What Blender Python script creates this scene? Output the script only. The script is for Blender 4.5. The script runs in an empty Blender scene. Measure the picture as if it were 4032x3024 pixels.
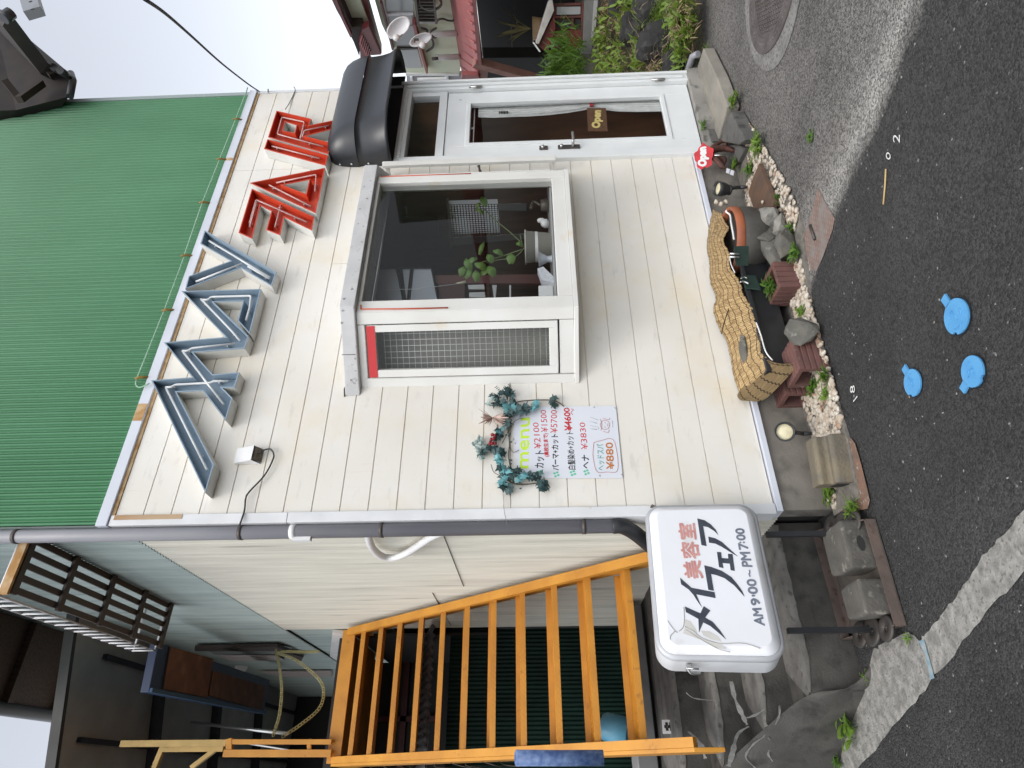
import bpy, bmesh, math, random
from mathutils import Vector as V3, Matrix, noise as mnoise
from mathutils.geometry import tessellate_polygon
random.seed(7)
SC = bpy.context.scene
COL = SC.collection

# ------------------------------------------------------------------ camera
CAM = V3((-1.19693731, -3.20106762, 1.23979219))
FPX, YAW, PITCH, ROLL = 2520.70219, 0.562809288, 0.0317696926, 0.0245329439
FW = V3((math.sin(YAW)*math.cos(PITCH), math.cos(YAW)*math.cos(PITCH), math.sin(PITCH)))
_rt = FW.cross(V3((0, 0, 1))).normalized()
_dn = FW.cross(_rt)
RT = math.cos(ROLL)*_rt + math.sin(ROLL)*_dn
DN = -math.sin(ROLL)*_rt + math.cos(ROLL)*_dn
cam = bpy.data.cameras.new("camera")
camo = bpy.data.objects.new("camera", cam)
COL.objects.link(camo)
# the phone was held upright, the picture is stored turned by 90 degrees
m = Matrix((DN, RT, -FW)).transposed().to_4x4()
m.translation = CAM
camo.matrix_world = m
cam.sensor_width = 36.0
cam.lens = FPX/4032*36
cam.clip_start = 0.05
cam.clip_end = 500
SC.camera = camo

# ------------------------------------------------------------------ world, sun, exposure
SUN_EL, SUN_ROT = math.radians(57), math.radians(213)
w = bpy.data.worlds.new("World")
SC.world = w
w.use_nodes = True
nt = w.node_tree
nt.nodes.clear()
out = nt.nodes.new("ShaderNodeOutputWorld")
bg = nt.nodes.new("ShaderNodeBackground")
sky = nt.nodes.new("ShaderNodeTexSky")
sky.sky_type = 'NISHITA'
sky.sun_disc = False
sky.sun_elevation = SUN_EL
sky.sun_rotation = SUN_ROT
sky.air_density = 1.0
sky.dust_density = 2.0
hs = nt.nodes.new("ShaderNodeHueSaturation")
hs.inputs["Saturation"].default_value = 0.28
nt.links.new(sky.outputs[0], hs.inputs["Color"])
nt.links.new(hs.outputs[0], bg.inputs["Color"])
bg.inputs["Strength"].default_value = 0.15
nt.links.new(bg.outputs[0], out.inputs["Surface"])
sl = bpy.data.lights.new("sun", 'SUN')
sl.energy = 0.5
sl.angle = math.radians(25)
sl.color = (1.0, 0.96, 0.9)
so = bpy.data.objects.new("sun", sl)
COL.objects.link(so)
sd = V3((math.sin(SUN_ROT)*math.cos(SUN_EL), math.cos(SUN_ROT)*math.cos(SUN_EL), math.sin(SUN_EL)))
so.rotation_euler = sd.to_track_quat('Z', 'Y').to_euler()
SC.view_settings.view_transform = 'Standard'
SC.view_settings.look = 'None'
SC.view_settings.exposure = 0.98
SC.view_settings.gamma = 1.0
SC.view_settings.use_curve_mapping = False
try:
    SC.cycles.max_bounces = 8
    SC.cycles.transparent_max_bounces = 12
    SC.cycles.caustics_reflective = False
    SC.cycles.caustics_refractive = False
except Exception:
    pass

# ------------------------------------------------------------------ measuring: photo pixel -> point on a real plane
def ray(p):
    return FW + RT*((3024 - p[1] - 1512)/FPX) + DN*((p[0] - 2016)/FPX)
def onx(p, x): d = ray(p); return CAM + d*((x - CAM.x)/d.x)
def ony(p, y): d = ray(p); return CAM + d*((y - CAM.y)/d.y)
def onz(p, z): d = ray(p); return CAM + d*((z - CAM.z)/d.z)
def onp(p, o, n): d = ray(p); return CAM + d*((o - CAM).dot(n)/d.dot(n))
def K(x0, y0, wpx, tw=2212):
    s = wpx/tw
    return lambda x, y: (x0 + x*s, y0 + y*s)
c11, c12, c13 = K(0, 0, 1400), K(1300, 0, 1400), K(2632, 0, 1400)
c21, c22, c23 = K(0, 1000, 1400), K(1300, 1000, 1400), K(2632, 1000, 1400)
c31, c32, c33 = K(0, 1974, 1400), K(1300, 1974, 1400), K(2632, 1974, 1400)

# ------------------------------------------------------------------ mesh builder
ORG = {}
class MB:
    def __init__(s): s.v = []; s.f = []; s.sm = []
    def add(s, vs, fs, smooth=False):
        b = len(s.v)
        s.v += [V3(v) for v in vs]
        for f in fs:
            s.f.append([b+i for i in f]); s.sm.append(smooth)
        return s
    def box(s, x0, x1, y0, y1, z0, z1):
        return s.add([(x0,y0,z0),(x1,y0,z0),(x1,y1,z0),(x0,y1,z0),(x0,y0,z1),(x1,y0,z1),(x1,y1,z1),(x0,y1,z1)],
                     [(0,3,2,1),(4,5,6,7),(0,1,5,4),(1,2,6,5),(2,3,7,6),(3,0,4,7)])
    def obox(s, o, ex, ey, ez):
        o, ex, ey, ez = V3(o), V3(ex), V3(ey), V3(ez)
        vs = [o, o+ex, o+ex+ey, o+ey, o+ez, o+ex+ez, o+ex+ey+ez, o+ey+ez]
        return s.add(vs, [(0,3,2,1),(4,5,6,7),(0,1,5,4),(1,2,6,5),(2,3,7,6),(3,0,4,7)])
    def quad(s, a, b, c, d): return s.add([a,b,c,d], [(0,1,2,3)])
    def poly(s, pts): return s.add(pts, [tuple(range(len(pts)))])
    def flat(s, loops):
        loops = [[V3(p) for p in L] for L in loops]
        tr = tessellate_polygon(loops)
        return s.add([p for L in loops for p in L], [tuple(t) for t in tr])
    def prism(s, pts, vec, smooth=False):
        pts = [V3(p) for p in pts]; vec = V3(vec); n = len(pts)
        tr = [tuple(t) for t in tessellate_polygon([pts])]
        s.add(pts, tr); s.add([p+vec for p in pts], [t[::-1] for t in tr])
        s.add(pts + [p+vec for p in pts], [(i, (i+1) % n, n+(i+1) % n, n+i) for i in range(n)], smooth)
        return s
    def tube(s, path, r, n=8, cap=True, smooth=True, closed=False):
        path = [V3(p) for p in path]; m = len(path); rings = []
        rr = r if isinstance(r, (list, tuple)) else [r]*m
        t0 = (path[1]-path[0]).normalized()
        up = V3((0,0,1)) if abs(t0.z) < .9 else V3((1,0,0))
        u = t0.cross(up).normalized()
        for i in range(m):
            if closed: t = (path[(i+1) % m]-path[i-1])
            elif i == 0: t = path[1]-path[0]
            elif i == m-1: t = path[-1]-path[-2]
            else: t = (path[i+1]-path[i]).normalized() + (path[i]-path[i-1]).normalized()
            if t.length < 1e-9: t = t0
            t.normalize()
            u = (u - t*u.dot(t)); u.normalize(); q = t.cross(u)
            rings.append([path[i] + (u*math.cos(2*math.pi*k/n) + q*math.sin(2*math.pi*k/n))*rr[i] for k in range(n)])
        vs = [p for R in rings for p in R]; fs = []
        for i in range(m if closed else m-1):
            j = (i+1) % m
            for k in range(n): fs.append((i*n+k, i*n+(k+1) % n, j*n+(k+1) % n, j*n+k))
        s.add(vs, fs, smooth)
        if cap and not closed:
            s.add(rings[0], [tuple(range(n))[::-1]]); s.add(rings[-1], [tuple(range(n))])
        return s
    def lathe(s, prof, c, axis=(0,0,1), n=24, smooth=True):
        c = V3(c); a = V3(axis).normalized()
        u = a.cross(V3((1,0,0)) if abs(a.x) < .9 else V3((0,1,0))).normalized(); q = a.cross(u)
        vs = []
        for r, h in prof:
            for k in range(n):
                t = 2*math.pi*k/n
                vs.append(c + a*h + (u*math.cos(t) + q*math.sin(t))*max(r, 1e-5))
        fs = []
        for i in range(len(prof)-1):
            for k in range(n): fs.append((i*n+k, i*n+(k+1) % n, (i+1)*n+(k+1) % n, (i+1)*n+k))
        return s.add(vs, fs, smooth)
    def grid(s, P, smooth=True):
        n, m = len(P), len(P[0])
        vs = [p for R in P for p in R]
        fs = [(i*m+j, i*m+j+1, (i+1)*m+j+1, (i+1)*m+j) for i in range(n-1) for j in range(m-1)]
        return s.add(vs, fs, smooth)
    def blob(s, c, rx, ry, rz, rough=.18, seed=0, sub=2, rot=0., fl=0):
        bm = bmesh.new(); bmesh.ops.create_icosphere(bm, subdivisions=sub, radius=1.0)
        M = Matrix.Rotation(rot, 3, 'Z')
        vs = []
        for v in bm.verts:
            d = v.co.copy(); k = 1 + rough*(mnoise.noise(d*1.3 + V3((seed*7.1, seed*3.3, 1))) + .5*mnoise.noise(d*3.1 + V3((seed, 5, seed))))
            p = V3((d.x*rx*k, d.y*ry*k, d.z*rz*k))
            if fl: p = V3((max(-rx*fl, min(rx*fl, p.x)), max(-ry*fl, min(ry*fl, p.y)), max(-rz*fl, min(rz*fl, p.z))))
            vs.append(V3(c) + M @ p)
        fs = [tuple(v.index for v in f.verts) for f in bm.faces]
        bm.free()
        return s.add(vs, fs, sub > 1 and not fl)
    def build(s, name, mat, parent=None, base=None, bevel=0, **tags):
        o = V3(base) if base is not None else (ORG[parent.name] if parent else V3((0,0,0)))
        me = bpy.data.meshes.new(name)
        me.from_pydata([tuple(v - o) for v in s.v], [], s.f)
        me.polygons.foreach_set("use_smooth", s.sm)
        me.update()
        bm = bmesh.new(); bm.from_mesh(me)
        bmesh.ops.remove_doubles(bm, verts=bm.verts, dist=1e-5)
        bmesh.ops.recalc_face_normals(bm, faces=bm.faces)
        bm.to_mesh(me); bm.free()
        me.materials.append(mat)
        ob = bpy.data.objects.new(name, me); COL.objects.link(ob)
        ORG[ob.name] = o
        if parent: ob.parent = parent
        else: ob.location = o
        if bevel:
            b = ob.modifiers.new("bevel", 'BEVEL'); b.width = bevel; b.segments = 2; b.limit_method = 'ANGLE'
        for k, v in tags.items(): ob[k] = v
        return ob
def thing(name, label, cat, loc=(0,0,0), group=None):
    o = bpy.data.objects.new(name, None); COL.objects.link(o)
    o.location = loc; o.empty_display_size = .1
    ORG[o.name] = V3(loc); o["label"] = label; o["category"] = cat
    if group: o["group"] = group
    return o
def offset(poly, d):
    n = len(poly); A = sum(poly[i][0]*poly[(i+1) % n][1] - poly[(i+1) % n][0]*poly[i][1] for i in range(n))
    sg = 1 if A > 0 else -1; res = []
    for i in range(n):
        p0, p1, p2 = poly[i-1], poly[i], poly[(i+1) % n]
        a = (p1[0]-p0[0], p1[1]-p0[1]); b = (p2[0]-p1[0], p2[1]-p1[1])
        la, lb = math.hypot(*a), math.hypot(*b)
        na = (-a[1]/la*sg, a[0]/la*sg); nb = (-b[1]/lb*sg, b[0]/lb*sg)
        k = 1 + na[0]*nb[0] + na[1]*nb[1]; k = max(k, .25)
        res.append((p1[0] + (na[0]+nb[0])/k*d, p1[1] + (na[1]+nb[1])/k*d))
    return res
def text_loops(body):
    c = bpy.data.curves.new("lettering", 'FONT'); c.body = body; c.resolution_u = 3
    o = bpy.data.objects.new("lettering", c); COL.objects.link(o)
    dg = bpy.context.evaluated_depsgraph_get(); dg.update()
    me = bpy.data.meshes.new_from_object(o.evaluated_get(dg))
    vs = [(v.co.x, v.co.y) for v in me.vertices]; fs = [tuple(p.vertices) for p in me.polygons]
    bpy.data.objects.remove(o); bpy.data.curves.remove(c); bpy.data.meshes.remove(me)
    return vs, fs
def text_quad(mb, body, BL, BR, TR, TL, bold=0, nrm=None):
    """letters stretched into the quad of four points lying on one plane"""
    vs, fs = text_loops(body)
    x0 = min(v[0] for v in vs); x1 = max(v[0] for v in vs); y0 = min(v[1] for v in vs); y1 = max(v[1] for v in vs)
    BL, BR, TR, TL = V3(BL), V3(BR), V3(TR), V3(TL)
    w_, h_ = (BR-BL).length, (TL-BL).length
    offs = [(0,0)] if not bold else [(bold*math.cos(a), bold*math.sin(a)) for a in (0, 1.05, 2.1, 3.14, 4.2, 5.25)]
    for i, (dx, dy) in enumerate(offs):
        P = []
        for x, y in vs:
            u = (x-x0)/(x1-x0) + dx/w_; t = (y-y0)/(y1-y0) + dy/h_
            p = (BL*(1-u) + BR*u)*(1-t) + (TL*(1-u) + TR*u)*t
            if nrm is not None: p = p + nrm*(i*.00012)
            P.append(p)
        mb.add(P, fs)
def bez(pts, n=6):
    """Catmull-Rom through the points"""
    pts = [V3(p) for p in pts]; r = []
    for i in range(len(pts)-1):
        p0 = pts[max(i-1, 0)]; p1 = pts[i]; p2 = pts[i+1]; p3 = pts[min(i+2, len(pts)-1)]
        for k in range(n):
            t = k/n
            r.append(.5*((2*p1) + (p2-p0)*t + (2*p0-5*p1+4*p2-p3)*t*t + (3*p1-p0-3*p2+p3)*t**3))
    r.append(pts[-1]); return r

# ------------------------------------------------------------------ materials
MATS = {}
def mat(name, col, col2=None, scale=6., rough=.6, bump=0., bscale=40., metal=0., spec=.5, stretch=(1,1,1), contrast=(.35,.65), col3=None, scale3=30., thr3=(.62,.7), detail=6.):
    if name in MATS: return MATS[name]
    M = bpy.data.materials.new(name); M.use_nodes = True; t = M.node_tree; N = t.nodes; L = t.links
    b = N["Principled BSDF"]
    b.inputs["Roughness"].default_value = rough; b.inputs["Metallic"].default_value = metal
    b.inputs["Specular IOR Level"].default_value = spec
    c4 = lambda c: (c[0], c[1], c[2], 1)
    tc = N.new("ShaderNodeTexCoord"); mp = N.new("ShaderNodeMapping"); mp.inputs["Scale"].default_value = stretch
    L.new(tc.outputs["Object"], mp.inputs["Vector"])
    src = None
    if col2 is not None:
        nz = N.new("ShaderNodeTexNoise"); nz.inputs["Scale"].default_value = scale; nz.inputs["Detail"].default_value = detail
        L.new(mp.outputs[0], nz.inputs["Vector"])
        rp = N.new("ShaderNodeValToRGB"); rp.color_ramp.elements[0].position = contrast[0]; rp.color_ramp.elements[1].position = contrast[1]
        rp.color_ramp.elements[0].color = c4(col); rp.color_ramp.elements[1].color = c4(col2)
        L.new(nz.outputs["Fac"], rp.inputs[0]); src = rp.outputs[0]
    if col3 is not None:
        n3 = N.new("ShaderNodeTexNoise"); n3.inputs["Scale"].default_value = scale3; n3.inputs["Detail"].default_value = 8
        L.new(mp.outputs[0], n3.inputs["Vector"])
        r3 = N.new("ShaderNodeValToRGB"); r3.color_ramp.elements[0].position = thr3[0]; r3.color_ramp.elements[1].position = thr3[1]
        L.new(n3.outputs["Fac"], r3.inputs[0])
        mx = N.new("ShaderNodeMixRGB"); mx.inputs[2].default_value = c4(col3)
        if src: L.new(src, mx.inputs[1])
        else: mx.inputs[1].default_value = c4(col)
        L.new(r3.outputs[0], mx.inputs[0]); src = mx.outputs[0]
    if src: L.new(src, b.inputs["Base Color"])
    else: b.inputs["Base Color"].default_value = c4(col)
    if bump:
        nb = N.new("ShaderNodeTexNoise"); nb.inputs["Scale"].default_value = bscale; nb.inputs["Detail"].default_value = 5
        L.new(mp.outputs[0], nb.inputs["Vector"])
        bp = N.new("ShaderNodeBump"); bp.inputs["Strength"].default_value = bump; bp.inputs["Distance"].default_value = .01
        L.new(nb.outputs["Fac"], bp.inputs["Height"]); L.new(bp.outputs[0], b.inputs["Normal"])
    MATS[name] = M
    return M
def glass(name, tint=(1,1,1), rough=.02, k=1.0):
    if name in MATS: return MATS[name]
    M = bpy.data.materials.new(name); M.use_nodes = True; t = M.node_tree; N = t.nodes; L = t.links
    N.clear(); o = N.new("ShaderNodeOutputMaterial"); mx = N.new("ShaderNodeMixShader")
    tr = N.new("ShaderNodeBsdfTransparent"); tr.inputs[0].default_value = (*tint, 1)
    gl = N.new("ShaderNodeBsdfGlossy"); gl.inputs["Roughness"].default_value = rough
    fr = N.new("ShaderNodeFresnel"); fr.inputs[0].default_value = 1.5
    ml = N.new("ShaderNodeMath"); ml.operation = 'MULTIPLY'; ml.inputs[1].default_value = k
    L.new(fr.outputs[0], ml.inputs[0]); L.new(ml.outputs[0], mx.inputs[0])
    L.new(tr.outputs[0], mx.inputs[1]); L.new(gl.outputs[0], mx.inputs[2]); L.new(mx.outputs[0], o.inputs[0])
    MATS[name] = M; return M
def tweak_leaf(M, tr=(.25,.4,.06), f=.25):
    t = M.node_tree; N = t.nodes; L = t.links; b = N["Principled BSDF"]
    tb = N.new("ShaderNodeBsdfTranslucent"); tb.inputs[0].default_value = (*tr, 1)
    mx = N.new("ShaderNodeMixShader"); mx.inputs[0].default_value = f
    o = N["Material Output"]; L.new(b.outputs[0], mx.inputs[1]); L.new(tb.outputs[0], mx.inputs[2]); L.new(mx.outputs[0], o.inputs[0])
    return M

def facade_mat():
    M = mat("cream siding", (.77,.745,.69), (.70,.665,.59), 1.3, .55, .12, 220, contrast=(.4,.75))
    t = M.node_tree; N = t.nodes; L = t.links; b = N["Principled BSDF"]
    src = b.inputs["Base Color"].links[0].from_socket
    tc = N.new("ShaderNodeTexCoord")
    def layer(src, sc, stretch, lo, hi, col, amt, det=8):
        mp = N.new("ShaderNodeMapping"); mp.inputs["Scale"].default_value = stretch; L.new(tc.outputs["Object"], mp.inputs[0])
        nz = N.new("ShaderNodeTexNoise"); nz.inputs["Scale"].default_value = sc; nz.inputs["Detail"].default_value = det; nz.inputs["Roughness"].default_value = .65
        L.new(mp.outputs[0], nz.inputs[0])
        r = N.new("ShaderNodeMapRange"); r.inputs[1].default_value = lo; r.inputs[2].default_value = hi; r.inputs[4].default_value = amt
        L.new(nz.outputs["Fac"], r.inputs[0])
        mx = N.new("ShaderNodeMixRGB"); mx.inputs[2].default_value = (*col, 1); L.new(r.outputs[0], mx.inputs[0]); L.new(src, mx.inputs[1])
        return mx.outputs[0]
    src = layer(src, 2.2, (1,1,1), .50, .74, (.70,.57,.34), .38, 3)         # yellowed patches
    src = layer(src, 9, (.55,1,2.0), .57, .76, (.38,.36,.33), .42)          # grey grime
    src = layer(src, 38, (1,1,1), .70, .78, (.25,.23,.2), .6, 4)            # specks
    src = layer(src, 5, (6,1,.5), .62, .82, (.5,.33,.16), .34)               # faint run-downs
    L.new(src, b.inputs["Base Color"])
    return M

def asphalt_mat():
    M = bpy.data.materials.new("asphalt"); M.use_nodes = True; t = M.node_tree; N = t.nodes; L = t.links; b = N["Principled BSDF"]
    tc = N.new("ShaderNodeTexCoord")
    def math_(op, a, b_=None, c=None):
        n = N.new("ShaderNodeMath"); n.operation = op
        for i, q in enumerate((a, b_, c)):
            if q is None: continue
            if isinstance(q, (int, float)): n.inputs[i].default_value = q
            else: L.new(q, n.inputs[i])
        return n.outputs[0]
    def noise(sc, det=4, rough=.6):
        n = N.new("ShaderNodeTexNoise"); n.inputs["Scale"].default_value = sc; n.inputs["Detail"].default_value = det; n.inputs["Roughness"].default_value = rough
        L.new(tc.outputs["Object"], n.inputs[0]); return n.outputs["Fac"]
    sx = N.new("ShaderNodeSeparateXYZ"); L.new(tc.outputs["Object"], sx.inputs[0])
    A, B = onz((3676, 0), -.3), onz((3309, 880), -.3)
    dx, dy = (B-A).x, (B-A).y; l = math.hypot(dx, dy); nx, ny = -dy/l, dx/l
    if (V3((4, 0, 0))-A).dot(V3((nx, ny, 0))) < 0: nx, ny = -nx, -ny
    d = math_('ADD', math_('MULTIPLY', sx.outputs[0], nx), math_('MULTIPLY', sx.outputs[1], ny))
    d = math_('SUBTRACT', d, A.x*nx + A.y*ny)
    d = math_('ADD', d, math_('MULTIPLY', math_('SUBTRACT', noise(3.5, 5), .5), .22))
    d = math_('ADD', d, math_('MULTIPLY', math_('SUBTRACT', noise(60, 3), .5), .10))
    s = math_('SUBTRACT', math_('ADD', math_('MULTIPLY', sx.outputs[0], 1.0), 0), 1.0)     # fades out to the left of x = 1
    rp = N.new("ShaderNodeValToRGB"); cr = rp.color_ramp
    cr.elements[0].position = .28; cr.elements[0].color = (.029,.0282,.0278,1)
    cr.elements[1].position = 1.0; cr.elements[1].color = (.105,.099,.093,1)
    for p, c in ((.32, (.13,.125,.116)), (.37, (.22,.214,.20)), (.45, (.165,.158,.147)), (.6, (.118,.112,.105)), (.75, (.112,.106,.10))):
        e = cr.elements.new(p); e.color = (*c, 1)
    dd = N.new("ShaderNodeMapRange"); dd.inputs[1].default_value = -.4; dd.inputs[2].default_value = 1.1; L.new(d, dd.inputs[0])
    L.new(dd.outputs[0], rp.inputs[0])
    # left end of the old surface
    lm = N.new("ShaderNodeMapRange"); lm.inputs[1].default_value = .30; lm.inputs[2].default_value = .75
    L.new(math_('ADD', math_('ADD', math_('MULTIPLY', sx.outputs[0], .62), math_('MULTIPLY', sx.outputs[1], -.0)), math_('MULTIPLY', math_('SUBTRACT', noise(5, 4), .5), .5)), lm.inputs[0])
    mxL = N.new("ShaderNodeMixRGB"); mxL.inputs[1].default_value = (.029,.0282,.0278,1); L.new(lm.outputs[0], mxL.inputs[0]); L.new(rp.outputs[0], mxL.inputs[2])
    # aggregate chips
    vo = N.new("ShaderNodeTexVoronoi"); vo.inputs["Scale"].default_value = 120; L.new(tc.outputs["Object"], vo.inputs["Vector"])
    sep = N.new("ShaderNodeSeparateColor"); L.new(vo.outputs["Color"], sep.inputs[0])
    gain = N.new("ShaderNodeMapRange"); gain.inputs[3].default_value = .4; gain.inputs[4].default_value = 1.75; L.new(sep.outputs[0], gain.inputs[0])
    big = N.new("ShaderNodeMapRange"); big.inputs[1].default_value = .3; big.inputs[2].default_value = .7; big.inputs[3].default_value = .68; big.inputs[4].default_value = 1.3
    L.new(noise(1.7, 6), big.inputs[0])
    g2 = math_('MULTIPLY', gain.outputs[0], big.outputs[0])
    vm = N.new("ShaderNodeVectorMath"); vm.operation = 'SCALE'; L.new(mxL.outputs[0], vm.inputs[0]); L.new(g2, vm.inputs["Scale"])
    # rare white chips
    wh = N.new("ShaderNodeMapRange"); wh.inputs[1].default_value = .995; wh.inputs[2].default_value = .999; L.new(sep.outputs[1], wh.inputs[0])
    mw = N.new("ShaderNodeMixRGB"); mw.inputs[2].default_value = (.26,.255,.24,1); L.new(wh.outputs[0], mw.inputs[0]); L.new(vm.outputs[0], mw.inputs[1])
    L.new(mw.outputs[0], b.inputs["Base Color"])
    b.inputs["Roughness"].default_value = .78
    bp = N.new("ShaderNodeBump"); bp.inputs["Strength"].default_value = .9; bp.inputs["Distance"].default_value = .006
    hh = math_('ADD', math_('MULTIPLY', vo.outputs["Distance"], -1.0), math_('MULTIPLY', noise(160, 3), .7))
    L.new(hh, bp.inputs["Height"]); L.new(bp.outputs[0], b.inputs["Normal"])
    return M
# =================================================================== materials used on the building
M_SIDING = facade_mat()
M_TRIM = mat("white painted metal trim", (.74,.75,.76), (.64,.65,.66), 5, .45, .03, 90, col3=(.45,.36,.26), scale3=9, thr3=(.68,.8))
M_FASCIA = mat("fascia metal", (.66,.69,.76), (.60,.63,.70), 3, .4, .02)
M_RUST = mat("rust stain", (.42,.22,.07), (.62,.46,.28), 14, .8)
M_GREEN = mat("green corrugated sheet", (.028,.165,.06), (.048,.21,.088), 2.2, .45, .02, 60, stretch=(1,1,.4), contrast=(.3,.7))
M_CREAMC = mat("cream corrugated sheet", (.64,.62,.54), (.50,.485,.42), 16, .55, .04, 50, stretch=(1,1,.06), contrast=(.38,.66), col3=(.20,.19,.17), scale3=16, thr3=(.62,.78))
M_GREYG = mat("grey green corrugated sheet", (.36,.43,.41), (.27,.33,.32), 16, .5, .04, 50, stretch=(1,1,.06), contrast=(.38,.66), col3=(.14,.16,.16), scale3=14, thr3=(.6,.78))
M_CONC = mat("weathered concrete", (.21,.20,.18), (.30,.285,.26), 4, .85, .35, 90, col3=(.10,.10,.09), scale3=12, thr3=(.55,.72))
M_DCONC = mat("dark damp concrete", (.085,.083,.078), (.135,.13,.12), 4, .85, .4, 80, col3=(.05,.05,.047), scale3=14, thr3=(.5,.7))
M_FRAME = mat("ivory window aluminium", (.73,.73,.70), (.66,.65,.61), 3, .4, .02, col3=(.62,.50,.30), scale3=5, thr3=(.66,.85))
M_DOORW = mat("white door paint", (.74,.76,.76), (.69,.71,.71), 5, .42, .03, 120)
M_DWOOD = mat("dark interior wood", (.085,.05,.032), (.04,.026,.02), 6, .6, stretch=(8,8,1))
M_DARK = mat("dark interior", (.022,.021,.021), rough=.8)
M_BLACKP = mat("black plastic", (.018,.019,.021), (.026,.027,.03), 9, .38, .04, 120)
M_GREYPIPE = mat("grey pvc pipe", (.23,.23,.26), (.29,.29,.31), 3, .45, .02, stretch=(3,3,.5), col3=(.14,.12,.13), scale3=4, thr3=(.6,.8))
M_WHITEPL = mat("white plastic", (.74,.74,.74), (.66,.66,.65), 8, .45)
M_STEEL = mat("stainless steel", (.55,.55,.54), rough=.3, metal=.9)
M_DSTEEL = mat("dark steel", (.07,.065,.06), (.11,.09,.08), 20, .5, metal=.5)
M_GLASS = glass("window glass", (.95,.965,.96), .015, .55)
M_GLASSD = glass("grey door glass", (.95,.955,.955), .02, .4)

# =================================================================== salon building
bld = thing("salon_building", "two storey hair salon clad in cream boards below and green corrugated sheet above", "building", (0, 0, 0))
W, ZT, S = 3.828, 3.496, .152
b = MB()
def board(mb, xa, xb, z0, z1, cut0=True, cut1=True):
    if xb - xa < .005: return
    pr = [(.09, z0), (.009, z0), (.008, z0+.0028), (0, z0+.0048), (0, z1-.0018), (.009, z1), (.09, z1)]
    mb.prism([(xa, y, z) for y, z in pr], (xb-xa, 0, 0))
for k in range(23):
    z0, z1 = k*S, (k+1)*S
    segs = [(.045, W-.03)]
    zc = (z0+z1)/2
    def cut(segs, a, c):
        r = []
        for p, q in segs:
            if a > p: r.append((p, min(q, a)))
            if c < q: r.append((max(p, c), q))
        return [t for t in r if t[1]-t[0] > .01]
    if zc < 2.25: segs = cut(segs, 2.805, W)
    if 1.03 < zc < 2.27: segs = cut(segs, .86, 2.62)
    if k >= 19: segs = cut(segs, 2.818, 2.821)
    if k in (15, 16): segs = cut(segs, 1.822, 1.825)
    for a, c in segs: board(b, a, c, z0, z1)
b.build("board_siding", M_SIDING, bld)
# trim: corner post, fascia strip, base strip, right edge
t = MB(); t.box(-.012, .045, -.014, .09, 0.0, 2.55); t.box(-.012, .045, -.013, .09, 2.553, 3.51)
t.build("corner_trim", M_TRIM, bld, bevel=.003)
t = MB(); t.box(.018, .044, -.0155, -.0138, 3.12, 3.49); t.build("rust_stain", mat("dark rust", (.30,.13,.035), (.55,.42,.28), 5, .8, stretch=(1,1,.3)), bld)
t = MB(); t.box(-.014, W+.003, -.02, .09, 3.516, 3.578); t.build("fascia_strip", M_FASCIA, bld, bevel=.003)
t = MB(); t.box(.046, W-.03, -.006, .085, 3.497, 3.515); t.build("drip_edge", M_RUST, bld)
t = MB(); t.box(.0, 2.79, -.018, .08, -.035, -.004); t.build("base_trim", M_FASCIA, bld, bevel=.002)
t = MB(); t.box(W-.028, W, -.008, .09, 2.27, 3.51); t.build("edge_trim", M_TRIM, bld, bevel=.002)
# rust patches on the fascia
for xa, xb in ((.62, .735), (2.92, 2.95)):
    t = MB(); t.box(xa, xb, -.0215, -.0205, 3.519, 3.575); t.build("rust_patch", M_RUST, bld)
# green upper cladding: vertical ribs
def corr(axis, a0, a1, z0, z1, pitch, amp, at, sgn=-1, nper=8):
    """corrugated sheet; axis 'x': runs along x at y=at, axis 'y': runs along y at x=at"""
    mb = MB(); n = max(2, int((a1-a0)/pitch*nper)); lo = []; hi = []
    for i in range(n+1):
        a = a0 + (a1-a0)*i/n; d = at + sgn*amp*.5*(1+math.sin(2*math.pi*a/pitch))
        p = (a, d) if axis == 'x' else (d, a)
        lo.append((p[0], p[1], z0)); hi.append((p[0], p[1], z1))
    mb.grid([lo, hi]); return mb
corr('x', 0.0, W-.045, 3.572, 6.2, .0345, .018, .012).build("green_cladding", M_GREEN, bld)
t = MB(); t.box(W-.045, W-.004, -.006, .1, 3.579, 6.2); t.build("cladding_edge", mat("green grey edge", (.30,.36,.35), rough=.5), bld)
for z in (3.72+.0, 4.42, 5.0):
    t = MB(); t.box(W-.006, W+.004, .0, .016, z, z+.016); t.build("edge_clip", M_DSTEEL, bld)
# side wall, lower cream, upper grey green
corr('y', .09, 2.72, -.04, 3.50, .034, .014, .012, -1).build("side_cladding", M_CREAMC, bld)
corr('y', .03, 9.0, 3.50, 6.2, .034, .016, .008, -1).build("upper_side_cladding", M_GREYG, bld)
corr('y', 2.72, 9.0, 2.55, 3.50, .032, .010, .03, -1).build("rear_side_cladding", M_GREYG, bld)
t = MB()
for ya, yb, z in ((.28, 1.34, 1.757), (1.5, 2.6, 2.0)): t.box(-.0035, .006, ya, yb, z-.0015, z+.0015)
t.build("sheet_joint", M_DSTEEL, bld)
# mass behind the claddings so nothing is paper thin
t = MB(); t.box(.02, W-.01, .12, 8.9, 3.5, 6.1); t.build("upper_storey", M_DARK, bld)
t = MB(); t.box(.03, .09, .095, 8.9, -.3, 3.5); t.build("side_wall_core", M_DARK, bld)

# plinth
t = MB(); t.box(.012, 2.80, .004, .10, -.40, -.036); t.build("plinth", M_DCONC if False else mat("plinth render", (.16,.145,.125), (.22,.20,.175), 5, .85, .3, 70, col3=(.09,.085,.075), scale3=7, thr3=(.5,.72)), bld)
t = MB(); t.box(2.80, W+.02, -.05, .3, -.30, -.098); t.build("door_sill", M_CONC, bld)
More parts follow.
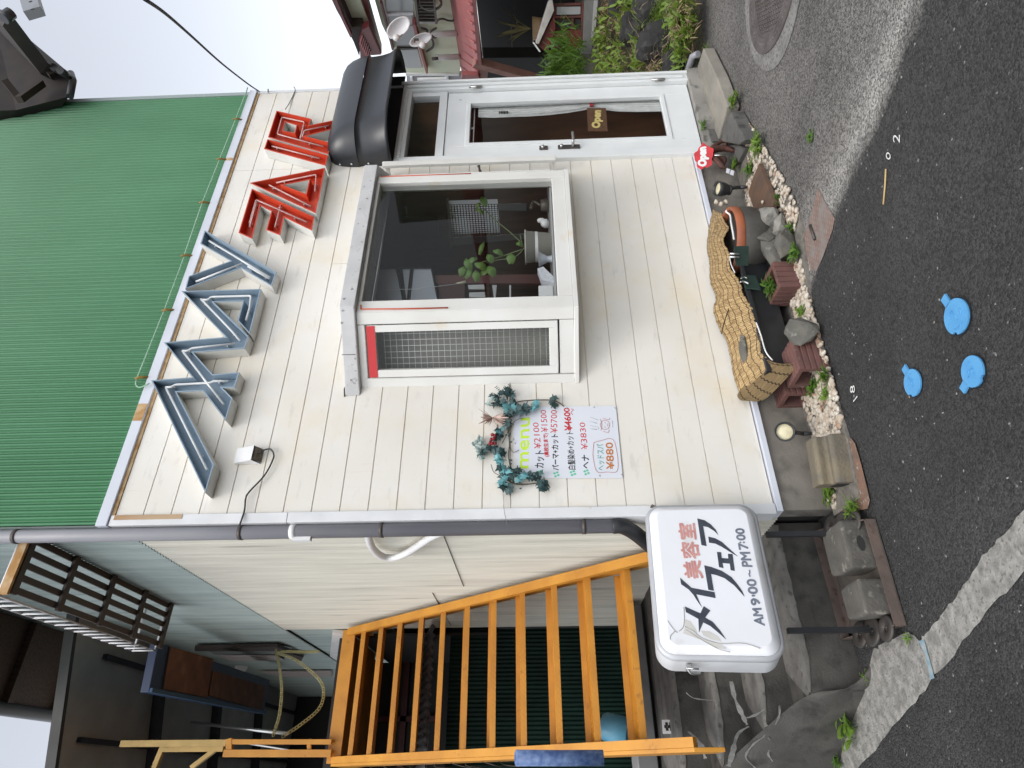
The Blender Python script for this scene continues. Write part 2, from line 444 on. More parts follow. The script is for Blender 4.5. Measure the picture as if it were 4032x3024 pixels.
# downpipe
t = MB(); t.tube([(-.048, .03, 6.0), (-.048, .03, .80)], .036, 16); dp = t.build("downpipe", M_GREYPIPE, bld)
for z in (4.02, 2.80, 2.05, .99):
    t = MB(); t.tube([(-.048, .03, z-.010), (-.048, .03, z+.010)], .0395, 16); t.build("pipe_clamp", M_DSTEEL, dp)
t = MB(); t.tube([(-.048, .03, 2.535), (-.048, .03, 2.505)], .0385, 16); t.box(-.10, -.075, .015, .045, 2.42, 2.52); t.build("pipe_bracket", M_WHITEPL, dp)
t = MB(); t.tube(bez([(-.048, .03, .84), (-.049, .035, .79), (-.07, .10, .71), (-.12, .22, .60)], 5), .040, 14); t.build("pipe_elbow", M_BLACKP, dp)
# white duct that loops out of the side wall
t = MB(); t.tube(bez([onx(c32(*q_), -.045) for q_ in ((235,195), (245,250), (275,305), (330,345), (395,350), (470,325), (550,275), (625,225), (690,195), (760,170))], 6), .021, 10)
t.build("bent_duct", M_WHITEPL, bld)

# ---- room behind the glass
t = MB()
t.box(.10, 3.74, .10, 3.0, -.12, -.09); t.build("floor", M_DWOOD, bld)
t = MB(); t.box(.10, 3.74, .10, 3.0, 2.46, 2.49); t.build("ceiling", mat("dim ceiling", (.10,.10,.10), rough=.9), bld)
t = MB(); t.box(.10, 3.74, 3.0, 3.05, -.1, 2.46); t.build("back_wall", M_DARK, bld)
IWY = sorted([onx(K(1350, 650, 1000)(930, 310), 3.70).y, onx(K(1350, 650, 1000)(950, 630), 3.70).y]); IWZ = sorted([onx(K(1350, 650, 1000)(920, 400), 3.70).z, onx(K(1350, 650, 1000)(1355, 400), 3.70).z])
t = MB(); t.box(3.70, 3.745, .10, IWY[0], -.09, 2.46); t.box(3.70, 3.745, IWY[1], 3.0, -.09, 2.46); t.box(3.70, 3.745, IWY[0], IWY[1], -.09, IWZ[0]); t.box(3.70, 3.745, IWY[0], IWY[1], IWZ[1], 2.46); t.build("inner_wall", mat("brown panel", (.34,.165,.085), (.20,.10,.055), 7, .6, stretch=(1,1,.2)), bld)

t = MB(); t.box(W-.07, W-.012, .095, IWY[0], -.3, 3.5); t.box(W-.07, W-.012, IWY[1], 3.2, -.3, 3.5); t.box(W-.07, W-.012, IWY[0], IWY[1], -.3, IWZ[0]); t.box(W-.07, W-.012, IWY[0], IWY[1], IWZ[1], 3.5); t.build("far_side_wall", M_CREAMC, bld)
# ---- bay window
BY = -.30
bay = MB()
bay.box(1.150, 1.238, BY, BY+.07, .99, 2.258)       # front left post
bay.box(2.262, 2.335, BY, BY+.07, .99, 2.258)
bay.box(1.238, 2.262, BY+.002, BY+.07, .99, 1.078)
bay.box(1.238, 2.262, BY+.002, BY+.07, 2.236, 2.258)
def side_frame(mb, xw, xf, sx):
    p0, p1 = V3((xw, 0, 0)), V3((xf, BY, 0)); e = (p1-p0).normalized(); L_ = (p1-p0).length; nrm = V3((-e.y, e.x, 0))*sx
    th = nrm*.045
    for a, c in ((.0, .055), (L_-.07, L_-.002)): mb.obox(p0+e*a+V3((0,0,.99)), e*(c-a), th, (0,0,1.268))
    for z, h in ((.99, .085), (2.215, .043)): mb.obox(p0+e*.055+V3((0,0,z)), e*(L_-.127), th, (0,0,h))
    return p0, e, L_, nrm
q0, qe, qL, qn = side_frame(bay, .822, 1.150, 1)
q1, re_, rL, rn = side_frame(bay, 2.66, 2.335, -1)
bw = bay.build("bay_window", M_FRAME, bld, bevel=.004)
def side_sash(p0, e, L_, nrm):
    mb = MB(); o = p0 - nrm*.010
    za, zb = 1.085, 2.20
    a, c = .06, L_-.075
    for u0, u1 in ((a, a+.045), (c-.04, c)): mb.obox(o+e*u0+V3((0,0,za)), e*(u1-u0), nrm*.03, (0,0,zb-za))
    for z0, z1 in ((za, za+.05), (zb-.05, zb)): mb.obox(o+e*(a+.045)+V3((0,0,z0)), e*(c-a-.085), nrm*.03, (0,0,z1-z0))
    mb.build("sash", M_FRAME, bw, bevel=.003)
    g = MB(); g.quad(*[o+nrm*.015+e*u+V3((0,0,z)) for u, z in ((a+.04, za+.045), (c-.035, za+.045), (c-.035, zb-.045), (a+.04, zb-.045))])
    g.build("glass_pane", M_GLASS, bw)
side_sash(q0, qe, qL, qn); side_sash(q1, re_, rL, rn)
g = MB(); g.quad((1.235, BY+.03, 1.075), (2.265, BY+.03, 1.075), (2.265, BY+.03, 2.238), (1.235, BY+.03, 2.238)); g.build("glass_pane", M_GLASS, bw)
g = MB(); g.quad(*[q1 + re_*u + rn*.05 + V3((0,0,z)) for u, z in ((.0, 1.09), (rL-.03, 1.09), (rL-.03, 2.25), (.0, 2.25))]); g.build("cheek_lining", mat("grey green lining", (.20,.205,.185), (.16,.165,.15), 4, .7), bw)
# red tape along the top of the side sash and the cord on the post
g = MB(); g.obox(q0 - qn*.0125 + qe*.062 + V3((0,0,2.152)), qe*(qL-.14), qn*.002, (0,0,.05)); g.build("red_tape", mat("red tape", (.52,.02,.025), rough=.5), bw)
g = MB(); g.tube([(1.205, BY-.004, 2.235), (1.175, BY-.004, 2.232), (1.168, BY-.004, 2.0), (1.166, BY-.004, 1.72)], .004, 6); g.build("red_cord", mat("orange red cord", (.6,.09,.03), rough=.6), bw)
g = MB(); g.tube([(2.328, BY-.003, 2.24), (2.327, BY-.003, 1.62)], .003, 6); g.build("red_cord", MATS["orange red cord"], bw)
# sill, lid
plan = [(.80, -.002), (1.14, BY-.018), (2.345, BY-.018), (2.68, -.002)]
g = MB(); g.prism([(x, y, .962) for x, y in [(.815, -.002), (1.148, BY-.004), (2.337, BY-.004), (2.67, -.002)]], (0,0,.0275)); g.build("sill", M_FRAME, bw, bevel=.003)
g = MB(); g.prism([(x, y, 1.08) for x, y in [(.86, .25), (.86, .0), (1.2, BY+.08), (2.3, BY+.08), (2.62, .0), (2.62, .25)]], (0,0,.012)); g.build("window_board", mat("window board", (.42,.42,.41), rough=.5), bw)
cap = [(.765, -.002), (1.165, BY-.045), (2.40, BY-.045), (2.70, -.002)]
g = MB(); g.prism([(x, y, 2.259) for x, y in cap], (0,0,.088))
g.build("bay_roof", mat("chalky grey flashing", (.56,.56,.56), (.48,.48,.48), 8, .7, .1, 60, col3=(.22,.22,.22), scale3=26, thr3=(.62,.68)), bw, bevel=.006)
g = MB()
rg = random.Random(3); pth = []
for i in range(40):
    u = i/39; x = .76 + u*1.98
    pth.append((x, -.006, 2.352 + .006*math.sin(i*2.1) + rg.uniform(-.004, .004)))
g.tube(pth, .004, 5); g.build("caulk_line", M_DSTEEL, bw)
# lid seams of the bay side
g = MB(); g.obox(q0 + qe*.20 + V3((-.002, -.012, 2.262)) - qn*.05, qe*.004, -qn*.004, (0,0,.08)); g.build("flashing_seam", M_DSTEEL, bw)

# ---- door with transom
dr = MB()
dr.box(2.795, 2.868, -.035, .06, -.098, 2.255); dr.box(3.706, 3.800, -.035, .06, -.098, 2.255)
dr.box(2.868, 3.706, -.033, .06, 2.175, 2.255); dr.box(2.868, 3.706, -.012, .05, 1.882, 1.945)
dr.box(2.868, 2.895, -.012, .05, 1.945, 2.175); dr.box(3.66, 3.706, -.012, .05, 1.945, 2.175)
dr.box(3.735, 3.765, -.05, -.036, -.06, 2.22); dr.box(3.782, 3.806, -.058, -.0365, -.098, 2.27)
dr.box(2.86, 3.72, -.046, -.034, 2.205, 2.232)
door = dr.build("door_frame", M_DOORW, bld, bevel=.004)
g = MB(); X0, X1, Z0, Z1 = 2.873, 3.701, -.088, 1.876
gx0, gx1, gz0, gz1 = 3.042, 3.543, .150, 1.684
g.box(X0, gx0-.03, .0, .042, Z0, Z1); g.box(gx1+.03, X1, .0, .042, Z0, Z1)
g.box(gx0-.03, gx1+.03, .0, .042, Z0, gz0-.03); g.box(gx0-.03, gx1+.03, .0, .042, gz1+.03, Z1)
leaf = g.build("door", M_DOORW, bld, bevel=.003)
g = MB()
for (a, c, d, e) in ((gx0-.034, gx0, gz0-.034, gz1+.034), (gx1, gx1+.034, gz0-.034, gz1+.034)): g.box(a, c, -.008, .03, d, e)
g.box(gx0, gx1, -.008, .03, gz0-.034, gz0); g.box(gx0, gx1, -.008, .03, gz1, gz1+.034)
g.build("glazing_bead", M_DOORW, leaf, bevel=.005)
g = MB(); g.quad((gx0, .018, gz0), (gx1, .018, gz0), (gx1, .018, gz1), (gx0, .018, gz1)); g.build("glass_pane", M_GLASSD, leaf)
g = MB(); g.quad((2.895, .02, 1.945), (3.66, .02, 1.945), (3.66, .02, 2.175), (2.895, .02, 2.175)); g.build("glass_pane", M_GLASSD, door)
for z in (1.648, .146):
    g = MB(); g.tube([(3.712, -.045, z-.055), (3.712, -.045, z+.055)], .008, 10); g.box(3.690, 3.733, -.040, -.036, z-.042, z+.042); g.build("hinge", M_STEEL, leaf)
g = MB(); g.box(2.933, 2.972, -.012, .0, 1.078, 1.142); g.build("lock", M_DSTEEL, leaf, bevel=.003)
g = MB(); g.lathe([(.0, .016), (.012, .016), (.013, 0)], (2.952, -.012, 1.115), (0, -1, 0), 14); g.build("lock_cylinder", M_STEEL, leaf)
g = MB(); g.box(2.934, 2.972, -.014, .0, .832, 1.0); hp = g.build("door_handle", M_DSTEEL, leaf, bevel=.003)
g = MB(); g.lathe([(.0, .016), (.011, .016), (.012, 0)], (2.953, -.013, .972), (0, -1, 0), 14)
g.tube(bez([(2.953, -.012, .885), (2.953, -.05, .885), (2.968, -.058, .885), (3.06, -.056, .884)], 5), .0105, 10); g.build("door_lever", M_STEEL, leaf)
g = MB(); g.box(3.60, 3.612, -.0025, 0, 1.765, 1.785); g.build("door_sticker", mat("grey sticker", (.45,.45,.45)), leaf)

# curtain behind the door glass
cur = thing("door_curtain", "white lace curtain gathered at the hinge side behind the glass of the front door", "curtain", (3.5, .07, .1))
P = []
zz = [1.63, 1.5, 1.35, 1.2, 1.05, .9, .78, .70, .62, .5, .35, .2, .13]
lft = [3.455, 3.445, 3.452, 3.455, 3.465, 3.485, 3.51, 3.535, 3.515, 3.48, 3.462, 3.452, 3.448]
for z, xl in zip(zz, lft):
    row = []
    for i in range(33):
        u = i/32; x = xl + (3.59-xl)*u
        row.append((x, .062 + .012*math.sin(u*26+z*2) + .006*math.sin(u*57), z))
    P.append(row)
mb = MB(); mb.grid(P); mb.build("cloth", mat("white curtain cloth", (.72,.73,.71), (.60,.62,.60), 18, .9, .1, 150), cur)
mb = MB(); mb.box(3.515, 3.60, .036, .046, .685, .715); mb.build("tie_band", mat("red band", (.45,.03,.04)), cur)
mb = MB()
for z in (1.455, 1.435, 1.415, 1.39): mb.box(3.462, 3.495, .040, .043, z-.004, z+.004)
mb.box(3.470, 3.476, .039, .042, 1.38, 1.46); mb.box(3.484, 3.489, .039, .042, 1.385, 1.45)
mb.build("print_mark", M_DARK, cur)
mb = MB(); mb.tube([(3.05, .05, 1.66), (3.55, .05, 1.66)], .005, 8); mb.tube([(3.29, .045, 1.655), (3.29, .045, 1.69)], .008, 8); mb.build("curtain_rail", M_WHITEPL, cur)
# open plaque
pq = thing("open_plaque", "brown wooden plaque reading Open in yellow script, hung behind the door glass", "sign", (3.36, .03, .58))
B_ = K(1850, 0, 1000)
P = [ony(B_(*q), .03) for q in ((1030, 1140), (1200, 1140), (1185, 940), (1020, 940))]
mb = MB(); mb.prism([P[0], P[1], P[2], P[3]], (0, .012, 0)); mb.build("board", mat("stained plank", (.16,.075,.035), (.10,.045,.02), 12, .6, stretch=(1,1,6)), pq)
mb = MB(); text_quad(mb, "Open", *[ony(B_(*q), .028) for q in ((1150, 1115), (1160, 965), (1075, 960), (1065, 1110))], bold=.006, nrm=V3((0,-1,0)))
mb.build("lettering", mat("yellow lettering", (.75,.60,.22), rough=.7), pq)

# rail beside the door
rl = thing("wall_rail", "tall white rail standing off the wall between bay window and front door", "rail", (2.68, -.12, 1.03))
mb = MB(); mb.box(2.655, 2.705, -.13, -.105, 1.03, 2.30); mb.build("bar", M_FRAME, rl, bevel=.003)
mb = MB(); mb.box(2.672, 2.69, -.105, .0, 1.035, 1.06); mb.build("bracket", M_FRAME, rl)
mb = MB(); mb.box(2.672, 2.69, -.105, .0, 2.26, 2.285); mb.build("bracket", M_FRAME, rl)
mb = MB(); mb.box(2.67, 2.688, -.105, .0, 1.585, 1.60); mb.tube([(2.66, -.10, 1.60), (2.64, -.07, 1.585), (2.645, -.03, 1.57)], .008, 6); mb.build("hook", M_DSTEEL, rl)

# ---- awning: two tier hood with rounded corners
aw = thing("door_awning", "black two tier hood awning curving over the front door", "awning", (3.41, 0, 2.2))
def aw_plan(hw, dp, r, n=9):
    pts = [(-hw, 0.0)]
    for i in range(n+1):
        a = math.pi + (math.pi/2)*i/n; pts.append((-hw + r + r*math.cos(a), -(dp - r) + r*math.sin(a)))
    for k in range(1, 6): pts.append((-hw + r + (2*hw-2*r)*k/6, -dp))
    for i in range(n+1):
        a = 1.5*math.pi + (math.pi/2)*i/n; pts.append((hw - r + r*math.cos(a), -(dp - r) + r*math.sin(a)))
    pts.append((hw, 0.0)); return [(3.415+x, y) for x, y in pts]
AWP = [(.42, .02, .015, 2.778), (.47, .07, .055, 2.772), (.525, .125, .10, 2.75), (.565, .175, .14, 2.71), (.588, .215, .18, 2.655), (.60, .245, .21, 2.59), (.604, .265, .23, 2.515)]
AWL = [(.604, .268, .23, 2.512), (.597, .255, .225, 2.507), (.597, .258, .225, 2.46), (.598, .268, .23, 2.40), (.602, .288, .24, 2.335), (.61, .318, .25, 2.285), (.612, .330, .255, 2.262), (.604, .322, .25, 2.259), (.602, .305, .24, 2.285), (.597, .27, .23, 2.36)]
def loft(L_):
    mb = MB(); mb.grid([[(x, min(y, -.001), z) for x, y in aw_plan(hw, dp, r)] for hw, dp, r, z in L_]); return mb
M_AWN = mat("black hood sheet", (.012,.0135,.017), (.016,.018,.022), 5, .36, .04, 140, spec=.6)
loft(AWP).build("upper_hood", M_AWN, aw); loft(AWL).build("valance", M_AWN, aw)
for z in (2.66, 2.57, 2.44, 2.33):
    mb = MB(); mb.lathe([(0, .006), (.007, .004), (.008, 0)], (2.812, -.03, z), (-1, 0, 0), 8); mb.build("rivet", M_STEEL, aw)
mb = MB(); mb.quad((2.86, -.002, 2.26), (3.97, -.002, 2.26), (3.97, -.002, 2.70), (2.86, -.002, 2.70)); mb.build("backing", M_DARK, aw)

# ---- channel letters with dead neon tubes
M_BLUE = mat("blue grey enamel", (.27,.36,.44), (.23,.31,.385), 6, .5, .04, 80, col3=(.12,.15,.19), scale3=7, thr3=(.66,.85))
M_RED = mat("orange red enamel", (.62,.062,.022), (.50,.045,.018), 5, .5, .04, 80, col3=(.35,.03,.015), scale3=8, thr3=(.6,.8))
M_SIDE = mat("letter return", (.66,.66,.63), (.55,.55,.52), 5, .5, .04, 60, col3=(.30,.27,.23), scale3=8, thr3=(.68,.82))
M_NEON = mat("unlit glass tube", (.78,.80,.80), (.72,.74,.74), 9, .25)
M_NEONR = mat("unlit pink tube", (.66,.47,.45), (.55,.33,.31), 9, .25)
LD = .085
def letter(label, outer, holes, m, tubes, mt, grp, wire=None):
    P = [ony(q, -LD) for q in outer]; H = [[ony(q, -LD) for q in h] for h in holes]
    o2 = [(p.x, p.z) for p in P]; h2 = [[(p.x, p.z) for p in h] for h in H]
    cx = sum(p[0] for p in o2)/len(o2); cz = min(p[1] for p in o2)
    th = thing("channel_letter", label, "sign letter", (cx, 0, cz), grp)
    r = MB(); f = MB(); t_ = .007
    for L_, sg in [(o2, 1)] + [(h, -1) for h in h2]:
        In = offset(L_, t_*sg); n = len(L_)
        for i in range(n):
            j = (i+1) % n
            a, c = L_[i], L_[j]; ia, ic = In[i], In[j]
            r.quad((a[0], -.002, a[1]), (c[0], -.002, c[1]), (c[0], -LD+.004, c[1]), (a[0], -LD+.004, a[1]))
            f.quad((a[0], -LD+.004, a[1]), (c[0], -LD+.004, c[1]), (c[0], -LD, c[1]), (a[0], -LD, a[1]))
            f.quad((a[0], -LD, a[1]), (c[0], -LD, c[1]), (ic[0], -LD, ic[1]), (ia[0], -LD, ia[1]))
            f.quad((ia[0], -LD, ia[1]), (ic[0], -LD, ic[1]), (ic[0], -.02, ic[1]), (ia[0], -.02, ia[1]))
    bk = [[(x, -.02, z) for x, z in offset(o2, t_)]] + [[(x, -.02, z) for x, z in offset(h, -t_)] for h in h2]
    f.flat(bk)
    bk2 = [[(x, -.0025, z) for x, z in o2]] + [[(x, -.0025, z) for x, z in h] for h in h2]
    r.flat(bk2)
    r.build("return", M_SIDE, th)
    f.build("tray", m, th)
    for i, tb in enumerate(tubes):
        pts = [ony(q, -.058) for q in tb]
        # round the bends a little
        pp = [pts[0]]
        for k in range(1, len(pts)-1):
            a, c, d = pts[k-1], pts[k], pts[k+1]
            l1, l2 = min(.012, (a-c).length/2), min(.012, (d-c).length/2)
            pp += [c+(a-c).normalized()*l1, c+((a-c).normalized()*l1+(d-c).normalized()*l2)*.3, c+(d-c).normalized()*l2]
        pp.append(pts[-1])
        mb = MB(); mb.tube(pp, .0075 if m is M_BLUE else .0058, 8)
        tbo = mb.build("neon_tube", mt, th)
        mb = MB(); a, c = pts[0], pts[-1]
        for s_ in ([.12, .85] if (c-a).length > .2 else [.7]):
            L0 = [(pts[k+1]-pts[k]).length for k in range(len(pts)-1)]; q = s_*sum(L0); k = 0
            while q > L0[k] and k < len(L0)-1: q -= L0[k]; k += 1
            dd = (pts[k+1]-pts[k]).normalized(); p = pts[k] + dd*q; sdv = V3((-dd.z, 0, dd.x))
            mb.tube([p-sdv*.016+V3((0,.004,0)), p+sdv*.016+V3((0,.004,0))], .0035, 6)
            mb.tube([p+V3((0,.004,0)), p+V3((0,.034,0))], .0045, 6)
        mb.build("tube_clip", M_STEEL, tbo)
    return th
L1, L2, L3 = K(580, 1100, 520), K(580, 1450, 520), K(580, 1600, 520)
YC, FC, IC = K(720, 860, 400), K(920, 660, 400), K(1000, 420, 400)
G1 = "channel letters of the wall sign"
letter("blue joined channel letters M and A at the left of the wall sign",
    [L1(570,195), L1(1905,160), L1(1715,915), L1(1512,692), L1(1600,365), L1(1110,380), L1(1695,945), L1(1630,1155), L1(770,1225), L1(1095,1590),
     L1(1540,1555), L2(1460,325), L2(1255,325), L2(1425,495), L2(1310,875), L2(925,375), L2(490,400), L3(1115,975), L3(970,1450), L2(65,200), L2(750,150), L1(275,1055), L1(1310,965)],
    [], M_BLUE,
    [[L1(900,330), L1(1400,850), L1(1560,1030)], [L1(930,345), L1(1020,345), L1(1070,295), L1(1740,275), L1(1715,480), L1(1655,690)],
     [L1(590,1200), L1(690,1200), L1(740,1155), L1(1480,1075)], [L1(590,1200), L2(1285,610)],
     [L2(310,320), L2(420,315), L2(460,275), L2(960,250), L2(1060,250), L2(1110,215), L2(1370,215)], [L2(315,330), L3(1005,1065)]], M_NEON, G1)
letter("blue channel letter Y of the wall sign, its two arms open to the upper left",
    [YC(475,255), YC(2035,1170), YC(1935,1475), YC(1265,1080), YC(50,1535), YC(125,1255), YC(1035,925), YC(380,550)], [], M_BLUE,
    [[YC(570,490), YC(1900,1290)], [YC(1290,985), YC(280,1380)], [YC(1420,1050), YC(1890,1320)]], M_NEON, G1)
letter("red channel letter F of the wall sign, next to the blue Y",
    [FC(395,455), FC(1755,1075), FC(1700,1365), FC(1095,1075), FC(1010,1470), FC(710,1355), FC(820,945), FC(575,820), FC(400,1545), FC(105,1415)], [], M_RED,
    [[FC(345,1210), FC(490,700), FC(1600,1190)], [FC(1030,800), FC(900,1300)], [FC(350,1290), FC(510,720)]], M_NEONR, G1)
letter("red channel letter A of the wall sign with a triangular opening",
    [FC(350,330), FC(1985,5), FC(1855,690), FC(1830,740), FC(1785,990)], [[FC(1060,375), FC(1645,260), FC(1575,570)]], M_RED,
    [[FC(775,380), FC(1690,850)], [FC(930,330), FC(1800,150), FC(1770,520)]], M_NEONR, G1)
letter("red channel letter I, a plain straight bar in the wall sign",
    [IC(290,705), IC(1610,1060), IC(1555,1280), IC(220,915)], [], M_RED, [[IC(390,860), IC(1430,1130)]], M_NEONR, G1)
letter("red channel letter R of the wall sign, its leg running behind the black awning",
    [IC(490,85), IC(1250,265), IC(1190,410), IC(1805,280), IC(1755,470), IC(1115,640), IC(1680,790), IC(1615,1030), IC(305,660)],
    [[IC(680,325), IC(925,400), IC(880,570), IC(625,520)]], M_RED,
    [[IC(1520,870), IC(510,600), IC(610,230), IC(1100,335), IC(1010,690)], [IC(1640,410), IC(1100,520), IC(1050,660)]], M_NEONR, G1)

# ---- socket box with cable
sx = thing("socket_box", "white weatherproof socket box with a dark open bottom and a cable hanging out", "socket", (.38, 0, 2.77))
mb = MB(); mb.add([(.335,-.001,2.765),(.425,-.001,2.765),(.425,-.001,2.91),(.335,-.001,2.91),(.335,-.055,2.80),(.425,-.055,2.80),(.425,-.02,2.91),(.335,-.02,2.91)],
    [(0,1,2,3),(4,5,6,7),(2,3,7,6),(0,3,7,4),(1,2,6,5)]); mb.build("cover", M_WHITEPL, sx)
mb = MB(); mb.add([(.342,-.006,2.763),(.418,-.006,2.763),(.418,-.050,2.7925),(.342,-.050,2.7925)], [(0,1,2,3)]); mb.build("socket_face", mat("grimy brown plastic", (.10,.075,.05), (.2,.17,.13), 30, .7), sx)
R_ = K(580, 1600, 520)
mb = MB(); mb.tube([ony(R_(*q), -.03) for q in ((1850,790),(1910,775))] + bez([ony(R_(*q), -.02) for q in ((1960,730),(2060,715),(2115,790),(2100,900),(1960,1160),(1700,1440),(1645,1560))] + [ony(c31(1520,60), -.02), ony(c31(1490,150), -.03)], 5), .0045, 7)
mb.build("cable", M_BLACKP, sx)
# =================================================================== ground
GZ = -.30
M_ASPH = asphalt_mat()
mb = MB(); mb.quad((-60, -60, GZ), (70, -60, GZ), (70, 70, GZ), (-60, 70, GZ)); mb.build("road", M_ASPH, kind="structure")
M_PALE = mat("pale rough concrete", (.17,.165,.15), (.31,.30,.275), 26, .9, .6, 120, col3=(.14,.135,.12), scale3=70, thr3=(.56,.66))
st = [(1275,925), (1310,905), (1490,805), (1555,870), (1590,835), (1660,760), (1700,690), (1790,600), (1830,520), (1960,340), (2050,240), (2212,50)]
o_ = [(2212,440), (2060,600), (1900,780), (1780,960), (1650,1090), (1540,1250), (1430,1360), (1290,1540), (1180,1659)]
i_ = [(1060,1659), (1090,1520), (1160,1330), (1210,1200)]
P = [onz(c33(*q), GZ+.004) for q in st]
e = (P[-1]-P[-3]).normalized(); P += [P[-1]+e*1.5]
Q = [onz(c33(*q), GZ+.004) for q in o_]
e2 = (Q[0]-Q[2]).normalized(); Q = [Q[0]+e2*1.5] + Q
R = [onz(c33(*q), GZ+.004) for q in i_]
rg = random.Random(5)
def rag(L_, k=4, a=.006):
    r = []
    for i in range(len(L_)-1):
        for j in range(k):
            p = L_[i].lerp(L_[i+1], j/k)
            r.append(p + V3((rg.uniform(-a, a), rg.uniform(-a, a), 0)))
    return r + [L_[-1]]
P2 = rag(P) ; Q2 = rag(Q)
mb = MB(); mb.flat([P2 + Q2 + [Q[-1]+(Q[-1]-Q[-3])*2, R[0]+(R[0]-R[1])*2] + rag(R)])
mb.build("kerb_strip", M_PALE, kind="structure")
mb = MB(); mb.flat([[onz(c33(*q), GZ+.008) for q in ((1555,868), (1590,862), (1640,1040), (1655,1100), (1628,1110), (1600,960))]])
mb.build("paint_stripe", mat("worn blue paint", (.16,.25,.30), (.30,.34,.34), 40, .9), kind="structure", label="worn blue paint stripe across the pale concrete strip")
# concrete apron left of the shop: steps and ramp
M_STEP = mat("wet dark concrete", (.05,.047,.042), (.08,.075,.067), 7, .8, .35, 90, col3=(.032,.03,.027), scale3=11, thr3=(.5,.68))
M_NOSE = mat("sky lit tread concrete", (.17,.163,.15), (.10,.096,.088), 9, .85, .4, 90, col3=(.07,.068,.06), scale3=22, thr3=(.58,.7))  # tread tops coloured paler than the risers to show sky light on them
steps = [(.20, -.04, -.82), (.47, .115, -.945), (.75, .285, -1.10), (1.05, .45, -1.25), (1.6, .452, -1.5)]
mb = MB(); nz = []
for i in range(4):
    y, z, xl = steps[i]; y2, _z, xl2 = steps[i+1]
    yb = y2 if i < 3 else 3.4; xb = xl2 if i < 3 else -2.0
    mb.prism([(xl, y, GZ-.1), (.012 if i == 0 else 0., y, GZ-.1), (.012 if i == 0 else 0., yb, GZ-.1), (xb, yb, GZ-.1)], (0, 0, z-.006-GZ+.1))
    t = MB(); r2 = random.Random(i); row = []
    n = 40
    for k in range(n+1):
        f_ = k/n; x = xl + (0.0-xl)*f_; j = r2.uniform(-.0025, .0025); tp = min(1, .15+5*f_)
        row.append([(x, y-.006*tp+j*tp, z-.03*tp+j), (x, y-.004*tp+j*tp, z-.006), (x, y+.012*tp, z+.0005+j*.3), (x, y+.07*tp, z+.0005), (x-.02*(1-f_), y+(min(yb, y+.6)-.004-y)*tp, z-.001)])
    t.grid(row); nz.append(t)
mb.build("steps", M_STEP, kind="structure")
for t in nz: t.build("step_edge", M_NOSE, kind="structure")
# battered side wall at the left end of the steps, its foot on the pale strip
foot = [onz(c33(*q), GZ-.004) for q in ((1262,975), (1240,1080), (1190,1270), (1130,1430), (1050,1680))]
foot += [foot[-1] + (foot[-1]-foot[-2])*1.6]
top_ = [V3((-.812, .197, -.30)), V3((-.825, .205, -.05)), V3((-.945, .47, .112)), V3((-1.10, .75, .282)), V3((-1.25, 1.05, .448)), V3((-1.5, 1.6, .450))]
FT, TP = bez(foot, 6), bez(top_, 6); rows = []
for k in range(len(FT)):
    row = []
    for j in range(11):
        u = j/10; p = FT[k].lerp(TP[k], u); o = (TP[k]-FT[k]); nn = V3((-.85, -.5, .2))
        row.append(p + nn*(.035*math.sin(math.pi*u) + .010*mnoise.noise(p*4)*math.sin(math.pi*u)))
    rows.append(row)
mb = MB(); mb.grid(rows); mb.build("side_ramp", M_STEP, kind="structure")
RAMP = rows
# cracks mended with pale mortar on the ramp
M_MORT = mat("pale mortar", (.19,.187,.178), (.13,.128,.12), 30, .9, .4, 120)
def on_ramp(q, dz=.004):
    best = None
    d = ray(q)
    for row in RAMP:
        for p in row:
            t = (p-CAM).dot(d)/d.dot(d); e = (CAM+d*t-p).length
            if best is None or e < best[0]: best = (e, t)
    return CAM + d*(best[1]-.012)
def crack(q, wd, nm="crack"):
    t = MB(); pp = [on_ramp(c33(*a)) for a in q]
    pp = bez(pp, 4); L_ = []; R3 = []
    for i, p in enumerate(pp):
        d = (pp[min(i+1, len(pp)-1)]-pp[max(i-1, 0)]).normalized(); s = d.cross(V3((-.85,-.5,.2))).normalized()
        ww = wd*(.4+1.2*rg.random())*(1-abs(i/len(pp)-.5))
        L_.append(p+s*ww); R3.append(p-s*ww)
    t.grid([L_, R3], False); t.build(nm, M_MORT, kind="structure")
crack([(390,1120), (415,1230), (460,1330), (490,1390)], .014); crack([(500,1400), (430,1450), (400,1560), (375,1650)], .016)
crack([(120,1430), (190,1500), (230,1600)], .016); crack([(600,1290), (540,1330), (480,1350)], .006)
crack([(600,1380), (635,1420), (600,1460), (530,1510), (480,1590), (540,1659)], .006); crack([(690,1270), (690,1330), (665,1390)], .005)
crack([(620,1470), (645,1510), (620,1570), (650,1620)], .005); crack([(110,1190), (160,1225), (280,1240)], .005)
crack([(300,1260), (300,1380), (310,1470), (320,1600)], .008)

# gravel bed
M_BED = mat("bed soil", (.12,.11,.095), (.2,.185,.16), 30, .95, .5, 120)
bed = [(2.80, -.03), (2.80, -.33), (2.29, -.46), (1.51, -.60), (1.25, -.50), (1.0, -.40), (.45, -.37), (.2, -.36), (-.05, -.30), (-.03, -.01), (1.5, .03)]
mb = MB(); mb.prism([(x, y, GZ-.02) for x, y in bed], (0, 0, .035)); mb.build("gravel_bed", M_BED, kind="structure")
M_PEB = mat("pebbles", (.38,.31,.235), (.56,.515,.44), 22, .7, .2, 150, contrast=(.38,.62), col3=(.34,.22,.15), scale3=11, thr3=(.6,.63))
def inpoly(x, y, L_):
    c = False; j = len(L_)-1
    for i in range(len(L_)):
        xi, yi = L_[i]; xj, yj = L_[j]
        if (yi > y) != (yj > y) and x < (xj-xi)*(y-yi)/(yj-yi)+xi: c = not c
        j = i
    return c
keep = [(1.5, -.3, .33, .2), (1.05, -.12, .3, .12)]
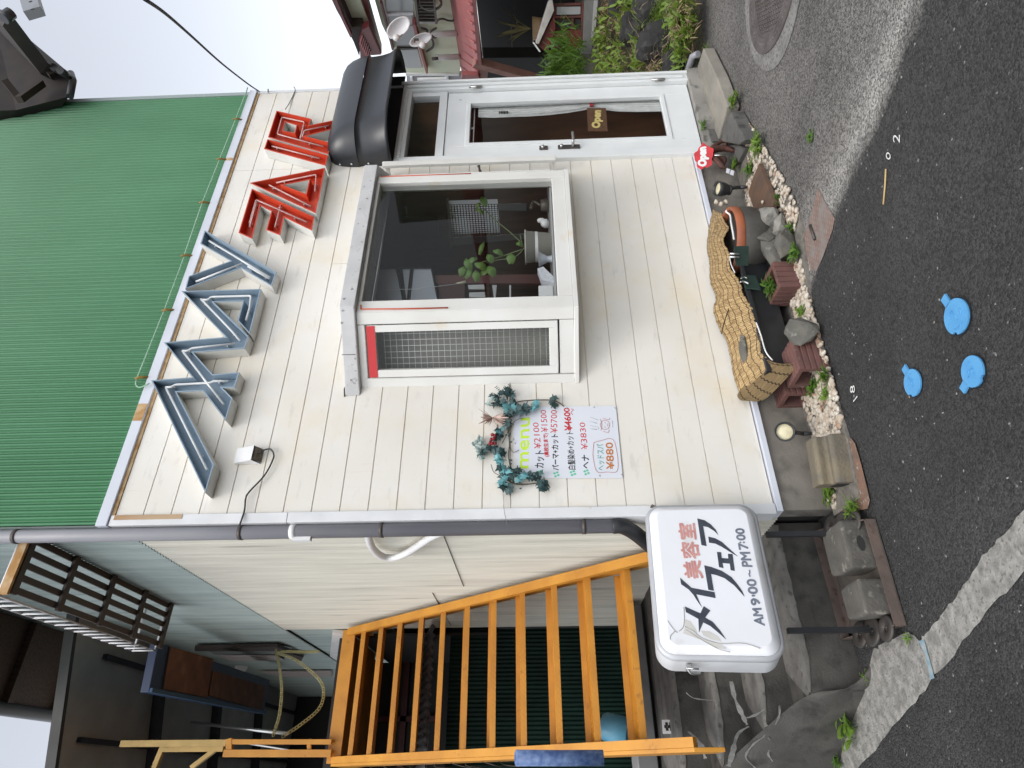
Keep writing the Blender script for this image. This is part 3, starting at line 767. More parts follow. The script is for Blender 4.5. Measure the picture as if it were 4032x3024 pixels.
def pebbles(name, zones, n, seed, smin, smax, zoff):
    r_ = random.Random(seed); mb = MB(); k = 0; tries = 0
    while k < n and tries < n*30:
        tries += 1
        zx0, zx1, L_ = zones[r_.randrange(len(zones))]
        x = r_.uniform(zx0, zx1); y = r_.uniform(-.66, 0.0)
        if not inpoly(x, y, L_): continue
        s = r_.uniform(smin, smax)*r_.choice((.7, 1, 1, 1.25))
        mb.blob((x, y, GZ+zoff+r_.uniform(0, .014)), s*r_.uniform(.9, 1.5), s*r_.uniform(.7, 1.), s*r_.uniform(.5, .8), .25, k, 2 if s > .012 else 1, r_.uniform(0, 3.1)); k += 1
    return mb
zoneA = [(.06, .68), (.18, .66), (.66, .62)]
pl_left = (.1, .72, [(.74, -.05), (.74, -.42), (.45, -.385), (.33, -.37), (.16, -.10), (.16, -.02)])
pl_nook = (.0, .36, [(.02, -.02), (.02, -.10), (.10, -.13), (.30, -.13), (.34, -.02)])
pl_front = (.7, 1.32, [(.7, -.25), (1.0, -.22), (1.3, -.24), (1.32, -.47), (1.02, -.42), (.7, -.40)])
pl_right = (1.5, 2.7, [(1.75, -.02), (1.7, -.2), (1.48, -.45), (1.52, -.62), (1.8, -.575), (2.3, -.475), (2.65, -.38), (2.62, -.30), (2.35, -.20), (2.3, -.02)])
pl_back = (-.02, .2, [(-.02, -.02), (.12, -.02), (.14, -.06), (.03, -.08)])
pebbles("white_gravel", [pl_left, pl_left, pl_left, pl_back, pl_nook], 700, 1, .010, .018, .012).build("white_gravel", M_PEB, kind="stuff", label="cream and white pebbles heaped on the bed left of the brown bricks", category="gravel")
pebbles("front_gravel", [pl_front], 560, 2, .010, .017, .012).build("white_gravel", M_PEB, kind="stuff", label="cream pebbles along the road edge before the black trough", category="gravel")
pebbles("right_gravel", [pl_right], 700, 3, .010, .0165, .012).build("white_gravel", M_PEB, kind="stuff", label="cream pebbles around the rusty brown slab near the front door", category="gravel")

# mosaic brick patches let into the road edge
M_MOS = bpy.data.materials.new("red mosaic paving"); M_MOS.use_nodes = True
_t = M_MOS.node_tree; _b = _t.nodes["Principled BSDF"]; _tc = _t.nodes.new("ShaderNodeTexCoord"); _br = _t.nodes.new("ShaderNodeTexBrick")
_br.inputs["Scale"].default_value = 1; _br.inputs["Brick Width"].default_value = .03; _br.inputs["Row Height"].default_value = .022; _br.inputs["Mortar Size"].default_value = .0022
_br.inputs["Color1"].default_value = (.20,.13,.105,1); _br.inputs["Color2"].default_value = (.26,.17,.14,1); _br.inputs["Mortar"].default_value = (.12,.10,.09,1)
_mp = _t.nodes.new("ShaderNodeMapping"); _mp.inputs["Rotation"].default_value = (0, 0, .35); _t.links.new(_tc.outputs["Object"], _mp.inputs[0]); _t.links.new(_mp.outputs[0], _br.inputs["Vector"])
_nz = _t.nodes.new("ShaderNodeTexNoise"); _nz.inputs["Scale"].default_value = 9; _t.links.new(_tc.outputs["Object"], _nz.inputs[0])
_mx = _t.nodes.new("ShaderNodeMixRGB"); _mx.inputs[2].default_value = (.20,.19,.18,1)
_r = _t.nodes.new("ShaderNodeMapRange"); _r.inputs[1].default_value = .5; _r.inputs[2].default_value = .7; _t.links.new(_nz.outputs[0], _r.inputs[0]); _t.links.new(_r.outputs[0], _mx.inputs[0])
_t.links.new(_br.outputs["Color"], _mx.inputs[1]); _t.links.new(_mx.outputs[0], _b.inputs["Base Color"]); _b.inputs["Roughness"].default_value = .85
c3x = K(2700, 850, 600)
mb = MB(); mb.flat([[onz(q, GZ+.004) for q in (c13(930,1170), c13(965,1240), c13(1035,1360), c13(1020,1430), c13(960,1600), c3x(1900,800), c3x(1820,780), c3x(1760,600), c3x(1690,350), c13(900,1290))]])
mb.build("mosaic_paving", M_MOS, kind="structure")
mb = MB(); mb.flat([[onz((3050+.226*x, 1650+.226*y), GZ+.010) for x, y in ((1330,330), (1400,420), (1500,760), (1600,1160), (1660,1420), (1620,1560), (1180,1640), (1160,1400), (1190,1180), (1300,1000), (1290,700), (1240,420))]])
mb.build("terracotta_paving", mat("crumbling terracotta", (.22,.125,.085), (.15,.10,.075), 25, .9, .6, 130, col3=(.3,.28,.25), scale3=40, thr3=(.6,.68)), kind="structure")
mb = MB(); mb.tube([onz(c13(880,1400), GZ+.012), onz(c13(893,1440), GZ+.012), onz(c13(910,1490), GZ+.012)], .008, 6); mb.build("rusty_bar", M_DSTEEL, label="short dark iron bar lying on the red mosaic paving", category="iron bar")

# manhole cover, lids, paint numbers, twig
mc = V3((2.99, -1.13, GZ))
M_IRON = mat("worn cast iron", (.10,.085,.08), (.15,.13,.125), 8, .55, .3, 120, metal=.35)
mb = MB(); mb.flat([[(mc.x+.52*math.cos(a)*(1.02+.05*math.sin(3*a)), mc.y+.44*math.sin(a)*(1.1+.05*math.cos(2*a)), GZ+.004) for a in [i*2*math.pi/40 for i in range(40)]]])
mb.build("patched_road", mat("smooth grey patch", (.17,.165,.155), (.23,.225,.21), 9, .85, .3, 120, col3=(.12,.115,.11), scale3=50, thr3=(.5,.6)), kind="structure")
mh = thing("manhole_cover", "worn iron manhole cover with raised wavy pattern set into the grey asphalt", "manhole cover", tuple(mc))
mb = MB(); mb.lathe([(.40, .004), (.40, .012), (.315, .012), (.31, .007), (.0, .007)], mc, n=48, smooth=False); mb.build("cover", M_IRON, mh)
for q_ in (.385, .318):
    mb = MB(); mb.lathe([(q_+.007, .0125), (q_, .0165), (q_-.007, .0125)], mc, n=48); mb.build("ring_rib", M_IRON, mh)
mb = MB()
for i in range(-10, 11):
    for j in range(-10, 11):
        u_, v_ = i*.040 + (.020 if j % 2 else 0), j*.026
        x, y = u_*.8 - v_*.6, u_*.6 + v_*.8
        if math.hypot(x, y) < .285:
            ar = [(u_+.017*math.cos(t), v_+.015*math.sin(t)) for t in (.1, .8, 1.57, 2.3, 3.0)]
            mb.tube([(mc.x+p*.8-q*.6, mc.y+p*.6+q*.8, GZ+.009) for p, q in ar], .0036, 5)
for k in range(56):
    a = k*2*math.pi/56; x, y = .35*math.cos(a), .35*math.sin(a)
    mb.lathe([(0, .016), (.011, .016), (.013, .012)], (mc.x+x, mc.y+y, GZ), n=6, smooth=False)
mb.build("wave_pattern", M_IRON, mh)["kind"] = "stuff"
M_SKY = mat("sky blue painted iron", (.07,.27,.53), (.09,.31,.57), 14, .55, .25, 90)
def lid(c, r, tab, label, notch):
    th = thing("valve_lid", label, "valve lid", (c[0], c[1], GZ), "sky blue valve lids in the road")
    C = V3((c[0], c[1], GZ))
    rr = random.Random(int(r*1e4)); mb = MB(); pts = []
    a0 = math.atan2(notch[1]-c[1], notch[0]-c[0])
    for i in range(60):
        a = a0 + 2*math.pi*i/60; q = r
        if i in (0, 1, 59): q = r*.86
        pts.append((C.x+q*math.cos(a), C.y+q*math.sin(a), GZ+.003))
    mb.prism(pts, (0, 0, .008)); d = (V3((tab[0], tab[1], GZ))-C); d.z = 0; e = d.normalized(); s = V3((-e.y, e.x, 0))
    mb.obox(C+e*(r*.93)-s*.016+V3((0,0,.003)), e*(d.length-r*.93+.012), s*.032, (0,0,.008))
    mb.build("lid", M_SKY, th, bevel=.002)
    mb = MB()
    for k in range(7):
        a = rr.uniform(0, 6.3); q = rr.uniform(.15, .7)*r
        mb.tube(bez([C+V3((q*math.cos(a+t), q*math.sin(a+t), .0115)) for t in (0, .35, .7)], 4), .0022, 5)
    mb.tube([C+e*(r*.5)+V3((0,0,.0112)), C-e*(r*.2)+V3((0,0,.0112))], .0022, 5)
    mb.build("relief", M_SKY, th)
    mb = MB(); mb.lathe([(r*1.10, .0045), (r*1.0, .0045), (r*.99, .002)], C, n=40); mb.build("tar_ring", mat("fresh tar", (.012,.012,.013), rough=.6), th)
lid((.232, -1.318), .066, (.325, -1.303), "largest of the three sky blue lids in the asphalt, nearest the camera", (.17, -1.27))
lid((.022, -1.277), .056, (-.002, -1.205), "sky blue lid whose tab points left, on the left of the three", (-.03, -1.31))
lid((.178, -.957), .056, (.252, -.945), "small sky blue lid nearest the pebbles, its tab pointing right", (.13, -.91))
M_WPAINT = mat("white road paint", (.72,.72,.70), (.5,.5,.48), 60, .85)
def stroke_text(tx, q, label):
    mb = MB(); text_quad(mb, tx, *[onz(a, GZ+.006) for a in q]); mb.build("road_marking", M_WPAINT, kind="structure", label=label, category="road paint")
def stroke(name, lists, wd, label):
    mb = MB()
    for L_ in lists:
        pp = bez([onz(q, GZ+.006) for q in L_], 4) if len(L_) > 2 else [onz(q, GZ+.006) for q in L_]
        A_, B2 = [], []
        for i, p in enumerate(pp):
            d = (pp[min(i+1, len(pp)-1)]-pp[max(i-1, 0)]).normalized(); s = V3((-d.y, d.x, 0))*wd*.5
            A_.append(p+s); B2.append(p-s)
        mb.grid([A_, B2], False)
    mb.build(name, M_WPAINT, kind="structure", label=label, category="road paint")
stroke_text("2", [c13(*q) for q in ((1438,890), (1440,840), (1395,832), (1398,885))], "small white painted figure 2 on the dark asphalt"); stroke_text("o", [c13(*q) for q in ((1384,995), (1380,950), (1352,945), (1352,990))], "small white painted ring on the dark asphalt beside the figure 2")
if 0: stroke("road_marking", [[c13(1350,990), c13(1375,980), c13(1370,950), c13(1350,960), c13(1355,985), c13(1385,992)]], .005, "small white painted figure on the dark asphalt, shaped like an a")
if 0: stroke("road_marking", [[c13(1395,855), c13(1410,890), c13(1435,880), c13(1435,850), c13(1410,835), c13(1415,870)], [c13(1375,905), c13(1382,908)]], .005, "small white painted figure on the dark asphalt, shaped like a 2")
stroke_text("8", [c23(*q) for q in ((1160,862), (1158,815), (1130,822), (1130,868))], "white painted figure 8 near the pebble edge")
stroke("road_marking", [[c23(1150,918), c23(1175,885)]], .006, "short white painted dash beside the figure 8")
mb = MB(); mb.tube([onz(c13(1352,1052), GZ+.006), onz(c13(1348,1150), GZ+.006), onz(c13(1337,1272), GZ+.006)], .0035, 5)
mb.build("dry_stalk", mat("dry straw", (.50,.36,.16), rough=.8), label="thin straw coloured stalk lying on the dark asphalt", category="twig")

# =================================================================== things standing in the bed
M_LEAF = tweak_leaf(mat("weed leaf", (.10,.20,.025), (.055,.125,.02), 30, .55))
M_LEAFB = tweak_leaf(mat("bright leaf", (.17,.28,.04), (.10,.19,.03), 20, .5), (.35,.5,.08), .3)
def leaf_blade(mb, p, d, L_, wd, up=.5, droop=.6, n=4):
    d = V3(d).normalized(); s = d.cross(V3((0,0,1))); s = s.normalized() if s.length > .01 else V3((1,0,0))
    A_, B2 = [], []
    for i in range(n+1):
        t = i/n; q = V3(p) + d*(L_*t) + V3((0,0,1))*(L_*(up*t - droop*t*t)); ww = wd*math.sin(math.pi*min(.98, .12+.86*t))*.5
        A_.append(q+s*ww); B2.append(q-s*ww)
    mb.grid([A_, B2], False)
def weed(name, c, r, h, n, label, group=None, wd=.012, m=None, seed=1, cat="weed"):
    r_ = random.Random(seed); c = V3(c); th = thing(name, label, cat, tuple(c), group)
    mb = MB(); sm = MB()
    for k in range(n):
        a = r_.uniform(0, 6.28); q = r*r_.random()**.7*.5
        b0 = c + V3((q*math.cos(a), q*math.sin(a), 0)); hh = h*r_.uniform(.2, .9)
        tip = b0 + V3((r_.uniform(-.3,.3)*hh, r_.uniform(-.3,.3)*hh, hh*.7)); sm.tube([b0, tip], .0012, 4)
        for j in range(r_.randint(2, 4)):
            a2 = r_.uniform(0, 6.28); leaf_blade(mb, b0.lerp(tip, r_.uniform(.3, 1)), (math.cos(a2), math.sin(a2), r_.uniform(0,.5)), r*r_.uniform(.35, .8), wd*r_.uniform(.7, 1.3), .5, .5)
    mb.build("foliage", m or M_LEAF, th); sm.build("stem", M_LEAF, th)
    return th
q23 = K(2700, 1200, 600); q13 = K(2650, 500, 600)
def gz(q, z=GZ+.02): return onz(q, z)
weed("weed", gz(q23(2090,1050)), .075, .09, 15, "tall green weed at the road edge beside the open end of the upper brown brick", seed=2, wd=.010)
weed("weed", gz(q23(1880,1200)), .06, .06, 12, "low round leaved weed in front of the lower brown brick", seed=3, wd=.022)
weed("weed", gz(q23(2060,1290)), .06, .05, 12, "light green weed among the pebbles at the road edge, left of the bricks", seed=4, m=M_LEAFB)
weed("weed", gz(q23(1600,1560)), .05, .04, 8, "tiny weed growing in the pebbles near the wall", seed=5)
weed("weed", gz((3050+.226*330, 1650+.226*510)), .07, .06, 12, "dark broad leaved weed between concrete block and wall", seed=6, wd=.03)
weed("weed", gz((3050+.226*430, 1650+.226*700)), .04, .035, 6, "small dark leaved weed beside the wall end of the concrete block", seed=7, wd=.025)
weed("weed", gz((3050+.226*1000, 1650+.226*1260)), .08, .05, 18, "mossy green weed against the left end of the concrete block", seed=8, m=M_LEAFB, wd=.016)
weed("weed", gz((3050+.226*1430, 1650+.226*1560)), .085, .06, 22, "feathery weed at the corner where pebbles meet the sign base", seed=9, m=M_LEAFB, wd=.008)
weed("weed", V3((1.26, -.30, GZ+.11)), .11, .12, 18, "green rosette plant growing out of the front brown brick", seed=10, wd=.016)
weed("weed", gz(K(2700,850,600)(1640,520)), .08, .08, 16, "leafy weed at the road edge right of the front brown brick", seed=11, wd=.016)
weed("weed", gz(q23(1720,80)), .05, .05, 10, "small pale weed in the pebbles before the black trough", seed=12, m=M_LEAFB)
weed("weed", gz(q13(930,520), GZ+.05), .06, .06, 12, "round leaved weed behind the solar panel squares", seed=13, m=M_LEAFB, wd=.022)
weed("weed", gz(q13(1140,600)), .075, .05, 16, "weed in the pebbles at the tip of the rusty slab", seed=14, wd=.016)
weed("weed", gz(q13(1270,230)), .12, .07, 26, "clump of weeds at the road edge below the door slabs", seed=15, m=M_LEAFB, wd=.014)
weed("weed", gz(q13(1540,1060)), .06, .06, 14, "weed by the road edge on the near side of the rusty slab", seed=16)
weed("weed", gz(q13(1740,1450)), .06, .05, 12, "straggly weed between the grey stones and the mosaic paving", seed=17)
weed("weed", onz(c33(1150,1400), -.29), .11, .13, 15, "bright broad leaved plant in the crack between ramp and pale concrete", seed=18, m=M_LEAFB, wd=.03)
weed("weed", onz(c33(1235,1100), -.29), .05, .05, 8, "small yellowing weed in the crack, nearer the sign base", seed=19, m=M_LEAFB)
weed("weed", onz(c33(1070,1625), -.29), .06, .06, 10, "small weed in the crack at the left edge of the picture", seed=20)
weed("weed", onz(c33(1510,860), -.29), .04, .05, 8, "tuft of grass at the pale concrete by the left corner of the sign base", seed=21, m=M_LEAFB, wd=.006)
weed("weed", onz(K(1850,0,1000)(2060,1080), -.13), .06, .07, 12, "fern like weed in the gap behind the pale door slab", seed=22, wd=.014)
weed("weed", onz(c13(250,340), -.27), .10, .05, 22, "grass tufts along the outer edge of the pale door slab", seed=23, m=M_LEAFB, wd=.008)
weed("weed", onz(c13(430,620), -.27), .09, .09, 14, "bright strap leaved weed at the corner of the pale slab and dark slab", seed=24, m=M_LEAFB, wd=.022)
weed("weed", onz(c13(895,840), GZ), .05, .02, 8, "flat weed growing through the grey asphalt", seed=25)

# slabs in front of the door
M_SLAB = mat("pale worn stone", (.30,.275,.235), (.22,.205,.175), 5, .85, .3, 60, stretch=(1,2.5,1), col3=(.2,.19,.17), scale3=14, thr3=(.6,.75))
def slab(name, pts, z, h, m, label, cat="stone slab", bev=.008):
    P = [onz(q, z) for q in pts]; cx = sum(p.x for p in P)/len(P); cy = sum(p.y for p in P)/len(P)
    mb = MB(); mb.prism([p - V3((0,0,h)) for p in P], (0, 0, h)); return mb.build(name, m, base=(cx, cy, z-h), bevel=bev, label=label, category=cat)
slab("door_slab", [c13(215,300), c13(300,480), c13(365,660), c13(310,870), c13(270,850), c13(240,740), (c13(205,560)), c13(172,440)], -.195, .09, M_SLAB, "pale weathered stone slab lying before the front door")
slab("door_slab", [c13(385,690), c13(480,870), c13(440,900), c13(320,880), c13(350,760)], -.20, .09, M_DCONC, "dark grey slab lower and nearer than the pale door slab")
slab("door_slab", [c13(240,790), c13(275,880), c13(250,900), c13(215,800)], -.145, .14, M_DCONC, "narrow dark stone wedged between door sill and pale slab", bev=.004)
slab("door_slab", [c13(440,905), c13(475,920), c13(430,1010), c13(300,1090), c13(260,960), c13(330,900)], -.25, .06, M_DCONC, "low dark slab under the rose sign stand")
mb = MB(); mb.tube([onz(c13(120,440), -.12), onz(c13(150,350), -.14), onz(c13(185,335), -.17)], .026, 14); mb.build("drain_pipe", M_GREYPIPE, base=(3.9, -.1, -.15), label="short grey plastic drain pipe poking out beside the front door", category="pipe")

# rusty brown slab
slab("rusty_slab", [q13(1250,530), q13(1330,740), q13(1460,1090), q13(1440,1200), q13(1210,1310), q13(1140,1090), q13(1095,950), q13(1150,760)], -.235, .025, mat("rusty brown slab", (.125,.07,.042), (.085,.053,.037), 6, .75, .15, 60, stretch=(3,1,1)), "lozenge shaped rusty brown slab lying in the pebbles", "slab", .004)
mb = MB(); mb.blob(onz(q13(1300,1090), -.225), .014, .011, .009, .1, 4); mb.build("white_pebble", M_PEB, base=onz(q13(1300,1090), -.235), label="single white pebble lying on the rusty brown slab", category="pebble")

# stones
M_STONE = mat("grey field stone", (.135,.128,.108), (.07,.068,.06), 7, .85, .5, 50, col3=(.30,.29,.25), scale3=16, thr3=(.58,.72))
def hull(mb, c, rx, ry, rz, seed, rot=0., n=15):
    r_ = random.Random(seed*13+1); bm = bmesh.new(); M = Matrix.Rotation(rot, 3, 'Z')
    for k in range(n):
        d = V3((r_.gauss(0,1), r_.gauss(0,1), r_.gauss(0,1))).normalized(); k_ = r_.uniform(.85, 1.15)
        bm.verts.new(M @ V3((d.x*rx*k_, d.y*ry*k_, d.z*rz*k_)))
    bmesh.ops.convex_hull(bm, input=bm.verts)
    bmesh.ops.delete(bm, geom=[v for v in bm.verts if not v.link_faces], context='VERTS')
    bmesh.ops.bevel(bm, geom=bm.edges[:], offset=min(rx, ry, rz)*.10, segments=2, affect='EDGES', profile=.6, clamp_overlap=True)
    bmesh.ops.triangulate(bm, faces=bm.faces[:])
    bmesh.ops.subdivide_edges(bm, edges=bm.edges[:], cuts=2, use_grid_fill=True)
    bm.verts.ensure_lookup_table(); sc = min(rx, ry, rz)
    vs = [V3(c) + v.co*(1 + .05*mnoise.noise(v.co*(2.2/sc) + V3((seed, 0, 0))) + .02*mnoise.noise(v.co*(7/sc))) for v in bm.verts]
    bm.verts.index_update(); fs = [tuple(v.index for v in f.verts) for f in bm.faces]; bm.free()
    mb.add(vs, fs, True)
def stone(label, px, z, rx, ry, rz, rot, seed, m=None, fl=0, grp="grey stones piled at the trough"):
    c = onz(px, z); mb = MB(); hull(mb, c, rx*1.12, ry*1.12, rz*1.12, seed, rot); mb.build("stone", m or M_STONE, base=(c.x, c.y, c.z-rz*.8), label=label, category="stone", group=grp)
qq = K(2700, 850, 600)
M_STONE2 = mat("pale field stone", (.27,.26,.23), (.17,.163,.148), 7, .85, .5, 50, col3=(.12,.115,.10), scale3=16, thr3=(.58,.72))
stone("big pale angular stone leaning over the end of the rusty slab", q13(1340,1340), -.20, .135, .075, .055, .9, 1, M_STONE2)
stone("rounded grey stone at the road edge below the big angular stone", q13(1560,1430), -.24, .065, .055, .05, .2, 2, M_STONE2)
stone("long grey stone lying lengthways under the earthen pot", qq(1240,380), -.20, .15, .045, .06, -.1, 3)
stone("second long dark stone in front of the pot, behind the road edge", qq(1290,600), -.215, .13, .04, .055, -.25, 5)
stone("squarish grey stone at the road edge next to the mosaic paving", qq(1450,390), -.225, .085, .06, .055, -.3, 6)
stone("small flat stone upright against the foot of the pot", qq(1160,300), -.17, .04, .02, .06, .2, 7)
stone("lone rounded grey boulder between the two brown brick pairs", q23(1670,380), -.20, .09, .06, .085, .3, 8)

# hollow brown bricks
M_BRK = mat("brown engineering brick", (.155,.07,.06), (.105,.052,.046), 9, .75, .25, 120, col3=(.24,.15,.125), scale3=18, thr3=(.62,.75))
def hbrick(label, o, ex, ey, ez, seed):
    """hollow along ey, ribbed on the sides; o is one bottom corner"""
    o, ex, ey, ez = V3(o), V3(ex), V3(ey), V3(ez)
    th = thing("hollow_brick", label, "brick", tuple(o), "hollow brown bricks by the bamboo cover")
    mb = MB(); t = .16
    outer = [(0,0),(1,0),(1,1),(0,1)]; inner = [(t,t),(1-t,t),(1-t,1-t),(t,1-t)]
    # ribs: small steps on the outline
    ribs = []
    for k in range(4):
        a, c = outer[k], outer[(k+1) % 4]; d = (c[0]-a[0], c[1]-a[1]); nn = (-d[1], d[0])
        ribs.append(a)
        for j in range(1, 5):
            u = j/5
            for du, dp in ((-.03, 0), (-.018, .035), (.018, .035), (.03, 0)): ribs.append((a[0]+d[0]*(u+du)+nn[0]*dp, a[1]+d[1]*(u+du)+nn[1]*dp))
    def pt(u, v, s): return o + ex*u + ez*v + ey*s
    n = len(ribs); A_ = [pt(u, v, 0) for u, v in ribs]; B2 = [pt(u, v, 1) for u, v in ribs]
    mb.add(A_+B2, [(i, (i+1) % n, n+(i+1) % n, n+i) for i in range(n)])
    I0 = [pt(u, v, 0) for u, v in inner]; I1 = [pt(u, v, 1) for u, v in inner]
    mb.add(I0+I1, [(i, (i+1) % 4, 4+(i+1) % 4, 4+i) for i in range(4)])
    mb.flat([A_, I0]); mb.flat([B2, I1])
    mb.build("body", M_BRK, th, bevel=.0015)
    mb = MB(); mb.add([pt(u, v, .55) for u, v in inner], [(0,1,2,3)]); mb.build("hollow", mat("soil in brick", (.05,.045,.04), rough=.95), th)
hbrick("brown ribbed hollow brick standing on end, a green plant growing from it", (1.17, -.40, GZ), (.19, .0, 0), (0, 0, .14), (.02, .20, 0), 1)
hbrick("upper brown hollow brick at the road edge, its square hole facing left", (.63, -.385, GZ), (.0, .19, 0), (.20, .0, 0), (0, 0, .155), 2)
hbrick("lower brown hollow brick under the folded end of the bamboo mat", (.62, -.15, GZ), (.0, .16, 0), (.18, .0, 0), (0, 0, .155), 3)
# ---- black trough
tr = thing("planter_trough", "long black plastic trough under the bamboo mat with a dark green clip on its rim", "planter", (1.1, -.15, -.22))
mb = MB()
TF, TB = -.245, -.03
a, c, z0, z1 = .72, 1.62, -.215, -.035
mb.add([(a,TF,z1),(c,TF,z1),(c,TB,z1),(a,TB,z1),(a+.03,TF+.03,z0),(c-.03,TF+.03,z0),(c-.03,TB-.02,z0),(a+.03,TB-.02,z0)],
       [(4,7,6,5),(0,1,5,4),(1,2,6,5),(2,3,7,6),(3,0,4,7)])
mb.box(a-.012, c+.012, TF-.012, TF+.004, z1-.022, z1+.004); mb.box(a-.012, a+.004, TF+.004, TB, z1-.022, z1+.004); mb.box(c-.004, c+.012, TF+.004, TB, z1-.022, z1+.004)
mb.build("trough", M_BLACKP, tr, bevel=.003)
mb = MB(); mb.add([(a+.02,TF+.02,z1-.03),(c-.02,TF+.02,z1-.03),(c-.02,TB-.01,z1-.03),(a+.02,TB-.01,z1-.03)], [(0,1,2,3)]); mb.build("water", mat("dark water", (.012,.014,.013), rough=.15), tr)
M_DGREEN = mat("dark green plastic", (.010,.027,.021), (.018,.038,.031), 12, .5, .1, 90)
mb = MB(); P = [ony(qq(*q), TF-.022) for q in ((1095,1075), (870,1050), (800,860), (1020,860))]; mb.prism(P, (0, .008, 0)); mb.build("rim_clip", M_DGREEN, tr, bevel=.002)
mb = MB(); mb.tube(bez([ony(qq(*q), TF-.035) for q in ((790,960), (850,955), (915,985))], 4), .006, 8); mb.tube(bez([ony(qq(*q), TF-.035) for q in ((800,910), (850,890), (890,905))], 4), .004, 8); mb.build("clip_spring", M_STEEL, tr)
# plinth bricks that carry the trough
for x in (.80, 1.45):
    mb = MB(); mb.box(x, x+.16, -.20, -.06, GZ, -.216); mb.build("support_block", M_DCONC, base=(x, -.13, GZ), bevel=.004, label="dark block supporting the %s end of the black trough" % ("left" if x < 1 else "right"), category="block")

# ---- bamboo mat
M_BAM = bpy.data.materials.new("split bamboo"); M_BAM.use_nodes = True
_t = M_BAM.node_tree; _N = _t.nodes; _L = _t.links; _b = _N["Principled BSDF"]
_uv = _N.new("ShaderNodeTexCoord"); _sx = _N.new("ShaderNodeSeparateXYZ"); _L.new(_uv.outputs["UV"], _sx.inputs[0])
def _m(op, a_, b__=None, c_=None):
    n = _N.new("ShaderNodeMath"); n.operation = op
    for i, q in enumerate((a_, b__, c_)):
        if q is None: continue
        if isinstance(q, (int, float)): n.inputs[i].default_value = q
        else: _L.new(q, n.inputs[i])
    return n.outputs[0]
_mp = _N.new("ShaderNodeMapping"); _mp.inputs["Scale"].default_value = (95, 5, 1); _L.new(_uv.outputs["UV"], _mp.inputs[0])
_nz = _N.new("ShaderNodeTexNoise"); _nz.inputs["Scale"].default_value = 1; _nz.inputs["Detail"].default_value = 3; _L.new(_mp.outputs[0], _nz.inputs[0])
_rp = _N.new("ShaderNodeValToRGB"); _rp.color_ramp.elements[0].position = .32; _rp.color_ramp.elements[1].position = .66
_rp.color_ramp.elements[0].color = (.27,.16,.065,1); _rp.color_ramp.elements[1].color = (.60,.43,.21,1)
_L.new(_nz.outputs[0], _rp.inputs[0])
# binding strings run along u, evenly spaced in v with a small wave
_w = _m('SINE', _m('MULTIPLY', _sx.outputs[0], 46.0))
_v = _m('ADD', _m('MULTIPLY', _sx.outputs[1], 6.0), _m('MULTIPLY', _w, .06))
_fr = _m('FRACT', _v); _d = _m('ABSOLUTE', _m('SUBTRACT', _fr, .5)); _k = _m('LESS_THAN', _d, .07)
_mx = _N.new("ShaderNodeMixRGB"); _mx.inputs[2].default_value = (.10,.06,.025,1); _L.new(_k, _mx.inputs[0]); _L.new(_rp.outputs[0], _mx.inputs[1])
_L.new(_mx.outputs[0], _b.inputs["Base Color"]); _b.inputs["Roughness"].default_value = .75
_bp = _N.new("ShaderNodeBump"); _bp.inputs["Strength"].default_value = .9; _bp.inputs["Distance"].default_value = .006
_st = _N.new("ShaderNodeTexWave"); _st.inputs["Scale"].default_value = 1; _mp2 = _N.new("ShaderNodeMapping"); _mp2.inputs["Scale"].default_value = (34, 1.2, 1)
_L.new(_uv.outputs["UV"], _mp2.inputs[0]); _L.new(_mp2.outputs[0], _st.inputs[0]); _st.inputs["Distortion"].default_value = .6
_L.new(_st.outputs["Fac"], _bp.inputs["Height"]); _L.new(_bp.outputs[0], _b.inputs["Normal"])
bm_ = thing("bamboo_mat", "straw coloured bamboo blind laid over the pot and trough, folded down at its left end", "bamboo blind", (1.3, -.1, 0))
bk = [ony(q, -.025) for q in (K(2650,500,600)(590,1190), K(2650,500,600)(515,1520), qq(340,230), qq(315,440), qq(355,700), qq(365,960), qq(445,1190), qq(410,1330), q23(430,170), q23(520,400), q23(590,500), q23(665,820), q23(735,1150), q23(800,1330))]
fr = [ony(q, -.255) for q in (K(2650,500,600)(700,1250), K(2650,500,600)(790,1450), qq(610,180), qq(555,350), qq(620,560), qq(660,760), qq(760,930), qq(850,1130), q23(930,10), q23(1010,230), q23(1060,420), q23(1110,700), q23(1215,800), q23(1230,900))]
def resamp(L_, n):
    L_ = bez(L_, 8); d = [0]
    for i in range(1, len(L_)): d.append(d[-1]+(L_[i]-L_[i-1]).length)
    r = []; j = 0
    for k in range(n):
        t = d[-1]*k/(n-1)
        while j < len(d)-2 and d[j+1] < t: j += 1
        u = (t-d[j])/max(1e-9, d[j+1]-d[j]); r.append(L_[j].lerp(L_[j+1], u))
    return r
def uvmat(name, rows, m, parent, vr=(0, 1), thick=.008):
    n, k = len(rows), len(rows[0]); mb = MB(); mb.grid(rows)
    me = bpy.data.meshes.new(name); o = ORG[parent.name]
    me.from_pydata([tuple(v-o) for v in mb.v], [], mb.f); uv = me.uv_layers.new(name="UVMap")
    for p in me.polygons:
        p.use_smooth = True
        for li in p.loop_indices:
            vi = me.loops[li].vertex_index; i, j = divmod(vi, k)
            uv.data[li].uv = (i/(n-1), vr[0] + (vr[1]-vr[0])*j/(k-1))
    me.materials.append(m); ob = bpy.data.objects.new(name, me); COL.objects.link(ob); ob.parent = parent
    s = ob.modifiers.new("thick", 'SOLIDIFY'); s.thickness = thick; s.offset = 0
    return ob
NB = 110
A_, B2 = resamp(bk, NB), resamp(fr, NB)
rows = []
r3 = random.Random(8)
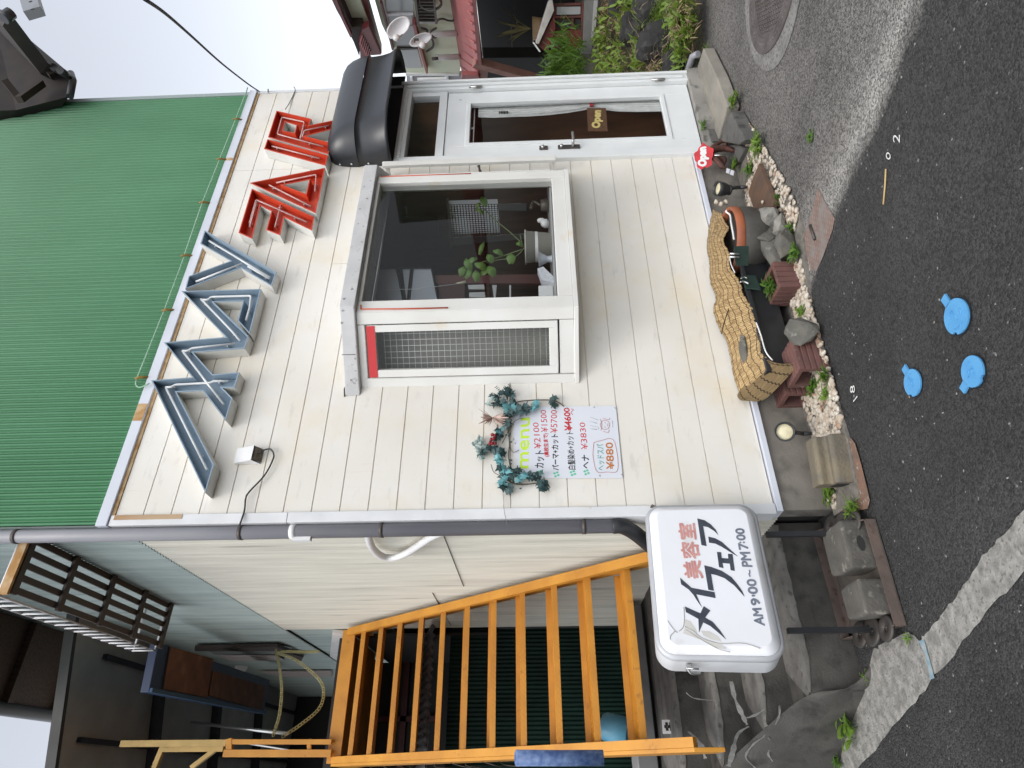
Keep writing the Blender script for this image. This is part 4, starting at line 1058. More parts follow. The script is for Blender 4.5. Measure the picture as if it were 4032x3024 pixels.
for i in range(NB):
    row = []; ja, jb = r3.uniform(-.006, .006), r3.uniform(-.008, .008)
    for j in range(10):
        u = j/9; p = A_[i].lerp(B2[i], u) + (B2[i]-A_[i]).normalized()*(ja*(1-u)+jb*u)
        p.z += .014*math.sin(math.pi*u) + .006*math.sin(i*.33) * u
        row.append(p)
    rows.append(row)
uvmat("mat_top", rows, M_BAM, bm_)
# folded end: bends down over the trough corner
fa = [ony(q23(735,1100), -.03), ony(q23(800,1330), -.035)]
f_top = [ony(q23(690,830), -.04), ony(q23(1000,1010), -.14), ony(q23(1215,830), -.255)]
lf = [A_[-1]+V3((.005,0,.004)), A_[-1].lerp(B2[-1], .5)+V3((.0,0,.016)), B2[-1]+V3((.0,0,.006))]
f_bot = [onx(q23(860,1375), .665), onx(q23(1120,1390), .655), onx(q23(1400,1120), .64), onx(q23(1670,830), .62)]
e0 = [ony(q23(760,1300), -.03), ony(q23(960,1070), -.13), ony(q23(1110,860), -.21), ony(q23(1190,800), -.262)]
e1 = [ony(q23(870,1370), -.04), ony(q23(1120,1385), -.12), ony(q23(1420,1110), -.25), ony(q23(1665,830), -.34)]
R0, R1 = resamp(e0, 12), resamp(e1, 12)
rows = []
for i in range(26):
    u = i/25; row = []
    for j in range(12):
        p = R0[j].lerp(R1[j], u); p.x += -.018*math.sin(math.pi*u); p.z += .022*math.sin(math.pi*u)*(1-u)
        row.append(p)
    rows.append(row)
uvmat("folded_end", rows, M_BAM, bm_, (0, .95))
mb = MB(); mb.tube(bez([B2[NB-28]+V3((0,-.012,.004)), B2[NB-20]+V3((0,-.016,-.004)), B2[NB-10]+V3((0,-.016,-.014)), B2[NB-4]+V3((0,-.012,-.01))], 5), .004, 6); mb.build("white_cord", M_WHITEPL, bm_)
mb = MB(); mb.tube(bez([B2[36]+V3((0,-.012,.0)), B2[42]+V3((0,-.014,.0)), B2[48]+V3((0,-.012,.0))], 4), .0035, 6); mb.build("white_cord", M_WHITEPL, bm_)
mb = MB(); mb.tube(resamp([ony(q, -.14) for q in (qq(725,1000), q23(630,40), q23(560,250), q23(520,420))], 14), .004, 6); mb.build("lap_edge", mat("dark bamboo edge", (.09,.06,.03), rough=.8), bm_)
c = ony(q23(880,660), -.15); mb = MB(); mb.blob(c+V3((0,0,.014)), .085, .038, .022, .3, 12, 3, -.2); mb.build("stone", M_STONE, base=c, label="flat grey stone weighing down the bamboo mat", category="stone")

# ---- earthen pot
pc = V3((1.70, -.23, GZ+.02))
pt_ = thing("earthen_pot", "big grey earthenware pot with a terracotta rim under the right end of the bamboo mat", "pot", tuple(pc))
mb = MB(); mb.lathe([(.0, 0), (.13, 0), (.15, .02), (.185, .09), (.205, .15), (.208, .20), (.203, .225)], pc, n=48); mb.build("body", mat("grey stoneware", (.085,.08,.072), (.05,.046,.04), 7, .5, .15, 60, col3=(.14,.12,.10), scale3=14, thr3=(.56,.7)), pt_)
mb = MB(); mb.lathe([(.203, .226), (.209, .235), (.207, .272), (.199, .279), (.188, .272), (.186, .235)], pc, n=48); mb.build("rim", mat("terracotta rim", (.34,.10,.04), (.22,.075,.04), 9, .6, .1, 80), pt_)
mb = MB(); mb.lathe([(0, .24), (.187, .24)], pc, n=32); mb.build("soil", mat("soil", (.03,.025,.02), rough=.95), pt_)
mb = MB(); P = [ony(qq(*q), -.43) for q in ((915,430), (910,715), (720,715), (705,440))]; mb.prism(P, (0, .006, 0)); tg = mb.build("green_flap", M_DGREEN, pt_, bevel=.002)
for y_ in (555, 602):
    mb = MB(); mb.tube([ony(qq(640, y_-8), -.442), ony(qq(780, y_), -.442)], .006, 6); mb.build("clip_wire", M_STEEL, pt_)
mb = MB(); mb.tube(bez([ony(q, -.33) for q in (qq(700,340), qq(690,260), qq(660,100), K(2650,500,600)(830,1280), K(2650,500,600)(770,1220), K(2650,500,600)(880,1175))], 5), .006, 6); mb.build("rag", M_WHITEPL, pt_)
for k, lb_ in enumerate(("small pale pebble on the wall side behind the earthen pot", "small brownish pebble nearest the spotlight behind the pot", "small pale pebble touching the rim rag of the pot")):
    p_ = ony(q13(630+70*k, 1090+30*(k%2)), -.10); mb = MB(); mb.blob(p_, .020, .018, .016, .3, k, 2); mb.build("pebble", M_PEB, base=p_, label=lb_, category="pebble")

# ---- spot lamps
def spot(label, base, head, aim, m2):
    th = thing("garden_spotlight", label, "spotlight", tuple(base), "black garden spotlights on stakes")
    base, head, aim = V3(base), V3(head), V3(aim).normalized()
    mb = MB(); mb.tube([base+V3((0,0,-.02)), base+V3((0,0,.05))], [.008, .013], 8); mb.tube([base+V3((0,0,.05)), head-V3((0,0,.035))], .0115, 8); mb.build("stake", M_BLACKP, th)
    mb = MB(); mb.lathe([(.0, -.06), (.028, -.06), (.040, -.042), (.047, -.01), (.052, .032), (.045, .032), (.041, .012)], head, aim, 24); h = mb.build("lamp_head", M_BLACKP, th)
    mb = MB(); mb.lathe([(.0, .018), (.022, .017), (.0415, .011)], head, aim, 24); mb.build("lens", m2, h)
    mb = MB(); s = aim.cross(V3((0,0,1))).normalized(); bkp = head-aim*.058
    mb.lathe([(0, .0), (.034, 0), (.036, -.014), (0, -.018)], bkp, aim, 16); mb.build("back_cap", M_BLACKP, h)
    return th
M_LENS = mat("cream lamp lens", (.66,.60,.40), (.55,.50,.33), 40, .3)
hd = ony((3050+.226*170, 1650+.226*225), -.16)
spot("black spotlight left of the bricks, its round cream lens facing the road", onz((3050+.226*650, 1650+.226*250), -.27), hd, (CAM-hd)+V3((.2,0,-.3)), M_LENS)
hd = ony(q13(690,900), -.14)
spot("black spotlight tilted upwards next to the rusty slab, seen from the side", (hd.x+.01, hd.y, -.27), hd, (-.12, -.28, .95), M_LENS)
# small solar panel lying on the slab
mb = MB(); mb.obox(onz(q13(820,680), -.17), (.03,.015,.012), (.012,-.03,.0), (0,0,.004)); mb.obox(onz(q13(880,705), -.175), (.03,.015,.012), (.012,-.03,.0), (0,0,.004))
mb.build("solar_cells", mat("pale solar cell", (.45,.46,.50), rough=.25), base=onz(q13(850,700), -.18), label="two small pale solar cells lying beside the upturned spotlight", category="solar cell")

# ---- rose shaped open sign on driftwood
rs = thing("rose_open_sign", "red rose shaped sign reading Open on a stand of dark driftwood by the door", "sign", (2.66, -.12, -.24))
rc = ony(q13(450,430), -.15)
nrm = (CAM-rc).normalized(); ux = nrm.cross(V3((0,0,1))).normalized()*-1; uz = ux.cross(nrm)*1.0
if uz.z < 0: uz = -uz
mb = MB(); pts = []
for i in range(48):
    a = 2*math.pi*i/48; r_ = .074*(1+.10*math.sin(5*a+.6)+.05*math.sin(11*a)); pts.append(rc + ux*(r_*1.12*math.cos(a)) + uz*(r_*.86*math.sin(a)))
mb.prism(pts, -nrm*.012); mb.build("plaque", mat("red enamel", (.58,.012,.02), (.42,.01,.018), 20, .35), rs, bevel=.003)
mb = MB(); text_quad(mb, "Open", *[rc + nrm*.0025 + ux*x + uz*z for x, z in ((-.066,-.035), (.066,-.025), (.058,.045), (-.06,.035))], bold=.005, nrm=nrm); mb.build("lettering", M_WHITEPL, rs)
M_DRIFT = mat("red brown driftwood", (.10,.035,.022), (.055,.02,.015), 9, .6, .4, 60, stretch=(1,1,4))
mb = MB()
mb.tube(bez([ony(q13(*q), -.14) for q in ((510,400), (600,330), (740,310), (910,350))], 5), [.020, .022, .024, .024, .025, .026, .026, .025, .025, .025, .024, .022, .02, .018, .016, .01], 8)
mb.tube(bez([ony(q13(*q), -.10) for q in ((560,300), (640,250), (760,190), (765,270))], 5), [.014]*15+[.006], 7)
mb.tube(bez([ony(q13(*q), -.13) for q in ((520,430), (600,450), (700,560), (770,600))], 5), [.022]*12+[.014, .01, .008, .004], 7)
mb.tube(bez([ony(q13(*q), -.10) for q in ((540,440), (640,450), (740,470), (750,540))], 5), [.02]*12+[.016, .012, .01, .008], 7)
mb.build("driftwood", M_DRIFT, rs)
mb = MB(); mb.tube([ony(q13(600,412), -.16), ony(q13(765,412), -.16)], .005, 8); mb.build("metal_pin", M_STEEL, rs)

# ---- concrete block at the corner
cb = K(3050, 1650, 500)
M_CBLK = mat("old concrete block", (.20,.165,.11), (.12,.108,.085), 6, .9, .5, 80, col3=(.13,.12,.10), scale3=13, thr3=(.58,.72))
kb = thing("concrete_block", "old grooved concrete block lying on the pebbles near the shop corner, tan top", "concrete block", (.16, -.2, GZ))
mb = MB(); bx0, bx1, by0, by1, bz0, bz1 = .06, .30, -.325, -.15, GZ, -.15
pr = [(by0, bz0), (by0, bz0+.08), (by0+.012, bz0+.095), (by0+.05, bz0+.088), (by0+.058, bz0+.10), (by0+.052, bz1-.012), (by0+.072, bz1), (by1, bz1-.012), (by1, bz0)]
mb.prism([(bx0, y, z) for y, z in pr], (bx1-bx0, 0, 0)); mb.build("block", M_CBLK, kb, bevel=.014)
mb = MB(); mb.box(bx0-.004, bx0+.004, by0+.04, by0+.12, bz0+.02, bz0+.075); mb.build("hollow", M_DARK, kb)
kb.location = V3((.16, -.2, GZ)); kb.rotation_euler = (0, 0, math.radians(-14))

# =================================================================== light box sign
sg = thing("lightbox_sign", "white light box sign for a beauty salon on two black posts before the shop corner", "sign", (-.31, .08, GZ))
Y_, T_, R2 = math.radians(11.015), math.radians(-5.961), math.radians(-3.77)
ex = V3((math.cos(Y_), math.sin(Y_), 0)); n0 = V3((math.sin(Y_), -math.cos(Y_), 0)); ez = V3((0,0,1))*math.cos(T_)+n0*math.sin(T_)
SX = ex*math.cos(R2)+ez*math.sin(R2); SZ = ez*math.cos(R2)-ex*math.sin(R2); SN = SX.cross(SZ)
if SN.y > 0: SN = -SN
SGS = .93
SC_ = CAM + (V3((-.309, .02, .387))-CAM)*SGS; SW, SH = .816*SGS, .572*SGS
def sp(x, z, d=0): return SC_ + SX*x + SZ*z + SN*d
def rrect(w_, h_, r, n=8):
    P = []
    for cx, cz, a0 in ((w_/2-r, h_/2-r, 0), (-w_/2+r, h_/2-r, math.pi/2), (-w_/2+r, -h_/2+r, math.pi), (w_/2-r, -h_/2+r, 1.5*math.pi)):
        for i in range(n+1):
            a = a0 + math.pi/2*i/n; P.append((cx+r*math.cos(a), cz+r*math.sin(a)))
    return P
def sloft(levels, capf=True, capb=False):
    mb = MB(); rings = []
    for (w_, h_, r, d) in levels: rings.append([sp(x, z, d) for x, z in rrect(w_, h_, r)])
    n = len(rings[0]); vs = [p for R in rings for p in R]
    mb.add(vs, [(i*n+k, i*n+(k+1) % n, (i+1)*n+(k+1) % n, (i+1)*n+k) for i in range(len(rings)-1) for k in range(n)], True)
    if capf: mb.add(rings[-1], [tuple(range(n))])
    if capb: mb.add(rings[0], [tuple(range(n))[::-1]])
    return mb
M_SGN = mat("milk white acrylic", (.80,.81,.85), (.76,.77,.80), 4, .38, .02, 30, col3=(.55,.53,.49), scale3=4, thr3=(.62,.8))
M_CASE = mat("white sheet case", (.66,.67,.68), (.58,.59,.60), 6, .45, .03, 60, col3=(.38,.36,.33), scale3=12, thr3=(.66,.78))
sloft([(SW-.01, SH-.01, .075, -.165), (SW-.004, SH-.004, .08, -.16), (SW-.004, SH-.004, .08, -.035)], False, True).build("case", M_CASE, sg)
sloft([(SW, SH, .085, -.034), (SW+.004, SH+.004, .085, -.030), (SW+.004, SH+.004, .085, -.012), (SW-.012, SH-.012, .08, -.004), (SW-.03, SH-.03, .072, -.003)], False).build("frame_lip", mat("grey aluminium lip", (.50,.51,.53), (.42,.43,.45), 6, .4, metal=.2), sg)
sloft([(SW-.03, SH-.03, .07, -.012), (SW-.036, SH-.036, .066, .004), (SW-.09, SH-.10, .045, .020), (SW-.098, SH-.108, .04, .022)], True).build("sign_face", M_SGN, sg)
FD = .0225
S7, S8 = K(2500, 1974, 600), K(2500, 2250, 600)
so_ = sp(0, 0, FD); sn_ = SN.copy()
def sf(q): return onp(q, so_, sn_)
def glyph(mb, Pl):
    P = [sf(q) for q in Pl]
    # smooth only the curved strokes lightly
    mb.prism(P, SN*.0012)
M_INK = mat("dark blue ink", (.030,.036,.055), (.05,.06,.08), 30, .5)
mb = MB()
glyph(mb, [S7(*q) for q in ((905,250), (1010,275), (1100,335), (1170,410), (1210,490), (1150,430), (1060,375), (990,360), (1040,650), (965,635))])
glyph(mb, [S7(*q) for q in ((1065,515), (1160,535), (1260,590), (1360,680), (1490,800), (1380,735), (1260,660), (1170,615), (1075,600))])
glyph(mb, [S7(*q) for q in ((1190,735), (1250,740), (1260,825), (1355,830), (1350,765), (1415,765), (1450,1010), (1390,1000), (1375,905), (1270,895), (1285,970), (1220,955))])
glyph(mb, [S7(*q) for q in ((1005,930), (1110,955), (1260,1010), (1400,1100), (1500,1220), (1560,1310), (1590,1385), (1440,1220), (1300,1115), (1180,1070), (1105,1055), (1145,1300), (1065,1285))])
glyph(mb, [S7(*q) for q in ((655,1110), (740,1185), (820,1255), (1155,1320), (1170,1405), (890,1350), (930,1450), (975,1545), (900,1440), (850,1360), (780,1280), (670,1205))])
glyph(mb, [S8(*q) for q in ((725,510), (950,610), (985,530), (1000,505), (1095,570), (1025,660), (1020,670), (1130,735), (1230,850), (1325,990), (1200,880), (1090,790), (990,740), (930,885), (920,690), (740,590))])
mb.build("shop_name", M_INK, sg)
mb = MB()
for ch, q in (("美", ((990,1115), (945,860), (695,870), (735,1125))), ("容", ((945,830), (910,590), (655,590), (690,830))), ("室", ((890,550), (860,320), (620,320), (650,550)))):
    text_quad(mb, ch, *[sf(S7(*a)) + SN*.0006 for a in q], bold=.0028, nrm=SN)
mb.build("red_kanji", mat("faded red ink", (.62,.33,.30), (.52,.22,.20), 30, .6), sg)
mb = MB()
def st_(a, b_): return [sf(q) + SN*.0006 for q in (a, b_)]
hours = [("AM", S8(1880,785), S8(1830,535), S8(1705,540), S8(1742,770)), ("9", S8(1815,490), S8(1805,395), S8(1680,395), S8(1690,490)), ("'", S8(1740,360), S8(1740,345), S8(1700,345), S8(1700,360)),
         ("00", S8(1785,325), S8(1750,115), S8(1620,115), S8(1650,325)), ("PM", S7(1700,950), S7(1665,740), S7(1525,740), S7(1560,945)), ("7", S7(1645,695), S7(1625,610), S7(1500,610), S7(1515,700)),
         (":", S7(1590,605), S7(1590,590), S7(1520,590), S7(1520,605)), ("00", S7(1605,565), S7(1580,395), S7(1455,395), S7(1480,565))]
for tx, *q in hours: text_quad(mb, tx, *[sf(a) + SN*.0006 for a in q], bold=.0022, nrm=SN)
pp = bez([sf(q) + SN*.001 for q in (S7(1670,1095), S7(1655,1060), S7(1665,1030), S7(1655,1000))], 4); mb.tube(pp, .003, 6)
mb.build("opening_hours", mat("faded blue ink", (.13,.155,.20), (.2,.22,.27), 30, .6), sg)
# crack in the cover, taped over
mb = MB()
for Lq in (((475,720), (520,790), (580,865), (620,890)), ((580,870), (520,930), (505,990)), ((710,520), (708,780), (640,870)), ((720,800), (850,870), (960,960), (1150,1030), (1300,1050), (1500,1040), (1650,1060), (1820,1120)), ((740,850), (960,990), (1200,1120), (1380,1170))):
    mb.tube(bez([sf(S8(*q)) + SN*.0008 for q in Lq], 4), .0016, 5)
mb.build("crack", mat("grey crack", (.40,.39,.37), rough=.6), sg)
mb = MB(); mb.flat([[sf(S8(*q)) + SN*.0005 for q in ((725,810), (960,960), (1250,1050), (1330,1130), (1150,1100), (950,990), (700,900))]])
mb.flat([[sf(S8(*q)) + SN*.0005 for q in ((720,690), (800,720), (880,830), (900,890), (730,800))]]); mb.flat([[sf(S8(*q)) + SN*.0005 for q in ((960,860), (1080,870), (1210,940), (1260,1020), (1120,990), (990,930))]])
mb.build("tape_patch", mat("yellowed tape", (.56,.55,.51), (.62,.61,.58), 12, .45), sg)
# latches
mb = MB(); a = sp(-SW/2-.006, .145, -.05); mb.obox(a, SX*-.012, SN*-.05, SZ*-.02); mb.tube(bez([a+SX*-.012, a+SX*-.03+SZ*-.02-SN*.02, a+SX*-.02+SZ*-.06-SN*.05], 4), .006, 6); mb.tube([a+SX*-.02+SN*.01, a+SX*-.022+SZ*-.05+SN*.01], .004, 6); mb.build("latch", M_STEEL, sg)
mb = MB(); a = sp(SW/2, .20, -.03); mb.add([a, a+SZ*.04, a+SZ*.03+SX*.02, a+SX*.02-SN*.05, a-SN*.06], [(0,1,2),(0,2,3),(0,3,4)]); mb.tube([a, a+SZ*.03+SX*.015], .006, 6); mb.build("latch", M_DSTEEL, sg)
# posts and base
LP_, RP_ = (-.605, -.125), (-.16, -.125)
for (x, y) in (LP_, RP_):
    mb = MB(); mb.box(x-.012, x+.012, y-.012, y+.012, GZ+.015, .12); mb.build("post", M_BLACKP, sg)
M_RSTEEL = mat("rusty brown steel", (.085,.065,.055), (.125,.09,.075), 9, .7, .2, 90, col3=(.06,.035,.025), scale3=22, thr3=(.55,.7))
fr4 = [(-.632, -.345), (-.175, -.365), (-.035, .20), (-.59, .19)]
mb = MB()
for i in range(4):
    a, c = V3((*fr4[i], GZ+.01)), V3((*fr4[(i+1) % 4], GZ+.01)); d = (c-a); s = V3((-d.y, d.x, 0)).normalized()
    mb.obox(a, d, s*.05, (0,0,.005)); mb.obox(a+V3((0,0,.005)), d, s*.005, (0,0,.04))
mb.build("base_frame", M_RSTEEL, sg)
mb = MB(); mb.prism([(x, y, GZ+.006) for x, y in fr4], (0, 0, .006)); mb.build("base_plate", mat("dirt under the sign", (.10,.085,.07), (.07,.06,.05), 18, .95), sg)
def discs(lst):
    for (x, y, r_) in lst:
        mb = MB(); mb.lathe([(r_*.25, .0), (r_*.25, .008), (r_*.9, .012), (r_, .006), (r_, 0), (r_*.25, 0)], (x, y, GZ+.052), (.18, -.1, 1), 24); mb.build("weight_disc", mat("black iron disc", (.03,.028,.026), (.05,.042,.036), 14, .55), sg)
discs([(-.605, -.02, .06), (-.615, -.14, .065), (-.63, -.27, .055), (-.10, -.02, .065), (-.13, -.14, .07), (-.16, -.27, .055)])
def cblock(label, x0, x1, y0, y1, h, hole, rot):
    th = thing("concrete_block", label, "concrete block", ((x0+x1)/2, (y0+y1)/2, GZ+.013), "concrete blocks weighing the sign base")
    mb = MB(); hx, hy = (x1-x0)/2, (y1-y0)/2; c = V3(((x0+x1)/2, (y0+y1)/2, GZ+.013))
    mb.prism([c+V3(p) for p in ((-hx,-hy,0), (hx,-hy,0), (hx,hy*.15,0), (hx*.9,hy,0), (-hx*.9,hy,0), (-hx,hy*.15,0))], (0, 0, h))
    o = mb.build("block", M_CBLK2, th, bevel=.012)
    if hole:
        mb = MB(); mb.lathe([(0, .001), (.018, .001)], c+V3((-.0,-hy-.0005,h*.45)), (0,-1,0), 12); o2 = mb.build("hole", M_DARK, th)
        for v in o2.data.vertices: v.co.x = v.co.x*2.0
    th.rotation_euler = (0, 0, rot)
M_CBLK2 = mat("grey weathered block", (.115,.107,.093), (.07,.066,.058), 8, .9, .5, 70, col3=(.30,.28,.24), scale3=20, thr3=(.6,.75))
cblock("grey concrete block with a dark oval hole in the base of the sign", -.37, -.15, -.30, -.08, .125, True, -.05)
cblock("smaller squared concrete block, left of the holed block in the sign base", -.57, -.42, -.30, -.11, .12, False, -.03)
# =================================================================== menu poster and ivy
Mq = K(1800, 1480, 700)
ps = thing("menu_poster", "hand lettered white menu sheet with prices, pinned to the boards under the ivy", "poster", (.43, -.004, .76))
PY = -.004
def pw(q, d=0): return ony(Mq(*q), PY-.0012-d)
mb = MB(); P = [ony(Mq(*q), PY) for q in ((2060,1275), (1975,375), (690,385), (730,1275))]
rows = []
for i in range(9):
    row = []
    for j in range(13):
        u, v = i/8, j/12; p = (P[0]*(1-u)+P[1]*u)*(1-v)+(P[3]*(1-u)+P[2]*u)*v; row.append(p)
    rows.append(row)
mb.grid(rows, False); o = mb.build("sheet", mat("white paper", (.66,.69,.75), (.70,.72,.77), 3, .6, .03, 12), ps)
sd_ = o.modifiers.new("thick", 'SOLIDIFY'); sd_.thickness = .001; sd_.offset = 1
INKS = {"lime": (.55,.80,.05), "black": (.015,.015,.018), "red": (.52,.02,.03), "teal": (.05,.33,.27), "orange": (.50,.17,.03), "green": (.13,.52,.33), "pink": (.45,.22,.20), "grey": (.42,.45,.48)}
def ink(c): return mat(c + " marker ink", INKS[c], rough=.7)
def wr(nm, tx, c, BL, BR, TR, TL, bold=0):
    mb = MB(); text_quad(mb, tx, *[pw(q) for q in (BL, BR, TR, TL)], bold=bold, nrm=V3((0,-1,0))); mb.build(nm, ink(c), ps)
wr("heading", "menu", "lime", (885,1150), (900,520), (795,530), (780,1145), .0018)
wr("line_text", "カット", "black", (1080,1145), (1085,930), (975,930), (970,1145), .001)
wr("price", "¥2100", "red", (1050,905), (1010,580), (940,580), (960,905))
wr("note_text", "(高校生まで)", "red", (1150,1005), (1135,715), (1065,720), (1085,1005), .001)
wr("price", "¥1500", "red", (1135,700), (1105,425), (1035,425), (1045,700))
wr("line_text", "パーマ+カット", "black", (1270,1175), (1255,725), (1170,725), (1185,1175), .001)
wr("price", "¥5700", "red", (1250,710), (1240,425), (1165,425), (1160,710))
wr("line_text", "白髪染め+カット", "black", (1475,1165), (1445,690), (1355,690), (1380,1165), .0006)
wr("price", "¥4600", "red", (1435,680), (1395,400), (1325,400), (1340,680), .0016)
wr("line_text", "ヘナ", "black", (1640,1150), (1640,985), (1550,985), (1560,1150), .001)
wr("price", "¥3830", "red", (1630,915), (1590,580), (1520,580), (1545,915))
wr("offer_text", "ヘッドスパ", "teal", (1835,1175), (1825,850), (1735,850), (1745,1175), .0005)
wr("offer_price", "¥880", "orange", (1955,1160), (1935,830), (1845,830), (1860,1160), .001)
def line(nm, c, Ls, r=.0016):
    mb = MB()
    for L_ in Ls: mb.tube(bez([pw(q, .0004) for q in L_], 5) if len(L_) > 2 else [pw(q, .0004) for q in L_], r, 4)
    mb.build(nm, ink(c), ps)
line("wave_mark", "red", [[(1415,410), (1445,425), (1415,455), (1440,485)]])
for k, (x, y) in enumerate(((1040,1205), (1235,1225), (1440,1210), (1610,1200))):
    mb = MB()
    for a in (.4, 2.0, 3.6, 5.1):
        c = (x+26*math.cos(a), y+26*math.sin(a)); mb.add([pw((c[0]+17*math.cos(t), c[1]+14*math.sin(t)), .0003) for t in [i*.628 for i in range(10)]], [tuple(range(10))])
    mb.build("clover_mark", ink("green"), ps)
line("cloud_outline", "pink", [[(1700,830), (1810,800), (1900,780), (1960,830), (2000,1050), (1985,1190), (1860,1195), (1740,1190), (1690,1000), (1700,830)]])
line("doodle", "grey", [[(1650,515), (1740,545), (1745,560)], [(1650,570), (1740,590)], [(1650,620), (1750,640), (1755,665)], [(1650,660), (1740,665)], [(1930,560), (1935,640)]])
ring = lambda x, y, r: [(x+r*math.cos(t*.7), y+r*math.sin(t*.7)) for t in range(10)]
line("doodle", "pink", [ring(1840,610,58), [(1780,540), (1800,600), (1790,680)], [(1810,530), (1890,545), (1895,525)], [(1815,690), (1880,705), (1890,670)], [(1835,575), (1845,590)], [(1835,630), (1842,645)], [(1870,595), (1875,610), (1870,628)]])
mb = MB()
for q in ((1960,400), (2045,1230), (1770,1245), (1700,392), (700,790), (720,840), (1365,400)):
    mb.lathe([(0, .004), (.004, .003), (.0045, 0)], pw(q), (0,-1,0), 8)
mb.build("pin", M_STEEL, ps)

iv = thing("ivy_garland", "artificial ivy garland with a dried flower arched over the top of the menu sheet", "garland", (.45, -.03, 1.2))
M_IV1 = mat("dark teal ivy leaf", (.022,.06,.062), (.04,.085,.085), 30, .5)
M_IV2 = mat("bright teal ivy leaf", (.10,.30,.33), (.16,.38,.40), 30, .5)
M_IV3 = mat("pale silver leaf", (.36,.44,.42), (.25,.34,.32), 40, .6)
vine = [(1330,380), (1240,320), (1120,300), (900,305), (740,330), (650,420), (640,560), (640,700), (650,850), (640,1000), (660,1150), (640,1300), (780,1350), (950,1340), (1080,1310)]
mb = MB(); mb.tube(bez([ony(Mq(*q), -.016) for q in vine], 5), .0035, 5)
for L_ in (((680,540), (620,720), (560,840)), ((640,700), (720,560), (830,520)), ((620,1050), (480,1000), (440,930)), ((560,1250), (460,1200), (420,1100)), ((660,560), (560,640), (480,760)), ((650,880), (700,950), (770,920)), ((650,130), (660,250), (640,330))):
    mb.tube(bez([ony(Mq(*q), -.018) for q in L_], 4), .0018, 4)
mb.build("vine", mat("brown vine", (.09,.07,.05), rough=.8), iv)
def ivy_leaf(mb, c, s, a, r_, tilt):
    base = [(0,-.12), (.20,-.45), (.38,-.12), (.95,-.35), (.60,.20), (.55,.62), (.15,.55), (0,1.05), (-.15,.55), (-.55,.62), (-.60,.20), (-.95,-.35), (-.38,-.12), (-.20,-.45)]
    ca, sa = math.cos(a), math.sin(a); vs = [c + V3((0, -.006, 0))]
    for x, z in base:
        X, Z = x*ca - z*sa, x*sa + z*ca
        vs.append(c + V3((X*s*.62, -.004 + tilt[0]*X*s + tilt[1]*Z*s + .25*s*abs(x), Z*s*.62)))
    n = len(base); mb.add(vs, [(0, 1+i, 1+(i+1) % n) for i in range(n)])
r4 = random.Random(21)
D, B_, S_ = MB(), MB(), MB()
dark = [(1190,300), (1210,350), (860,370), (830,430), (760,400), (700,250), (640,220), (560,240), (500,300), (480,350), (640,480), (700,460), (550,560), (600,600), (520,700), (500,740), (560,940), (520,900), (480,950), (360,920), (300,960), (620,1150), (720,1200), (760,1170), (960,1250), (1000,1230), (900,1230), (1060,1330), (1100,1400), (1060,1370), (590,1400), (540,1180), (690,330), (600,330), (430,250), (780,440), (700,1250), (640,1390)]
bright = [(960,380), (680,390), (640,400), (590,450), (600,370), (540,640), (510,700), (520,1050), (540,1080), (600,1200), (560,1140), (640,1180), (540,1300), (590,1300), (780,1260), (820,1240), (560,1340), (760,1290), (520,1040), (980,350)]
dark2 = [(x+r4.uniform(-30,30), y+r4.uniform(-40,40)) for x, y in dark]
bright2 = [(x+r4.uniform(-25,25), y+r4.uniform(-35,35)) for x, y in bright[::2]]
silver = [(270,790), (300,820), (240,830), (280,880), (320,870), (260,900), (220,850), (300,780), (270,950), (310,1010), (740,1290), (400,350), (440,270)]
for L_, mbx, ss in ((dark+dark2, D, .050), (bright+bright2, B_, .047), (silver, S_, .03)):
    for q in L_:
        for k in range(1 if mbx is not S_ else 3):
            qq_ = (q[0]+r4.uniform(-14, 14), q[1]+r4.uniform(-14, 14))
            ivy_leaf(mbx, ony(Mq(*qq_), -.022-r4.uniform(0, .03)), ss*r4.uniform(.8, 1.25), r4.uniform(0, 6.28), r4, (r4.uniform(-.5,.5), r4.uniform(-.5,.5)))
# feathery fronds
for q0_, q1_ in (((640,250), (500,130)), ((700,230), (665,95)), ((480,330), (380,330)), ((560,260), (430,240))):
    for k in range(9):
        t = k/8; c = (q0_[0]+(q1_[0]-q0_[0])*t, q0_[1]+(q1_[1]-q0_[1])*t)
        for s_ in (-1, 1): leaf_blade(D, ony(Mq(*c), -.03), (s_*.8+.1, -.2, .6-.3*s_), .022, .007, .2, .2, 3)
def _fade(m): return m
D.build("dark_leaves", M_IV1, iv); B_.build("bright_leaves", M_IV2, iv); S_.build("pale_leaves", M_IV3, iv)
mb = MB(); c = ony(Mq(440,520), -.04)
for k in range(26):
    a = math.radians(20 + 250*k/25) ; d = V3((-math.sin(a)*.9, -.3-r4.random()*.4, math.cos(a)*.9)) if False else V3((math.cos(a+.6), -.4*r4.random()-.2, math.sin(a+.6)))
    leaf_blade(mb, c, d, .095*r4.uniform(.7, 1.15), .012, .1, .1, 3)
mb.build("dried_flower", mat("dried pink flower", (.44,.29,.24), (.55,.42,.36), 30, .8), iv)
for k in range(12):
    mb = MB(); mb.blob(ony(Mq(440+r4.uniform(-45,45), 790+r4.uniform(-70,70)), -.04-r4.uniform(0,.015)), .0095, .0095, .0095, 0, k, 2)
    mb.build("red_berry", mat("red berries", (.22,.015,.02), rough=.3), iv)
for k in range(26):
    q = vine[r4.randrange(4, 13)]; mb = MB(); mb.blob(ony(Mq(q[0]+r4.uniform(-40,40), q[1]+r4.uniform(-60,60)), -.025), .005, .005, .007, 0, k, 1); mb.build("dark_bud", M_IV1, iv)
